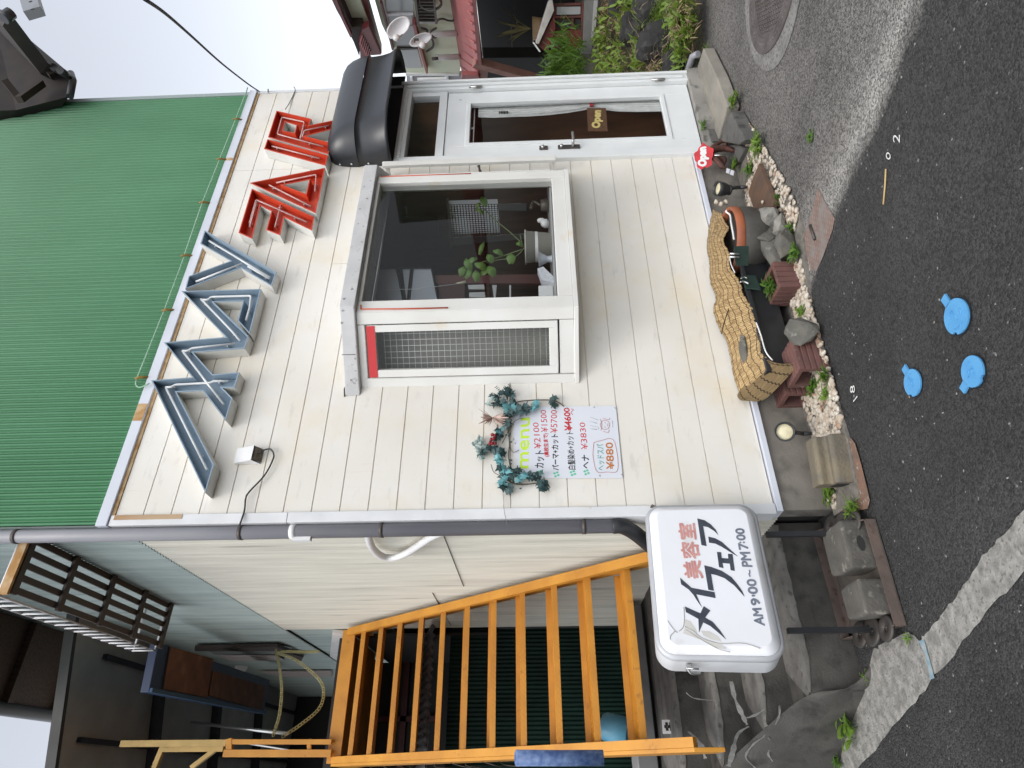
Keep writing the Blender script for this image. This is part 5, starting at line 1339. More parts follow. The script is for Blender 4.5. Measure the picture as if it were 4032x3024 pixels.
# thin wire from the garland to the pipe
mb = MB(); mb.tube(bez([ony(Mq(560,1370), -.01), ony(Mq(580,1560), -.02), ony(c32(1080, 40), -.02), onx(c32(1100,150), -.09)], 4), .0015, 5); mb.build("wire", M_GREYPIPE, base=(.1, -.02, 1.2), label="thin pale wire running from the ivy garland to the grey downpipe", category="wire")

# =================================================================== orange steel stair
M_ORG = mat("orange painted steel", (.60,.275,.035), (.48,.205,.025), 5, .5, .08, 70, col3=(.30,.13,.03), scale3=16, thr3=(.64,.78))
so3 = thing("steel_stair", "orange painted open steel stair climbing along the side wall of the salon", "stair", (-.5, .6, .45))
TR = [(.69, .715), (.80+.03, .945), (.995, 1.15), (1.165, 1.36), (1.335, 1.56), (1.505, 1.76), (1.675, 1.955), (1.84, 2.145), (2.01, 2.34), (2.175, 2.525), (2.35, 2.71)]
# stringers: parallelogram channels
def stringer(x0, x1, nm):
    mb = MB(); A_ = [(.40, .50), (2.46, 2.86), (2.80, 2.86), (2.80, 2.70), (2.62, 2.70), (.58, .35), (.40, .35)]
    mb.prism([(x0, y, z) for y, z in A_], (x1-x0, 0, 0))
    mb.build(nm, M_ORG, so3, bevel=.003)
stringer(-.055, -.040, "stringer"); stringer(-1.055, -1.035, "stringer")
for (x0, x1) in ((-.10, -.055), (-1.035, -.99)):
    mb = MB(); A_ = [(.40, .50), (2.46, 2.86), (2.50, 2.845), (.43, .475)]; mb.prism([(x0, y, z) for y, z in A_], (x1-x0, 0, 0)); mb.build("stringer_flange", M_ORG, so3)
for y, z in TR:
    mb = MB(); mb.box(-1.033, -.058, y, y+.24, z-.006, z); mb.box(-1.033, -.058, y-.001, y+.004, z-.036, z-.0065); mb.box(-1.033, -.058, y+.236, y+.240, z, z+.035)
    n = 56
    for k in range(n):
        x = -1.02 + .95*k/n
        for j in range(2 if z > 1.25 else 8):
            yy = y+.012+j*.03; s = 1 if (k+j) % 2 else -1
            mb.obox((x-.006*s, yy-.007, z), (.012*s, .014, 0), (.004, -.003*s, 0), (0,0,.0016))
        s = 1 if k % 2 else -1
        mb.obox((x-.006*s, y-.0012, z-.031), (.012*s, 0, .022), (.004, 0, -.002*s), (0,-.0016,0))
    mb.build("tread", M_ORG, so3)
# landing edge beam
mb = MB(); mb.box(-1.035, -.055, 2.47, 2.49, 2.795, 2.90); mb.box(-1.035, -.055, 2.49, 3.6, 2.875, 2.90); mb.build("landing", M_ORG, so3)
k5 = K(500, 2424, 800)
M_YEL = mat("faded yellow paint", (.50,.34,.12), (.40,.27,.09), 9, .6, .1, 60, col3=(.2,.13,.06), scale3=20, thr3=(.62,.75))
def bar(name, p, q, wd, m, parent, up=V3((0,1,0)), dp=None):
    p, q = V3(p), V3(q); d = q-p; s = d.cross(up).normalized(); t = s.cross(d).normalized(); h = dp or wd
    mb = MB(); mb.obox(p-s*wd/2-t*h/2, d, s*wd, t*h); return mb.build(name, m, parent, bevel=.002)
yv = 2.42
bar("rail_post", ony(k5(2230,1500), yv), ony(k5(1060,1500), yv), .05, M_ORG, so3)
bar("rail_post", ony(k5(2230,1375), yv), ony(k5(1090,1375), yv), .035, M_ORG, so3)
bar("rail_cross_bar", ony(k5(1120,1340), yv+.002), ony(k5(1120,1530), yv+.002), .045, M_ORG, so3)
bar("rail_cross_bar", ony(k5(1985,1345), yv+.002), ony(k5(1985,1480), yv+.002), .03, M_ORG, so3)
bar("rail_brace", ony(k5(1290,1390), yv+.03), ony(k5(1980,1500), yv+.03), .012, M_STEEL, so3)
bar("tall_post", ony(k5(1090,1385), yv+.05), ony(k5(-60,1395), yv+.05), .045, M_YEL, so3)
bar("tall_post", ony(k5(1060,1445), yv+.12), ony(k5(400,1450), yv+.12), .045, M_YEL, so3)
bar("post_brace", ony(k5(395,1430), yv+.12), ony(k5(300,1659), yv+.12), .04, M_YEL, so3)
bar("post_brace", ony(k5(960,1460), yv+.12), ony(k5(700,1659), yv+.12), .035, M_YEL, so3)
# tangle of wires and ties on the outer stringer
mb = MB(); r5 = random.Random(2)
for k in range(14):
    y = .9+.1*k; z = 1.2+.09*k; p = V3((-1.06, y, .62+ (y-.5)*1.1)); mb.tube(bez([p, p+V3((-.02, r5.uniform(-.05,.05), r5.uniform(-.08,.0))), p+V3((-.03, r5.uniform(-.08,.08), r5.uniform(-.16,-.05)))], 4), .002, 4)
mb.build("wire_ties", M_DSTEEL, so3)
# blue wrapped bundle outside the stair
q22 = K(2000, 2400, 800)
mb = MB(); mb.tube([onx(q22(90,1615), -1.10), onx(q22(550,1618), -1.10), onx(q22(1040,1615), -1.10)], .028, 12); bb = mb.build("pipe_bundle", mat("blue wrapping", (.05,.10,.26), (.16,.24,.42), 30, .5, .3, 60), base=(-1.1, .9, 1.2), label="blue wrapped pipe tied along the outer side of the orange stair", category="pipe")

# =================================================================== under and behind the stair
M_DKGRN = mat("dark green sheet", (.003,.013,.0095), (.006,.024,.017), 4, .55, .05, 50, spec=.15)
sh = thing("dark_green_wall", "dark green corrugated sheet wall standing behind the orange stair", "wall", (-.8, 2.78, .4))
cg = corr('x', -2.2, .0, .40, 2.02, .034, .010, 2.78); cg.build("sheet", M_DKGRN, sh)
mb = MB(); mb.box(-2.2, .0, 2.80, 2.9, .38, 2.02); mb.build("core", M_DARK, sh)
lean = thing("wavy_canopy", "dark wavy plastic canopy over the green wall under the stair", "canopy", (-.8, 2.4, 2.05))
P = []
for i in range(90):
    x = -2.1+2.05*i/89; dz = .016*math.sin(x*2*math.pi/.063); P.append([(x, 2.30, 2.10+dz), (x, 2.62, 2.19+dz), (x, 2.95, 2.28+dz)])
mb = MB(); mb.grid(P); o = mb.build("wavy_sheet", mat("smoky plastic", (.07,.07,.07), (.04,.04,.04), 9, .35), lean); s_ = o.modifiers.new("t", 'SOLIDIFY'); s_.thickness = .003
mb = MB(); mb.box(-2.1, -.05, 2.95, 2.99, 2.2, 2.26); mb.build("beam", M_DSTEEL, lean)
dk = thing("dark_annex", "unlit upper recess with dark red steel window frames behind the stair", "annex", (-.8, 4.2, 2.2))
mb = MB(); mb.box(-2.2, -.05, 4.2, 4.3, 2.0, 3.05); mb.build("wall", M_DARK, dk)
M_MAROON = mat("dark maroon steel", (.075,.014,.018), (.05,.01,.014), 9, .5)
for x0, x1, z0, z1 in ((-2.2,-.05,2.62,2.68), (-2.2,-.05,2.42,2.46), (-.62,-.57,2.3,3.0), (-1.2,-1.15,2.3,3.0)):
    mb = MB(); mb.box(x0, x1, 4.14, 4.19, z0, z1); mb.build("window_bar", M_MAROON, dk)
mb = MB(); mb.box(-2.2, -.04, 2.9, 4.2, 2.98, 3.05); mb.build("ceiling", M_DARK, dk)
mb = MB(); mb.box(-.055, -.035, 2.74, 4.2, 1.6, 2.86); mb.build("shade_panel", M_DARK, dk)  # black panel added for the shade behind the upper treads
# rolled metal rail and grille at the foot of the green wall
gt = thing("shutter_rail", "grey folded metal gutter lying along the foot of the green wall", "gutter", (-.6, 2.0, .47))
mb = MB(); mb.prism([(-1.9, y, z) for y, z in ((1.75,.47), (1.75,.60), (1.79,.64), (1.86,.60), (1.92,.62), (1.92,.47))], (1.86, 0, 0)); mb.build("profile", mat("grey folded steel", (.20,.20,.20), (.14,.14,.14), 6, .45, metal=.4), gt, bevel=.006)
vg = thing("vent_grille", "small white plastic grille standing at the top of the concrete steps", "grille", (-.98, 1.2, .45))
P = [ony(q22(*q), 1.25) for q in ((1825,1350), (1800,1200), (1680,1200), (1690,1350))]
mb = MB(); mb.prism(P, (0, .02, 0)); mb.build("plate", M_WHITEPL, vg)
for (u, v) in ((.3,.3), (.5,.3), (.7,.3), (.5,.5), (.3,.65), (.7,.65), (.5,.75)):
    c = (P[0]*(1-u)+P[1]*u)*(1-v)+(P[3]*(1-u)+P[2]*u)*v; mb = MB(); mb.box(c.x-.008, c.x+.008, c.y-.002, c.y, c.z-.008, c.z+.008); mb.build("slot", M_DARK, vg)
jg = thing("watering_jug", "light blue plastic watering jug upside down behind the lowest stair treads", "jug", tuple(ony(q22(1150,1300), 1.5)))
jc = ony(q22(1190,1310), 1.5); ax = V3((-.25, -.3, -.85)).normalized()
mb = MB(); mb.lathe([(.0, -.10), (.075, -.10), (.085, -.08), (.09, .08), (.082, .08), (.07, -.07)], jc, ax, 20); mb.build("body", mat("light blue plastic", (.10,.30,.42), (.13,.36,.50), 6, .4), jg)
mb = MB(); mb.tube(bez([jc-ax*.02+V3((-.08,0,.0)), jc-ax*.10+V3((-.13,-.02,.02)), jc-ax*.16+V3((-.10,-.03,.03))], 5), [.03]*6+[.025, .02, .018, .016, .015], 10); mb.build("spout", MATS["light blue plastic"], jg)
mb = MB(); mb.tube([jc+V3((-.06,.02,-.10)), jc+V3((-.065,.02,-.35))], .010, 8); mb.build("metal_tube", M_STEEL, base=jc-V3((0,0,.4)), label="thin bright metal tube standing below the blue watering jug", category="tube")
# far alley end: white tiled building
wt = thing("white_tiled_building", "white building at the end of the alley seen past the stair", "building", (-2.5, 11, 0))
mb = MB(); mb.box(-4.5, -.1, 11, 15, -.3, 5.0); mb.build("wall", mat("bright white tile wall", (.78,.77,.76), (.72,.71,.71), 3, .5), wt)
mb = MB()
for z in (1.2, 1.9, 2.6, 3.3, 4.0, 4.7): mb.box(-4.5, -.1, 10.99, 11.0, z, z+.02)
mb.build("tile_course", mat("grey joint", (.45,.45,.45)), wt)
mb = MB(); mb.box(-4.5, -.1, 10.9, 11, 3.0, 3.25); mb.build("red_band", M_MAROON, wt)
# white boxes on the wall at the top of the stair
for nm, pts, x, lb in (("socket_strip", ((160,265), (290,270), (280,560), (210,560), (135,510)), -.04, "white plastic outlet box on the side wall at the head of the stair"), ("cable_cover", ((210,560), (250,560), (215,810), (185,800)), -.04, "white cable cover under the outlet box on the side wall")):
    kk = K(1250, 2400, 800); P = [onx(kk(*q), x) for q in pts]
    mb = MB(); mb.prism(P, (.035, 0, 0)); mb.build(nm, M_WHITEPL, base=P[0], bevel=.004, label=lb, category="electric box")

# =================================================================== side wall fittings, canopy, balcony
bl = thing("window_balcony", "dark brown slatted window balcony with white railing high on the side wall", "balcony", (-.15, 1.0, 4.0))
M_BROWN = mat("dark brown steel", (.045,.033,.028), (.035,.026,.022), 6, .55)
M_WRAIL = mat("white painted rail", (.78,.78,.80), (.70,.70,.72), 8, .4)
kz = K(0, 2100, 700)
ZB = 4.02
near_w, near_o, far_w, far_o = V3((-.005, -.0, ZB)), V3((-.30, -.0, ZB)), V3((-.005, 1.72, ZB)), V3((-.30, 1.72, ZB))
for k in range(5):
    x = -.02 - .27*k/4; mb = MB(); mb.box(x-.022, x+.012, .12, 1.72, ZB, ZB+.012); mb.build("floor_slat", M_BROWN, bl)
for y in (.14, .52, .92, 1.31, 1.68):
    mb = MB(); mb.box(-.325, -.005, y-.02, y+.02, ZB-.02, ZB-.001); mb.build("bearer", M_BROWN, bl)
mb = MB(); mb.box(-.335, -.0, .092, .108, ZB-.02, ZB+.03); mb.build("end_plate", M_RUST, bl)
for z in (ZB+.03, ZB+.19):
    mb = MB(); mb.tube([(-.0, .10, z), (-.34, .10, z), (-.34, 1.70, z), (-.0, 1.70, z)], .010, 8, smooth=True); mb.build("rail", M_WRAIL, bl)
for k in range(17):
    y = .12+1.56*k/16; mb = MB(); mb.tube([(-.34, y, ZB+.03), (-.34, y, ZB+.19)], .006, 6); mb.build("baluster", M_WRAIL, bl)
# roof over the alley: grey sheets on dark joists
cn = thing("alley_roof", "grey sheet roof on dark steel joists spanning the alley left of the salon", "roof", (-1.2, 4, 4.95))
ZC = 4.95
SK = -.33
mb = MB(); mb.prism([(-.01, 2.0, ZC), (-3.2, 2.0-3.2*SK, ZC), (-3.2, 8.4, ZC), (-.01, 7.6, ZC)], (0,0,.05)); mb.build("sheet", mat("grey soffit sheet", (.50,.50,.47), (.42,.42,.40), 4, .8, .05, 30), cn)
M_JOIST = mat("dark joist", (.022,.022,.03), (.03,.03,.038), 6, .6)
for y in (3.30, 4.60, 5.85):
    mb = MB(); mb.prism([(-.01, y, ZC-.08), (-3.2, y-3.2*SK, ZC-.08), (-3.2, y+.09-3.2*SK, ZC-.08), (-.01, y+.09, ZC-.08)], (0,0,.079)); mb.build("joist", M_JOIST, cn)
for x in (-.24, -.86):
    mb = MB(); mb.box(x-.02, x+.02, 2.5, 7.5, ZC-.04, ZC-.002); mb.build("purlin", M_JOIST, cn)
mb = MB(); mb.prism([(-.01, 1.955, ZC-.03), (-3.2, 1.955-3.2*SK, ZC-.03), (-3.2, 1.997-3.2*SK, ZC-.03), (-.01, 1.997, ZC-.03)], (0,0,.08)); mb.build("fascia", mat("grey roof edge", (.06,.06,.057), (.045,.045,.043), 5, .7), cn)
mb = MB(); mb.box(-3.2, -.01, 7.5, 7.6, 2.5, ZC); mb.build("end_wall", M_DARK, cn)
# eave of the main roof, side
ev = thing("roof_eave", "dark boarded eave of the salon roof overhanging the alley", "eave", (-.3, 2.5, 5.45))
mb = MB(); mb.box(-.64, -.012, -.5, 5.5, 5.46, 5.56); mb.build("soffit", M_DWOOD, ev)
mb = MB(); mb.tube([(-.66, -.5, 5.44), (-.66, 5.5, 5.44)], .05, 12); mb.build("gutter", mat("dark gutter", (.05,.05,.055), rough=.4), ev)
for y in (.4, 1.0, 1.6, 2.2, 2.8):
    mb = MB(); mb.box(-.62, -.02, y, y+.05, 5.40, 5.459); mb.build("rafter", M_DWOOD, ev)
# blue framed hanging box with board bottom
bx = thing("blue_sign_box", "blue framed box with a bare plywood underside hanging from the alley roof", "sign box", (-.45, 3.2, 4.2))
P4 = [(345,300), (240,835), (1490,1070), (1555,700)]
def bpt(q): return onz(k5(*q), 4.2)
C4 = [bpt(q) for q in P4]
mb = MB(); mb.prism(C4, (0,0,.07)); mb.build("case", mat("blue painted steel", (.006,.022,.07), (.009,.03,.08), 8, .45), bx, bevel=.006)
M_PLY = mat("brown plywood", (.165,.075,.042), (.105,.05,.032), 7, .8, .15, 40, col3=(.22,.12,.08), scale3=5, thr3=(.55,.75))
pl1 = [bpt(q) for q in ((460,340), (380,800), (860,890), (925,470))]; pl2 = [bpt(q) for q in ((925,600), (880,870), (1460,1030), (1500,770))]
for P in (pl1, pl2):
    mb = MB(); mb.prism([p-V3((0,0,.012)) for p in P], (0,0,.011)); mb.build("plywood", M_PLY, bx)
mb = MB(); mb.obox(C4[1]+V3((0,0,-.02)), C4[2]-C4[1], V3((.03,.0,0)), (0,0,.02)); mb.build("edge_strip", mat("pale blue edge", (.03,.08,.15), rough=.5), bx)
# folded awning arm and strips on the side wall
fa_ = thing("shutter_housing", "dark brown shutter housing over pale panels on the rear of the side wall", "shutter", (-.03, 4, 3.9))
Q = [onx(k5(*q), -.03) for q in ((745,320), (1640,305), (1840,385), (1650,352), (750,352))]
mb = MB(); mb.prism(Q, (-.03,0,0)); mb.build("hood", M_BROWN, fa_)
for a_, m_ in ((((860,362), (1630,355), (1630,405), (960,410)), mat("mid grey panel", (.18,.19,.19), rough=.5)), (((1000,428), (1640,428), (1720,475), (1130,480)), mat("pale pinkish panel", (.42,.37,.36), rough=.6)), (((1430,600), (2230,595), (2230,655), (1690,655)), MATS["pale pinkish panel"])):
    mb = MB(); mb.prism([onx(k5(*q), -.02) for q in a_], (-.012,0,0)); mb.build("panel", m_, fa_)
mb = MB(); mb.prism([onx(k5(*q), -.045) for q in ((1690,395), (1900,475), (1925,430), (1800,400))], (-.02,0,0)); mb.build("bracket_arm", M_DSTEEL, fa_)
dl = ony(k5(1245,558), 4.6)
mb = MB(); mb.lathe([(0, .012), (.05, .010), (.07, 0)], dl, (-.3,-.8,-.5), 20); mb.build("ceiling_lamp", M_WHITEPL, base=dl, label="small round pale lamp under the rear eave by the pink panels", category="lamp")
# chains
def chain(label, pts, y0_, y1_, r=.011):
    pp = []
    n = len(pts)
    for i, q in enumerate(pts): pp.append(ony(k5(*q), y0_+(y1_-y0_)*i/(n-1)))
    pp = resamp(pp, 46); th = thing("plastic_chain", label, "chain", tuple(pp[0]), "yellow plastic chains at the stair head")
    mb = MB()
    for i in range(len(pp)-1):
        a, c = pp[i], pp[i+1]; d = (c-a); L_ = d.length*.72; d.normalize(); s = d.cross(V3((0,1,0)) if i % 2 else V3((.4,.8,.3))).normalized(); m_ = (a+c)/2
        mb.tube([m_+d*(L_*math.cos(t))+s*(r*math.sin(t)) for t in [k*math.pi/5 for k in range(10)]], .0035, 5, closed=True)
    mb.build("links", mat("yellowed plastic", (.46,.42,.20), (.36,.32,.15), 20, .6), th)
chain("upper yellow plastic chain hanging straight between wall bracket and stair post", [(1620,370), (1660,560), (1685,800), (1660,1080), (1590,1310)], 3.2, 2.5)
chain("lower yellow plastic chain sagging in a loop towards the stair post", [(1650,410), (1850,490), (2060,660), (2140,800), (2100,1000), (1900,1180), (1690,1320)], 3.1, 2.5)
chain("short bunch of yellow chain tied at the wall bracket", [(1650,400), (1760,390), (1900,395), (2090,390)], 3.2, 3.0)
mb = MB(); mb.tube([ony(k5(700,1165), 3.6), ony(k5(1760,1285), 3.2)], .014, 8); mb.build("curtain_pole", M_STEEL, base=ony(k5(700,1165), 3.6), label="bright metal pole slanting under the alley roof above the stair", category="pole")
# =================================================================== overhead: rope, cable, eave corner, cross arm
rp = thing("green_rope", "pale green rope strung along the green cladding through rusty clips", "rope", (2, -.05, 3.6))
kpts = [c11(1540,545), c11(1530,580), c11(1470,735), c11(1370,985), c11(1262,1255), c11(1148,1585), c21(1150,10), c21(1025,345), c21(855,768)]
P = [ony(q, -.035) for q in kpts]
mb = MB(); mb.tube(P + bez([ony(c21(855,768), -.035), ony(c21(845,810), -.035), ony(c21(870,830), -.035), ony(c21(930,805), -.04)], 3), .0045, 6)
mb.build("cord", mat("pale green cord", (.28,.48,.32), (.36,.56,.42), 60, .8), rp)
for q in (c11(1465,740), c11(1365,990), c11(1258,1260), c11(1145,1590), c21(1028,350), c21(862,772)):
    a = ony(q, -.04); mb = MB(); mb.tube([a+V3((-.004,0,.02)), a+V3((.006,.0,-.01)), a+V3((.022,.03,-.045))], .0085, 6); mb.build("clip", mat("rusty yellow clip", (.34,.22,.05), (.16,.10,.03), 40, .7), rp)
cb1 = [c11(1610,567), c11(1540,520), c11(1380,395), c11(1180,215), c11(1030,85), c11(900,-5)]
mb = MB(); ys = [-.01, -.4, -1.0, -1.7, -2.1, -2.4]
mb.tube(bez([ony(q, y) for q, y in zip(cb1, ys)], 5), [.0055]*26, 6); mb.build("service_cable", M_DARK, base=(3.8, 0, 3.5), label="dark service cable running from the right top corner of the cream wall into the sky", category="cable")
kf = thing("cable_hook", "small bent wire hook on the right edge of the cream wall above the letter R", "hook", (3.8, 0, 3.2))
mb = MB(); mb.tube(bez([ony(c11(1828,540), -.05), ony(c11(1835,565), -.01), ony(c11(1800,640), -.01), ony(c11(1775,680), -.05)], 4), .003, 5); mb.build("wire", M_DSTEEL, kf)
mb = MB(); mb.tube([ony(c11(1668,555), -.04), ony(c11(1668,575), -.005)], .005, 5); mb.build("stub", M_DSTEEL, kf)
# eave corner
ec = thing("tiled_eave", "dark eave corner of an upper roof with rounded edge tiles against the sky", "eave", (4.0, -.1, 5.1))
A0 = ony(c11(430,600), -.14); A1 = ony(c11(100,685), -.10); A2 = onz(c11(-60,690), 5.62); A3 = onz(c11(-60,40), 6.3); A4 = ony(c11(60,75), -.9); A5 = ony(c11(300,395), -.35); A6 = ony(c11(450,470), -.14)
M_EAVE = mat("dark eave boards", (.022,.018,.018), (.04,.03,.026), 6, .8)
lp = [A0, A1, A2, A3, A4, A5, A6]
mb = MB(); mb.prism(lp, V3((.05, .12, .16))); mb.build("eave_boards", M_EAVE, ec)
for a, c in (((30,500), (110,600)), ((120,620), (260,520)), ((200,330), (330,470))):
    bar("rafter", ony(c11(*a), -.32), ony(c11(*c), -.22), .05, mat("brown rafter", (.035,.025,.02), rough=.8), ec)
mb = MB(); mb.tube([ony(c11(440,455), -.17), ony(c11(455,500), -.16), ony(c11(435,600), -.14)], .028, 12); mb.build("end_tile", mat("black roof tile", (.04,.04,.045), rough=.4), ec)
for q in ((320,410), (370,430), (410,450)):
    mb = MB(); p = ony(c11(*q), -.25); mb.tube([p+V3((-.05,-.05,.0)), p+V3((.03,.05,.02))], .03, 10); mb.build("verge_tile", MATS["black roof tile"], ec)
mb = MB(); mb.tube([ony(c11(20,115), -.95), ony(c11(70,80), -.95)], .04, 10); mb.build("ridge_tile", MATS["black roof tile"], ec)
ca = thing("pole_cross_arm", "grey steel cross arm of a utility pole at the edge of the sky", "cross arm", tuple(ony(c11(200,40), -1.5)))
bar("steel_arm", ony(c11(180,-30), -1.5), ony(c11(215,85), -1.5), .085, mat("galvanised steel", (.30,.31,.33), rough=.5, metal=.3), ca, dp=.05)
mb = MB()
for q in ((192,12), (205,60)): mb.lathe([(0,.002), (.010,.002)], ony(c11(*q), -1.545), (0,-1,0), 10)
mb.build("bolt_hole", M_DARK, ca)

# =================================================================== neighbour to the right
nc_d = V3((.45, .89, 0)).normalized(); nc_n = V3((-nc_d.y, nc_d.x, 0))
HC = CAM + ray((1700, 285))*(11.0)
HC = V3((HC.x, HC.y, 0))
hs_ = thing("neighbour_house", "pale green house with red metal roofs and eaves behind the right corner of the salon", "house", (HC.x, HC.y, .4))
kE = K(1250, 0, 700)
def hw(q, d=0): return onp(q, HC + nc_n*d, nc_n)
def hpoly(nm, pts, m, d=0, th=.06, parent=None, ext=0, down=0, **kw):
    P = [hw(q, d) for q in pts]; mb = MB()
    if ext:
        lim = min(q[1] for q in pts)
        P = [p - nc_d*ext if q[1] <= lim+1 else p for p, q in zip(P, pts)]
    if down:
        lx = max(q[0] for q in pts); P = [V3((p.x, p.y, min(p.z, down))) if q[0] >= lx-30 else p for p, q in zip(P, pts)]
    mb.prism(P, -nc_n*th); return mb.build(nm, m, parent or hs_, **kw)
M_PGRN = mat("pale green stucco", (.74,.80,.62), (.68,.73,.56), 2.5, .8, .1, 30, col3=(.40,.43,.35), scale3=3, thr3=(.6,.8))
M_RROOF = mat("weathered red roof", (.36,.12,.115), (.30,.09,.09), 3, .5, .05, 20)
M_RDARK = mat("dark red metal", (.11,.018,.02), (.16,.03,.03), 4, .45)
M_WINGR = mat("grey window", (.30,.32,.32), (.35,.36,.36), 2, .25)
hpoly("wall", [kE(740,-700), kE(1690,-700), kE(1690,0), kE(1780,860), kE(1760,930), kE(1100,930), kE(800,300)], M_PGRN, 0, 4.5, ext=5)
hpoly("corner_board", [kE(1100,920), kE(1760,928), kE(1760,945), kE(1100,945)], M_DOORW, .03)
hpoly("window", [kE(840,-200), kE(1180,-200), kE(1200,190), kE(1210,300), kE(930,320), kE(860,190)], M_WINGR, .015)
hpoly("window", [kE(930,330), kE(1190,320), kE(1240,590), kE(990,590)], M_WINGR, .015)
hpoly("window", [kE(1030,625), kE(1245,615), kE(1305,845), kE(1110,845), kE(1080,815)], M_WINGR, .015)
hpoly("window_frame", [kE(790,0), kE(825,0), kE(960,620), kE(940,625)], M_WRAIL, .05)
hpoly("window_frame", [kE(860,180), kE(1190,172), kE(1190,190), kE(865,200)], M_WRAIL, .04)
hpoly("window_mullion", [kE(985,600), kE(1245,598), kE(1250,615), kE(990,618)], M_BROWN, .04)
hpoly("window_sill", [kE(1180,310), kE(1215,305), kE(1375,915), kE(1350,915)], M_RROOF, .12, .14)
hpoly("window_hood", [kE(560,0), kE(610,0), kE(800,665), kE(770,680), kE(690,470)], M_RDARK, .16, .16)
hpoly("window_hood", [kE(780,40), kE(800,40), kE(950,620), kE(925,630)], M_RDARK, .10, .1)
hpoly("upper_wall", [kE(300,-300), kE(560,-300), kE(640,300), kE(560,340), kE(420,340)], M_PGRN, .2, 3.5, ext=5)
hpoly("upper_eave", [kE(120,-60), kE(300,-60), kE(430,340), kE(560,340), kE(520,700), kE(450,520), kE(330,290), kE(240,130)], mat("dark eave boards far", (.035,.028,.025), rough=.8), .35, .6, ext=5)
hpoly("roof", [kE(520,520), kE(560,370), kE(640,330), kE(790,680), kE(640,690), kE(540,810)], M_RDARK, .40, .1)
for k in range(7):
    hpoly("roof_rib", [kE(525+18*k, 560+40*k*.8), kE(555+18*k, 440+42*k*.8), kE(562+18*k, 445+42*k*.8), kE(532+18*k, 566+40*k*.8)], M_RROOF, .43, .03)
hpoly("barge_board", [kE(180,-20), kE(230,-20), kE(330,230), kE(430,440), kE(410,470), kE(300,240)], M_RDARK, .45, .06)
# lean to roof with ribs
M_LEAN = M_RROOF
la = [kE(1690,-300), kE(1915,-300), kE(1925,0), kE(2010,940), kE(1800,940)]
P = [hw(la[0], .0)-nc_d*5, hw(la[1], 1.1)-nc_d*5, hw(la[2], 1.1), hw(la[3], 1.1), hw(la[4], .0)]
mb = MB(); mb.prism(P, V3((0,0,-.05))); mb.build("lean_to_roof", M_LEAN, hs_)
for k in range(9):
    y = -60 + 118*k
    a, c = hw(kE(1700+.12*max(0,y)*.9, y-60), .03), hw(kE(1925+.095*max(0,y+60), y+120), 1.12)
    mb = MB(); mb.tube([a+V3((0,0,.012)), c+V3((0,0,.012))], .014, 5); mb.build("roof_rib", M_LEAN, hs_)
hpoly("fascia", [kE(1925,-300), kE(1965,-300), kE(2055,740), kE(2030,745), kE(1940,240)], M_RDARK, 1.05, .06, ext=5)
hpoly("lean_to_end", [kE(1800,930), kE(2000,940), kE(2030,1000), kE(1790,1000)], M_RROOF, 1.15, .06)
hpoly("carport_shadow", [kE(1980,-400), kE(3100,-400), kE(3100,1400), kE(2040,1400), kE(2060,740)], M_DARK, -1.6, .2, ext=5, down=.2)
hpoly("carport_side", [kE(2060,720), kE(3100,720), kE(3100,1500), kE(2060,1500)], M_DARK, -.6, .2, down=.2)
for pts in (((2400,300), (2420,300), (2430,600), (2410,600)), ((2060,1000), (2600,990), (2600,1010), (2060,1020))):
    hpoly("carport_frame", [kE(*q) for q in pts], mat("dim grey frame", (.10,.10,.10)), -1.3, .05)
P0, P1 = hw(kE(1950,770), 1.05), hw(kE(3050,1120), 1.05)
bar("lean_to_post", hw(kE(1945,770), 1.05), hw(kE(2900,1030), 1.0), .11, mat("salmon painted steel", (.36,.19,.155), (.28,.14,.115), 6, .6), hs_, up=nc_n)
bar("lean_to_brace", hw(kE(2060,990), 1.0), hw(kE(2085,830), 1.0), .10, MATS["salmon painted steel"], hs_, up=nc_n)
# side windows seen behind the corner board
hpoly("side_wall", [kE(1110,945), kE(1800,945), kE(1830,1200), kE(1110,1200)], mat("greyish wall", (.34,.33,.36), rough=.6), -.25, .1)
for pts in (((1240,990), (1620,980), (1620,1020), (1240,1030)), ((1590,945), (1625,945), (1640,1060), (1610,1060)), ((1150,960), (1180,960), (1190,1040), (1160,1040))):
    hpoly("side_window_frame", [kE(*q) for q in pts], M_WRAIL, -.2, .04)
for q0_, q1_, q2_ in (((1430,440), (1460,425), (1740,412)), ((1465,710), (1500,715), (1770,705))):
    mb = MB(); mb.tube([hw(kE(*q), .12) for q in (q0_, q1_, q2_)], .045, 8); mb.build("vent_pipe", M_WHITEPL, hs_)
    mb = MB(); mb.tube([hw(kE(*q0_), .12), hw(kE(q0_[0]+5, q0_[1]+40), .16)], .06, 8); mb.build("pipe_mouth", M_DSTEEL, hs_)
mb = MB()
mb.tube(bez([hw(kE(*q), .05) for q in ((1480,290), (1500,250), (1560,235), (1620,255), (1680,260), (1700,240))], 4), .015, 5)
mb.tube(bez([hw(kE(*q), .05) for q in ((1360,640), (1430,590), (1440,520), (1410,460), (1420,390), (1480,350))], 4), .018, 5)
mb.tube(bez([hw(kE(*q), .05) for q in ((1280,430), (1350,420), (1360,370), (1290,350))], 4), .018, 5)
mb.build("cable", M_DSTEEL, hs_)
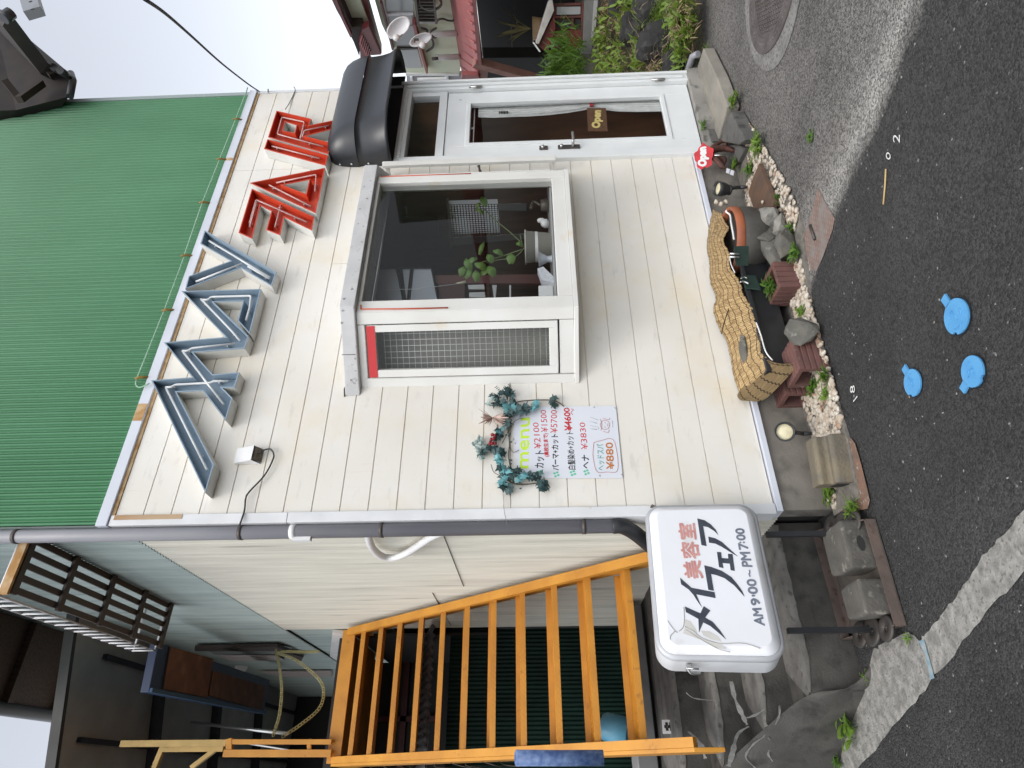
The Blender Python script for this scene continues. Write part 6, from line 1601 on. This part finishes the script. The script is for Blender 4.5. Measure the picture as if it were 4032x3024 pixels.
# air conditioner rack on the wall
ac = thing("aircon_unit", "outdoor air conditioner in a dark rack on the pale green wall", "air conditioner", tuple(hw(kE(1350,150), .3)))
hpoly("casing", [kE(1220,-120), kE(1440,-120), kE(1470,290), kE(1260,300)], mat("grey enamel", (.42,.43,.42), (.35,.36,.35), 5, .5), .28, .25, ac)
for k in range(9):
    y = -60+40*k; hpoly("rack_bar", [kE(1210+4*k*.8, y), kE(1450+4*k*.8, y+6), kE(1450+4*k*.8, y+16), kE(1210+4*k*.8, y+11)], M_DSTEEL, .36, .05, ac)
hpoly("rack_post", [kE(1195,-80), kE(1225,-80), kE(1270,330), kE(1240,335)], M_DSTEEL, .40, .05, ac)
hpoly("rack_post", [kE(1430,-80), kE(1450,-80), kE(1490,290), kE(1465,300)], M_DSTEEL, .40, .05, ac)
mb = MB(); mb.lathe([(.14,0), (.17,0), (.17,.02), (.14,.02)], hw(kE(1400,20), .34), nc_n, 20); mb.build("fan_ring", M_DSTEEL, ac)
def dish(label, q, rw, rh, ang, arm):
    c = hw(kE(*q), .8); th = thing("satellite_dish", label, "satellite dish", tuple(c), "satellite dishes on the neighbour house")
    f = (CAM-c).normalized(); s = f.cross(V3((0,0,1))).normalized(); u = s.cross(f)
    s2 = s*math.cos(ang)+u*math.sin(ang); u2 = u*math.cos(ang)-s*math.sin(ang)
    rows = []
    for i in range(8):
        r = i/7; rows.append([c + s2*(rw*r*math.cos(t)) + u2*(rh*r*math.sin(t)) + f*(.05*r*r) for t in [k*2*math.pi/28 for k in range(29)]])
    mb = MB(); mb.grid(rows); o = mb.build("reflector", mat("dish white", (.80,.81,.83), (.76,.77,.79), 4, .45), th); sdf = o.modifiers.new("t", 'SOLIDIFY'); sdf.thickness = .012
    e = hw(kE(*arm), 1.1); mb = MB(); mb.tube([c-u2*rh*.9+f*.03, e], .012, 6); mb.build("arm", M_STEEL, th)
    mb = MB(); mb.blob(e, .05, .04, .05, .05, 1, 2); mb.build("receiver", M_WHITEPL, th)
    mb = MB(); mb.tube([c-f*.02, c-f*.2-V3((0,0,.06)), hw(kE(q[0]+40, q[1]), .0)], .02, 6); mb.build("mount", M_DSTEEL, th)
dish("larger white satellite dish, the upper of two beside the grey windows", (1008,345), .185, .105, math.radians(58), (985,470))
dish("smaller white satellite dish with a small dark mark, below the larger one", (1285,495), .165, .075, math.radians(72), (1310,560))
mb = MB(); c = hw(kE(1215,478), .87); f = (CAM-c).normalized(); s = f.cross(V3((0,0,1))).normalized()
mb.obox(c, s*.05, V3((0,0,.02)), f*.002); mb.obox(c+V3((0,0,-.05)), s*.03, V3((0,0,.05)), f*.002); mb.build("dish_mark", M_DSTEEL, bpy.data.objects["satellite_dish.001"])

# bank with rocks, weeds and the red shrine
kB = K(1850, 0, 1000)
def at(q, D): return CAM + ray(q)*D
g0 = [at(q, D) for q, D in ((kB(2060,430), 5.75), (kB(1900,300), 5.9))]
M_BANK = mat("weedy earth", (.06,.05,.03), (.10,.085,.055), 9, .95, .8, 40, col3=(.04,.055,.02), scale3=14, thr3=(.48,.6))
rows = []
for i in range(26):
    row = []
    for j in range(22):
        u, v = i/25, j/21          # u: along from the salon wall outwards; v: from foot to terrace
        x = 3.95 + u*5.5 + v*1.9; y = -.10 - u*1.2 + v*1.6 + .35*u*v
        z = GZ - .06 + .16*min(1, v*6) + .52*max(0, v-.08)**.9 + .05*mnoise.noise(V3((x*2, y*2, 0)))
        row.append((x, y, z))
    rows.append(row)
mb = MB(); mb.grid(rows); mb.build("bank", M_BANK, kind="structure")
mb = MB(); mb.add([rows[0][21], rows[25][21], V3(rows[25][21])+V3((8,14,.1)), V3(rows[0][21])+V3((0,14,.1))], [(0,1,2,3)]); mb.build("terrace", M_BANK, kind="structure")
M_ROCK = mat("dark lava rock", (.034,.033,.033), (.02,.02,.02), 5, .9, .8, 40, col3=(.075,.072,.068), scale3=9, thr3=(.6,.75))
for i, (q, D, rx, ry, rz, lb) in enumerate((((1660,400), 6.1, .25, .2, .24, "big dark lava rock in the bank beside the front door"), ((1480,230), 6.6, .26, .2, .22, "dark lava rock with ferns growing over it, behind the big one"), ((1900,320), 5.95, .22, .17, .20, "dark rock at the foot of the bank at the road edge"), ((1330,40), 7.0, .13, .12, .17, "pale topped rock high on the bank at the picture edge"), ((1560,60), 6.5, .24, .2, .18, "dark rock under the ferns at the picture edge"), ((1780,560), 5.8, .13, .12, .12, "small dark rock behind the drain pipe"))):
    c = at(kB(*q), D); mb = MB(); mb.blob(c, rx, ry, rz, .35, 30+i, 3, i*.7, .92); mb.build("rock", M_ROCK, base=c-V3((0,0,rz)), label=lb, category="rock", group="lava rocks in the bank")
def grass(name, spots, n, h, label, m, seed, wd=.012, kind=None, cat="grass", stiff=.8):
    r_ = random.Random(seed); mb = MB(); c0 = None
    for k in range(n):
        q, D, sprd = spots[r_.randrange(len(spots))]; c = at(q, D) + V3((r_.gauss(0, sprd), r_.gauss(0, sprd), r_.uniform(-.04, .06)))
        c0 = c0 or c; a = r_.uniform(0, 6.28)
        leaf_blade(mb, c, (math.cos(a)*.6, math.sin(a)*.6, stiff*r_.uniform(.4, 1.3)), h*r_.uniform(.5, 1.2), wd*r_.uniform(.7, 1.3), .3, r_.uniform(.3, .9), 3)
    kw = dict(label=label, category=cat)
    if kind: kw["kind"] = kind
    return mb.build(name, m, base=c0, **kw)
M_GRS = tweak_leaf(mat("fresh grass", (.10,.19,.03), (.06,.13,.02), 3, .6))
M_GRB = tweak_leaf(mat("yellow green fern", (.20,.30,.045), (.13,.22,.035), 3, .5), (.35,.45,.08), .3)
M_DRY = mat("dry grass", (.36,.27,.16), (.25,.18,.10), 4, .8)
grass("tall_grass", [(kB(900,560), 7.6, .16), (kB(1000,590), 7.4, .18), (kB(850,480), 7.8, .14), (kB(780,620), 7.6, .1)], 620, .34, "tall green grass clump on the terrace beside the red shrine", M_GRS, 41, .02, "stuff")
grass("bank_grass", [(kB(1180,450), 7.2, .2), (kB(1300,560), 6.8, .2), (kB(1440,560), 6.5, .2), (kB(1180,200), 7.3, .16), (kB(1330,260), 7., .16), (kB(1560,620), 6.2, .12), (kB(1220,60), 7.4, .1), (kB(1640,640), 6.0, .1), (kB(1950,420), 5.85, .06), (kB(1960,200), 5.95, .08), (kB(1863,204), 5.45, .07), (kB(1900,80), 5.4, .07), (kB(1940,300), 5.4, .05), (kB(1820,60), 5.6, .08)], 1300, .20, "dry straw coloured grass covering the bank", M_DRY, 42, .010, "stuff", stiff=.3)
grass("bank_weeds", [(kB(1160,330), 7.3, .14), (kB(1350,170), 6.9, .14), (kB(1500,380), 6.5, .10), (kB(1330,600), 6.6, .14), (kB(1150,520), 7.2, .14), (kB(1250,620), 6.9, .12), (kB(1420,150), 6.7, .1), (kB(1500,620), 6.3, .1), (kB(1200,250), 7.2, .12), (kB(1863,180), 5.45, .07), (kB(1900,60), 5.4, .07), (kB(1930,260), 5.4, .06), (kB(1880,420), 5.45, .06), (kB(1800,60), 5.65, .09)], 1150, .14, "green weeds mixed into the dry grass of the bank", M_GRB, 43, .028, "stuff")
for i, (q, D, lb) in enumerate((((1620,170), 6.35, "bright fern growing over the upper rocks of the bank"), ((1750,240), 6.2, "yellow green fern hanging between the dark rocks"), ((1760,430), 5.95, "yellow green fern in front of the big dark rock"), ((1790,560), 5.8, "low bright fern next to the drain pipe and door frame"), ((1860,60), 6.2, "green weeds at the picture edge above the road"), ((1660,120), 6.25, "dense fern between the rocks at the picture edge"), ((1700,520), 5.95, "fern spilling over the rock beside the door frame"), ((1900,420), 5.8, "small fern at the road edge before the dark rock"))):
    r_ = random.Random(60+i); c = at(kB(*q), D); th = thing("fern", lb, "fern", tuple(c), "ferns in the bank"); mb = MB()
    for f_ in range(24):
        a = r_.uniform(0, 6.28); L_ = r_.uniform(.16, .30); d = V3((math.cos(a)-.5, math.sin(a)-.6, r_.uniform(.1, .8))).normalized(); st_p = [c + d*(L_*t) + V3((0,0,-.14*t*t)) for t in [k/9 for k in range(10)]]
        sd2 = d.cross(V3((0,0,1))).normalized()
        for k in range(1, 10):
            for s_ in (-1, 1): leaf_blade(mb, st_p[k], sd2*s_+d*.4, .055*(1.15-k/10), .014, .1, .3, 2)
    mb.build("fronds", M_GRB, th)
mb = MB(); r_ = random.Random(77)
pl_ = thing("spiky_plant", "pot plant with long dry strap leaves behind the roof of the red shrine", "plant", tuple(at(kB(540,260), 8.9)))
for k in range(16):
    a = r_.uniform(0, 6.28); leaf_blade(mb, at(kB(530,250), 8.9), (math.cos(a)*.7, math.sin(a)*.7, 1.0), r_.uniform(.35, .7), .03, .3, r_.uniform(.3, .9), 5)
mb.build("strap_leaves", mat("olive strap leaf", (.20,.19,.08), (.30,.26,.14), 4, .6), pl_)
mb = MB(); p0 = at(kB(545,250), 8.9); mb.lathe([(0,-.18), (.12,-.18), (.15,.0), (.13,.0), (.12,-.02), (0,-.02)], p0, (0,0,1), 18); mb.build("pot", mat("tan pot", (.42,.28,.15), rough=.6), pl_)
# red shrine on a stone base
D0 = 7.9
sc_ = at(kB(880,200), D0); sv = thing("small_shrine", "small red wooden shrine with a pale metal roof on a stone base in the weeds", "shrine", tuple(sc_))
fwd = V3((CAM.x-sc_.x, CAM.y-sc_.y, 0)).normalized(); rgt = V3((-fwd.y, fwd.x, 0))
def sv_(q, d=0): return onp(kB(*q), sc_ + fwd*d, fwd)
def svp(nm, pts, m, d, th_): 
    P = [sv_(q, d) for q in pts]; mb = MB(); mb.prism(P, -fwd*th_); return mb.build(nm, m, sv, bevel=.004)
M_RW = mat("red stained wood", (.17,.022,.018), (.10,.016,.014), 6, .6, .2, 40)
M_RW2 = mat("old red brown wood", (.12,.035,.025), (.08,.028,.02), 6, .7, .2, 40)
svp("cabinet", [(720,420), (965,425), (975,255), (740,265)], M_RW, 0, .45)
svp("cabinet_upper", [(740,262), (985,250), (1000,20), (730,30)], M_RW2, -.02, .4)
svp("dark_opening", [(760,240), (880,245), (880,170), (745,175)], M_DARK, .004, .02); svp("dark_opening", [(915,250), (965,248), (965,170), (915,165)], M_DARK, .004, .02)
for pts in (((735,140), (980,135), (980,155), (735,160)), ((885,260), (905,260), (905,160), (885,160)), ((960,420), (985,420), (1000,20), (975,20)), ((735,30), (750,30), (755,140), (740,140)), ((820,30), (970,25), (970,45), (820,50))):
    svp("frame_bar", list(pts), M_RW2, .03, .05)
svp("glass_panel", [(755,130), (965,125), (965,55), (755,60)], M_WINGR, .006, .01)
svp("pediment", [(590,385), (720,160), (735,30), (745,250), (690,430), (640,440)], M_RW, .06, .5)
svp("roof_sheet", [(575,380), (600,385), (735,90), (720,0), (690,0)], mat("pale weathered roof", (.50,.48,.45), (.36,.34,.32), 8, .6), .12, .6)
svp("roof_sheet", [(548,372), (562,372), (620,450), (605,455)], M_WHITEPL, .12, .6)
svp("stone_base", [(985,430), (1000,0), (1090,0), (1060,470), (980,470)], mat("grey stone base", (.20,.20,.195), (.15,.15,.145), 7, .85, .3, 40), .10, .6)
svp("stone_step", [(1085,0), (1115,0), (1090,330), (1060,340)], mat("pale stone edge", (.36,.36,.35), rough=.8), .16, .6)
# interior things seen through the bay, and a mirrored window built as panels
kW = K(1350, 650, 1000)
iw = thing("inner_window", "white framed rear window with a black wire grid seen through the bay glass", "window", (2.4, 2.9, 1.2))
pw0 = [onx(kW(*q), 3.74) for q in ((920,315), (1345,310), (1365,610), (955,630))]
fp_ = tweak_leaf(mat("frosted pane", (.75,.75,.75), rough=.5), (.85,.87,.88), .75)
mb = MB(); mb.box(3.75, 3.755, IWY[0]-.02, IWY[1]+.02, IWZ[0]-.02, IWZ[1]+.02); mb.build("frosted_pane", fp_, iw)
mb = MB()
for k in range(18):
    u = k/17; a, c = pw0[0].lerp(pw0[3], u), pw0[1].lerp(pw0[2], u); mb.tube([a+V3((-.05,0,0)), c+V3((-.05,0,0))], .004, 4)
    a, c = pw0[0].lerp(pw0[1], u), pw0[3].lerp(pw0[2], u); mb.tube([a+V3((-.05,0,0)), c+V3((-.05,0,0))], .004, 4)
mb.build("wire_grid", M_DARK, iw)
for pts in (((900,300), (920,300), (955,720), (930,720)), ((955,635), (1640,600), (1645,640), (965,700))):
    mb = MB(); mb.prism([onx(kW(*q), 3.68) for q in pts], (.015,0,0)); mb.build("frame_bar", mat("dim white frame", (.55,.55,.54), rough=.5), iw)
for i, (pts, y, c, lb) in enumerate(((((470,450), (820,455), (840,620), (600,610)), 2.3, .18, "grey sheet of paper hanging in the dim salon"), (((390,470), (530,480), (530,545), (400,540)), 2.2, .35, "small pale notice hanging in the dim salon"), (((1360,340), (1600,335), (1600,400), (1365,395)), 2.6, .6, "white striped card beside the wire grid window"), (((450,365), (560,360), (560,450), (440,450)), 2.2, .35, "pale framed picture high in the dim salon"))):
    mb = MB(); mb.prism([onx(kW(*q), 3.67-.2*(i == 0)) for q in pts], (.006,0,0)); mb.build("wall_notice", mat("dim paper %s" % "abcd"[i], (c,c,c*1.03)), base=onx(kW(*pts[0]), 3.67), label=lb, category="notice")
ws = thing("reflected_window", "pale panels on dark rods standing in for a window mirrored in the bay glass", "reflection", (1.3, .9, 1.9))  # panels and rods shaped to imitate what the glass mirrors
for pts in (((235,900), (460,900), (520,1190), (190,1190)), ((520,905), (590,905), (560,1160), (550,1160)), ((615,900), (770,900), (825,1170), (590,1170))):
    mb = MB(); mb.prism([ony(kW(*q), .16) for q in pts], (0,.01,0)); mb.build("panel", mat("pale grey panel", (.42,.45,.50), rough=.5), ws)
for a, c in (((460,900), (545,1185)), ((490,900), (550,1185)), ((590,900), (560,1185)), ((610,900), (575,1185)), ((770,900), (825,1175)), ((225,900), (770,897))):
    mb = MB(); mb.tube([ony(kW(*a), .15), ony(kW(*c), .15)], .0045, 6); mb.build("frame_rod", M_DARK, ws)
wb = thing("wooden_shelf", "red brown wooden shelf with small framed objects in the bay window", "shelf", (1.4, .5, 1.2))
for pts, m_ in ((((800,960), (1830,950), (1830,1030), (810,1030)), mat("red brown board", (.10,.035,.028), rough=.5)), (((1250,1030), (1280,1030), (1280,1165), (1250,1165)), M_DWOOD), (((830,1030), (1060,1030), (1060,1165), (840,1165)), mat("dark red curtain", (.06,.02,.02)))):
    mb = MB(); mb.prism([ony(kW(*q), .22) for q in pts], (0,.03,0)); mb.build("board", m_, wb)
for pts in (((1090,1045), (1230,1040), (1235,1080), (1095,1080)), ((1100,1110), (1235,1105), (1240,1150), (1100,1150)), ((1300,1045), (1340,1045), (1330,1155), (1315,1155)), ((1450,1045), (1465,1045), (1465,1155), (1450,1155))):
    mb = MB(); mb.prism([ony(kW(*q), .20) for q in pts], (0,.01,0)); mb.build("pale_item", mat("pale item", (.6,.6,.6)), wb)
# pothos in a white tub, and small things on the window board
def plant(label, rim, rad, stems, leaves, seed, y, potc):
    th = thing("pot_plant", label, "pot plant", tuple(rim))
    return th
tc_ = ony(kW(1690,712), -.06)
pp_ = thing("pot_plant", "climbing plant with big green leaves in a beige tub behind the bay glass", "pot plant", (tc_.x, tc_.y, 1.092))
ztop = ony(kW(1585,712), -.06).z
rad = abs(ony(kW(1700,605), -.06).x - ony(kW(1700,815), -.06).x)/2
mb = MB(); mb.lathe([(0, 1.094), (rad*.80, 1.094), (rad*.97, ztop-.01), (rad*1.05, ztop-.01), (rad*1.05, ztop), (rad*.9, ztop), (rad*.88, ztop-.02), (0, ztop-.02)], (tc_.x, tc_.y, 0), (0,0,1), 28); mb.build("tub", mat("beige tub", (.46,.44,.39), rough=.5), pp_)
mb = MB(); zz_ = (ztop*.55+1.094*.45); mb.lathe([(rad*.905, zz_-.010), (rad*.93, zz_+.010)], (tc_.x, tc_.y, 0), (0,0,1), 28); mb.build("white_stripe", M_WHITEPL, pp_)
mb = MB(); lv = MB()
stems = [((1570,690), (1450,580), (1330,480), (1230,380)), ((1560,735), (1430,780), (1320,815), (1200,850)), ((1580,720), (1500,800), (1330,830), (1250,850)), ((1565,700), (1545,620), (1540,600))]
for s_ in stems: mb.tube(bez([ony(kW(*q), -.06 + .03*i) for i, q in enumerate(s_)], 4), .004, 5)
mb.build("stems", mat("green stem", (.12,.16,.06), rough=.6), pp_)
def big_leaf(mb, c, L_, wd, a):
    d = V3((math.sin(a), -.2, math.cos(a))).normalized(); s = d.cross(V3((0,1,0))).normalized(); P = []
    for i in range(7):
        t = i/6; ww = wd*math.sin(math.pi*min(.97, .1+.88*t))**.8; q = c + d*(L_*(t-.5)) + V3((0,-.02*math.sin(math.pi*t),0))
        P.append([q-s*ww*.5+V3((0,.012,0)), q, q+s*ww*.5+V3((0,.012,0))])
    mb.grid(P)
for i, (q, L_, wd, a) in enumerate((((1225,310), .085, .05, 1.2), ((1180,350), .05, .03, 2.2), ((1190,400), .06, .03, .5), ((1465,810), .075, .06, 1.6), ((1090,860), .09, .055, 1.2), ((1210,720), .10, .03, 1.9), ((1200,880), .09, .055, .5), ((1280,810), .07, .05, 1.0), ((1090,940), .075, .055, 2.2), ((1160,960), .08, .05, 1.4), ((1290,920), .08, .06, 1.0), ((1040,920), .07, .05, 1.8), ((1350,760), .07, .045, .4), ((1130,830), .07, .04, 2.6), ((1240,930), .07, .05, 2.8), ((1540,690), .05, .04, 0.3))):
    big_leaf(lv, ony(kW(*q), -.07+.01*(i % 5)), L_*1.05, wd*1.05, a)
lv.build("leaves", tweak_leaf(mat("pothos leaf", (.14,.26,.05), (.09,.19,.035), 10, .4)), pp_)
cup = ony(kW(1750,1130), -.10)
mb = MB(); mb.box(cup.x-.045, cup.x+.045, cup.y-.04, cup.y+.04, 1.094, ony(kW(1705,1130), -.10).z); mb.build("white_tissue_box", M_WHITEPL, base=(cup.x, cup.y, 1.094), bevel=.006, label="white box at the left corner of the window board", category="box")
gl_ = ony(kW(1760,820), -.16)
mb = MB(); mb.lathe([(.0, 0), (.028, 0), (.022, .01), (.02, .03), (.045, .075), (.055, .085), (.05, .085), (.04, .07)], (gl_.x, gl_.y, 1.094), (0,0,1), 16, False); mb.build("glass_dish", mat("frosty glass", (.45,.48,.52), rough=.15), base=(gl_.x, gl_.y, 1.094), label="fluted glass dish in front of the beige tub in the window", category="glass dish")
pb = ony(kW(1770,950), -.17)
mb = MB(); mb.prism([ony(kW(*q), -.17) for q in ((1695,900), (1745,885), (1850,985), (1850,1030), (1730,1000))], (0, .05, 0)); mb.build("paper_packet", mat("pale printed paper", (.55,.56,.63), (.68,.69,.72), 60, .6), base=pb, label="pale printed paper packet leaning beside the glass dish in the window", category="packet")
pg = ony(kW(1770,510), -.05)
mb = MB(); mb.blob((pg.x, pg.y, 1.125), .035, .03, .03, .2, 3, 2); mb.blob((pg.x+.03, pg.y, 1.15), .02, .02, .03, .2, 4, 2); mb.build("figurine", M_WHITEPL, base=(pg.x, pg.y, 1.094), label="small white ornament right of the beige tub in the window", category="ornament")
fg = ony(kW(1720,350), -.02)
mb = MB(); mb.tube([(fg.x, fg.y, 1.094), (fg.x, fg.y, 1.15)], [.05, .04], 12); mb.tube(bez([(fg.x, fg.y, 1.15), (fg.x+.04, fg.y, 1.20), (fg.x-.03, fg.y, 1.22)], 4), .010, 8); mb.build("teapot", mat("dim brown ware", (.13,.11,.09), rough=.4), base=(fg.x, fg.y, 1.094), label="dim brown pot with a handle at the right end of the window board", category="pot")
# white wire grid behind the side pane, hanging pull cord, strip lamp
gd = thing("wire_rack", "white wire grid hanging behind the narrow side pane of the bay window", "wire rack", (.95, -.05, 1.1))
eo = q0 + qn*.09
mb = MB()
for k in range(10): mb.tube([eo+qe*(.055+.036*k)+V3((0,0,1.11)), eo+qe*(.055+.036*k)+V3((0,0,2.13))], .0017, 5)
for k in range(29): mb.tube([eo+qe*.05+V3((0,0,1.115+.036*k)), eo+qe*.385+V3((0,0,1.115+.036*k))], .0017, 5)
mb.build("grid", mat("greyed wire", (.5,.5,.48), rough=.5), gd)
mb = MB(); mb.prism([eo+qn*.06+V3((0,0,1.1)), eo+qn*.06+qe*.40+V3((0,0,1.1)), eo+qn*.06+qe*.40+V3((0,0,2.2)), eo+qn*.06+V3((0,0,2.2))], qn*.006); mb.build("grey_blind", mat("grey blind", (.20,.20,.185), rough=.8), gd)
pcd = thing("pull_cord", "thin pale pull cord with a cream toggle hanging in the bay window", "cord", tuple(ony(kW(900,1040), .1)))
mb = MB(); mb.tube([ony(kW(380,1085), .1), ony(kW(640,1080), .1), ony(kW(990,1035), .1)], .0022, 5); mb.build("cord", M_WRAIL, pcd)
mb = MB(); mb.tube([ony(kW(990,1032), .1), ony(kW(1070,1018), .1)], [.006, .010], 8); mb.build("toggle", mat("cream toggle", (.60,.56,.42), rough=.4), pcd)
mb = MB(); mb.tube([ony(kW(415,210), -.2), ony(kW(255,1190), -.2)], .004, 6); mb.build("curtain_wire", M_STEEL, base=ony(kW(415,210), -.2), label="bright thin rod across the top of the bay window inside", category="rod")
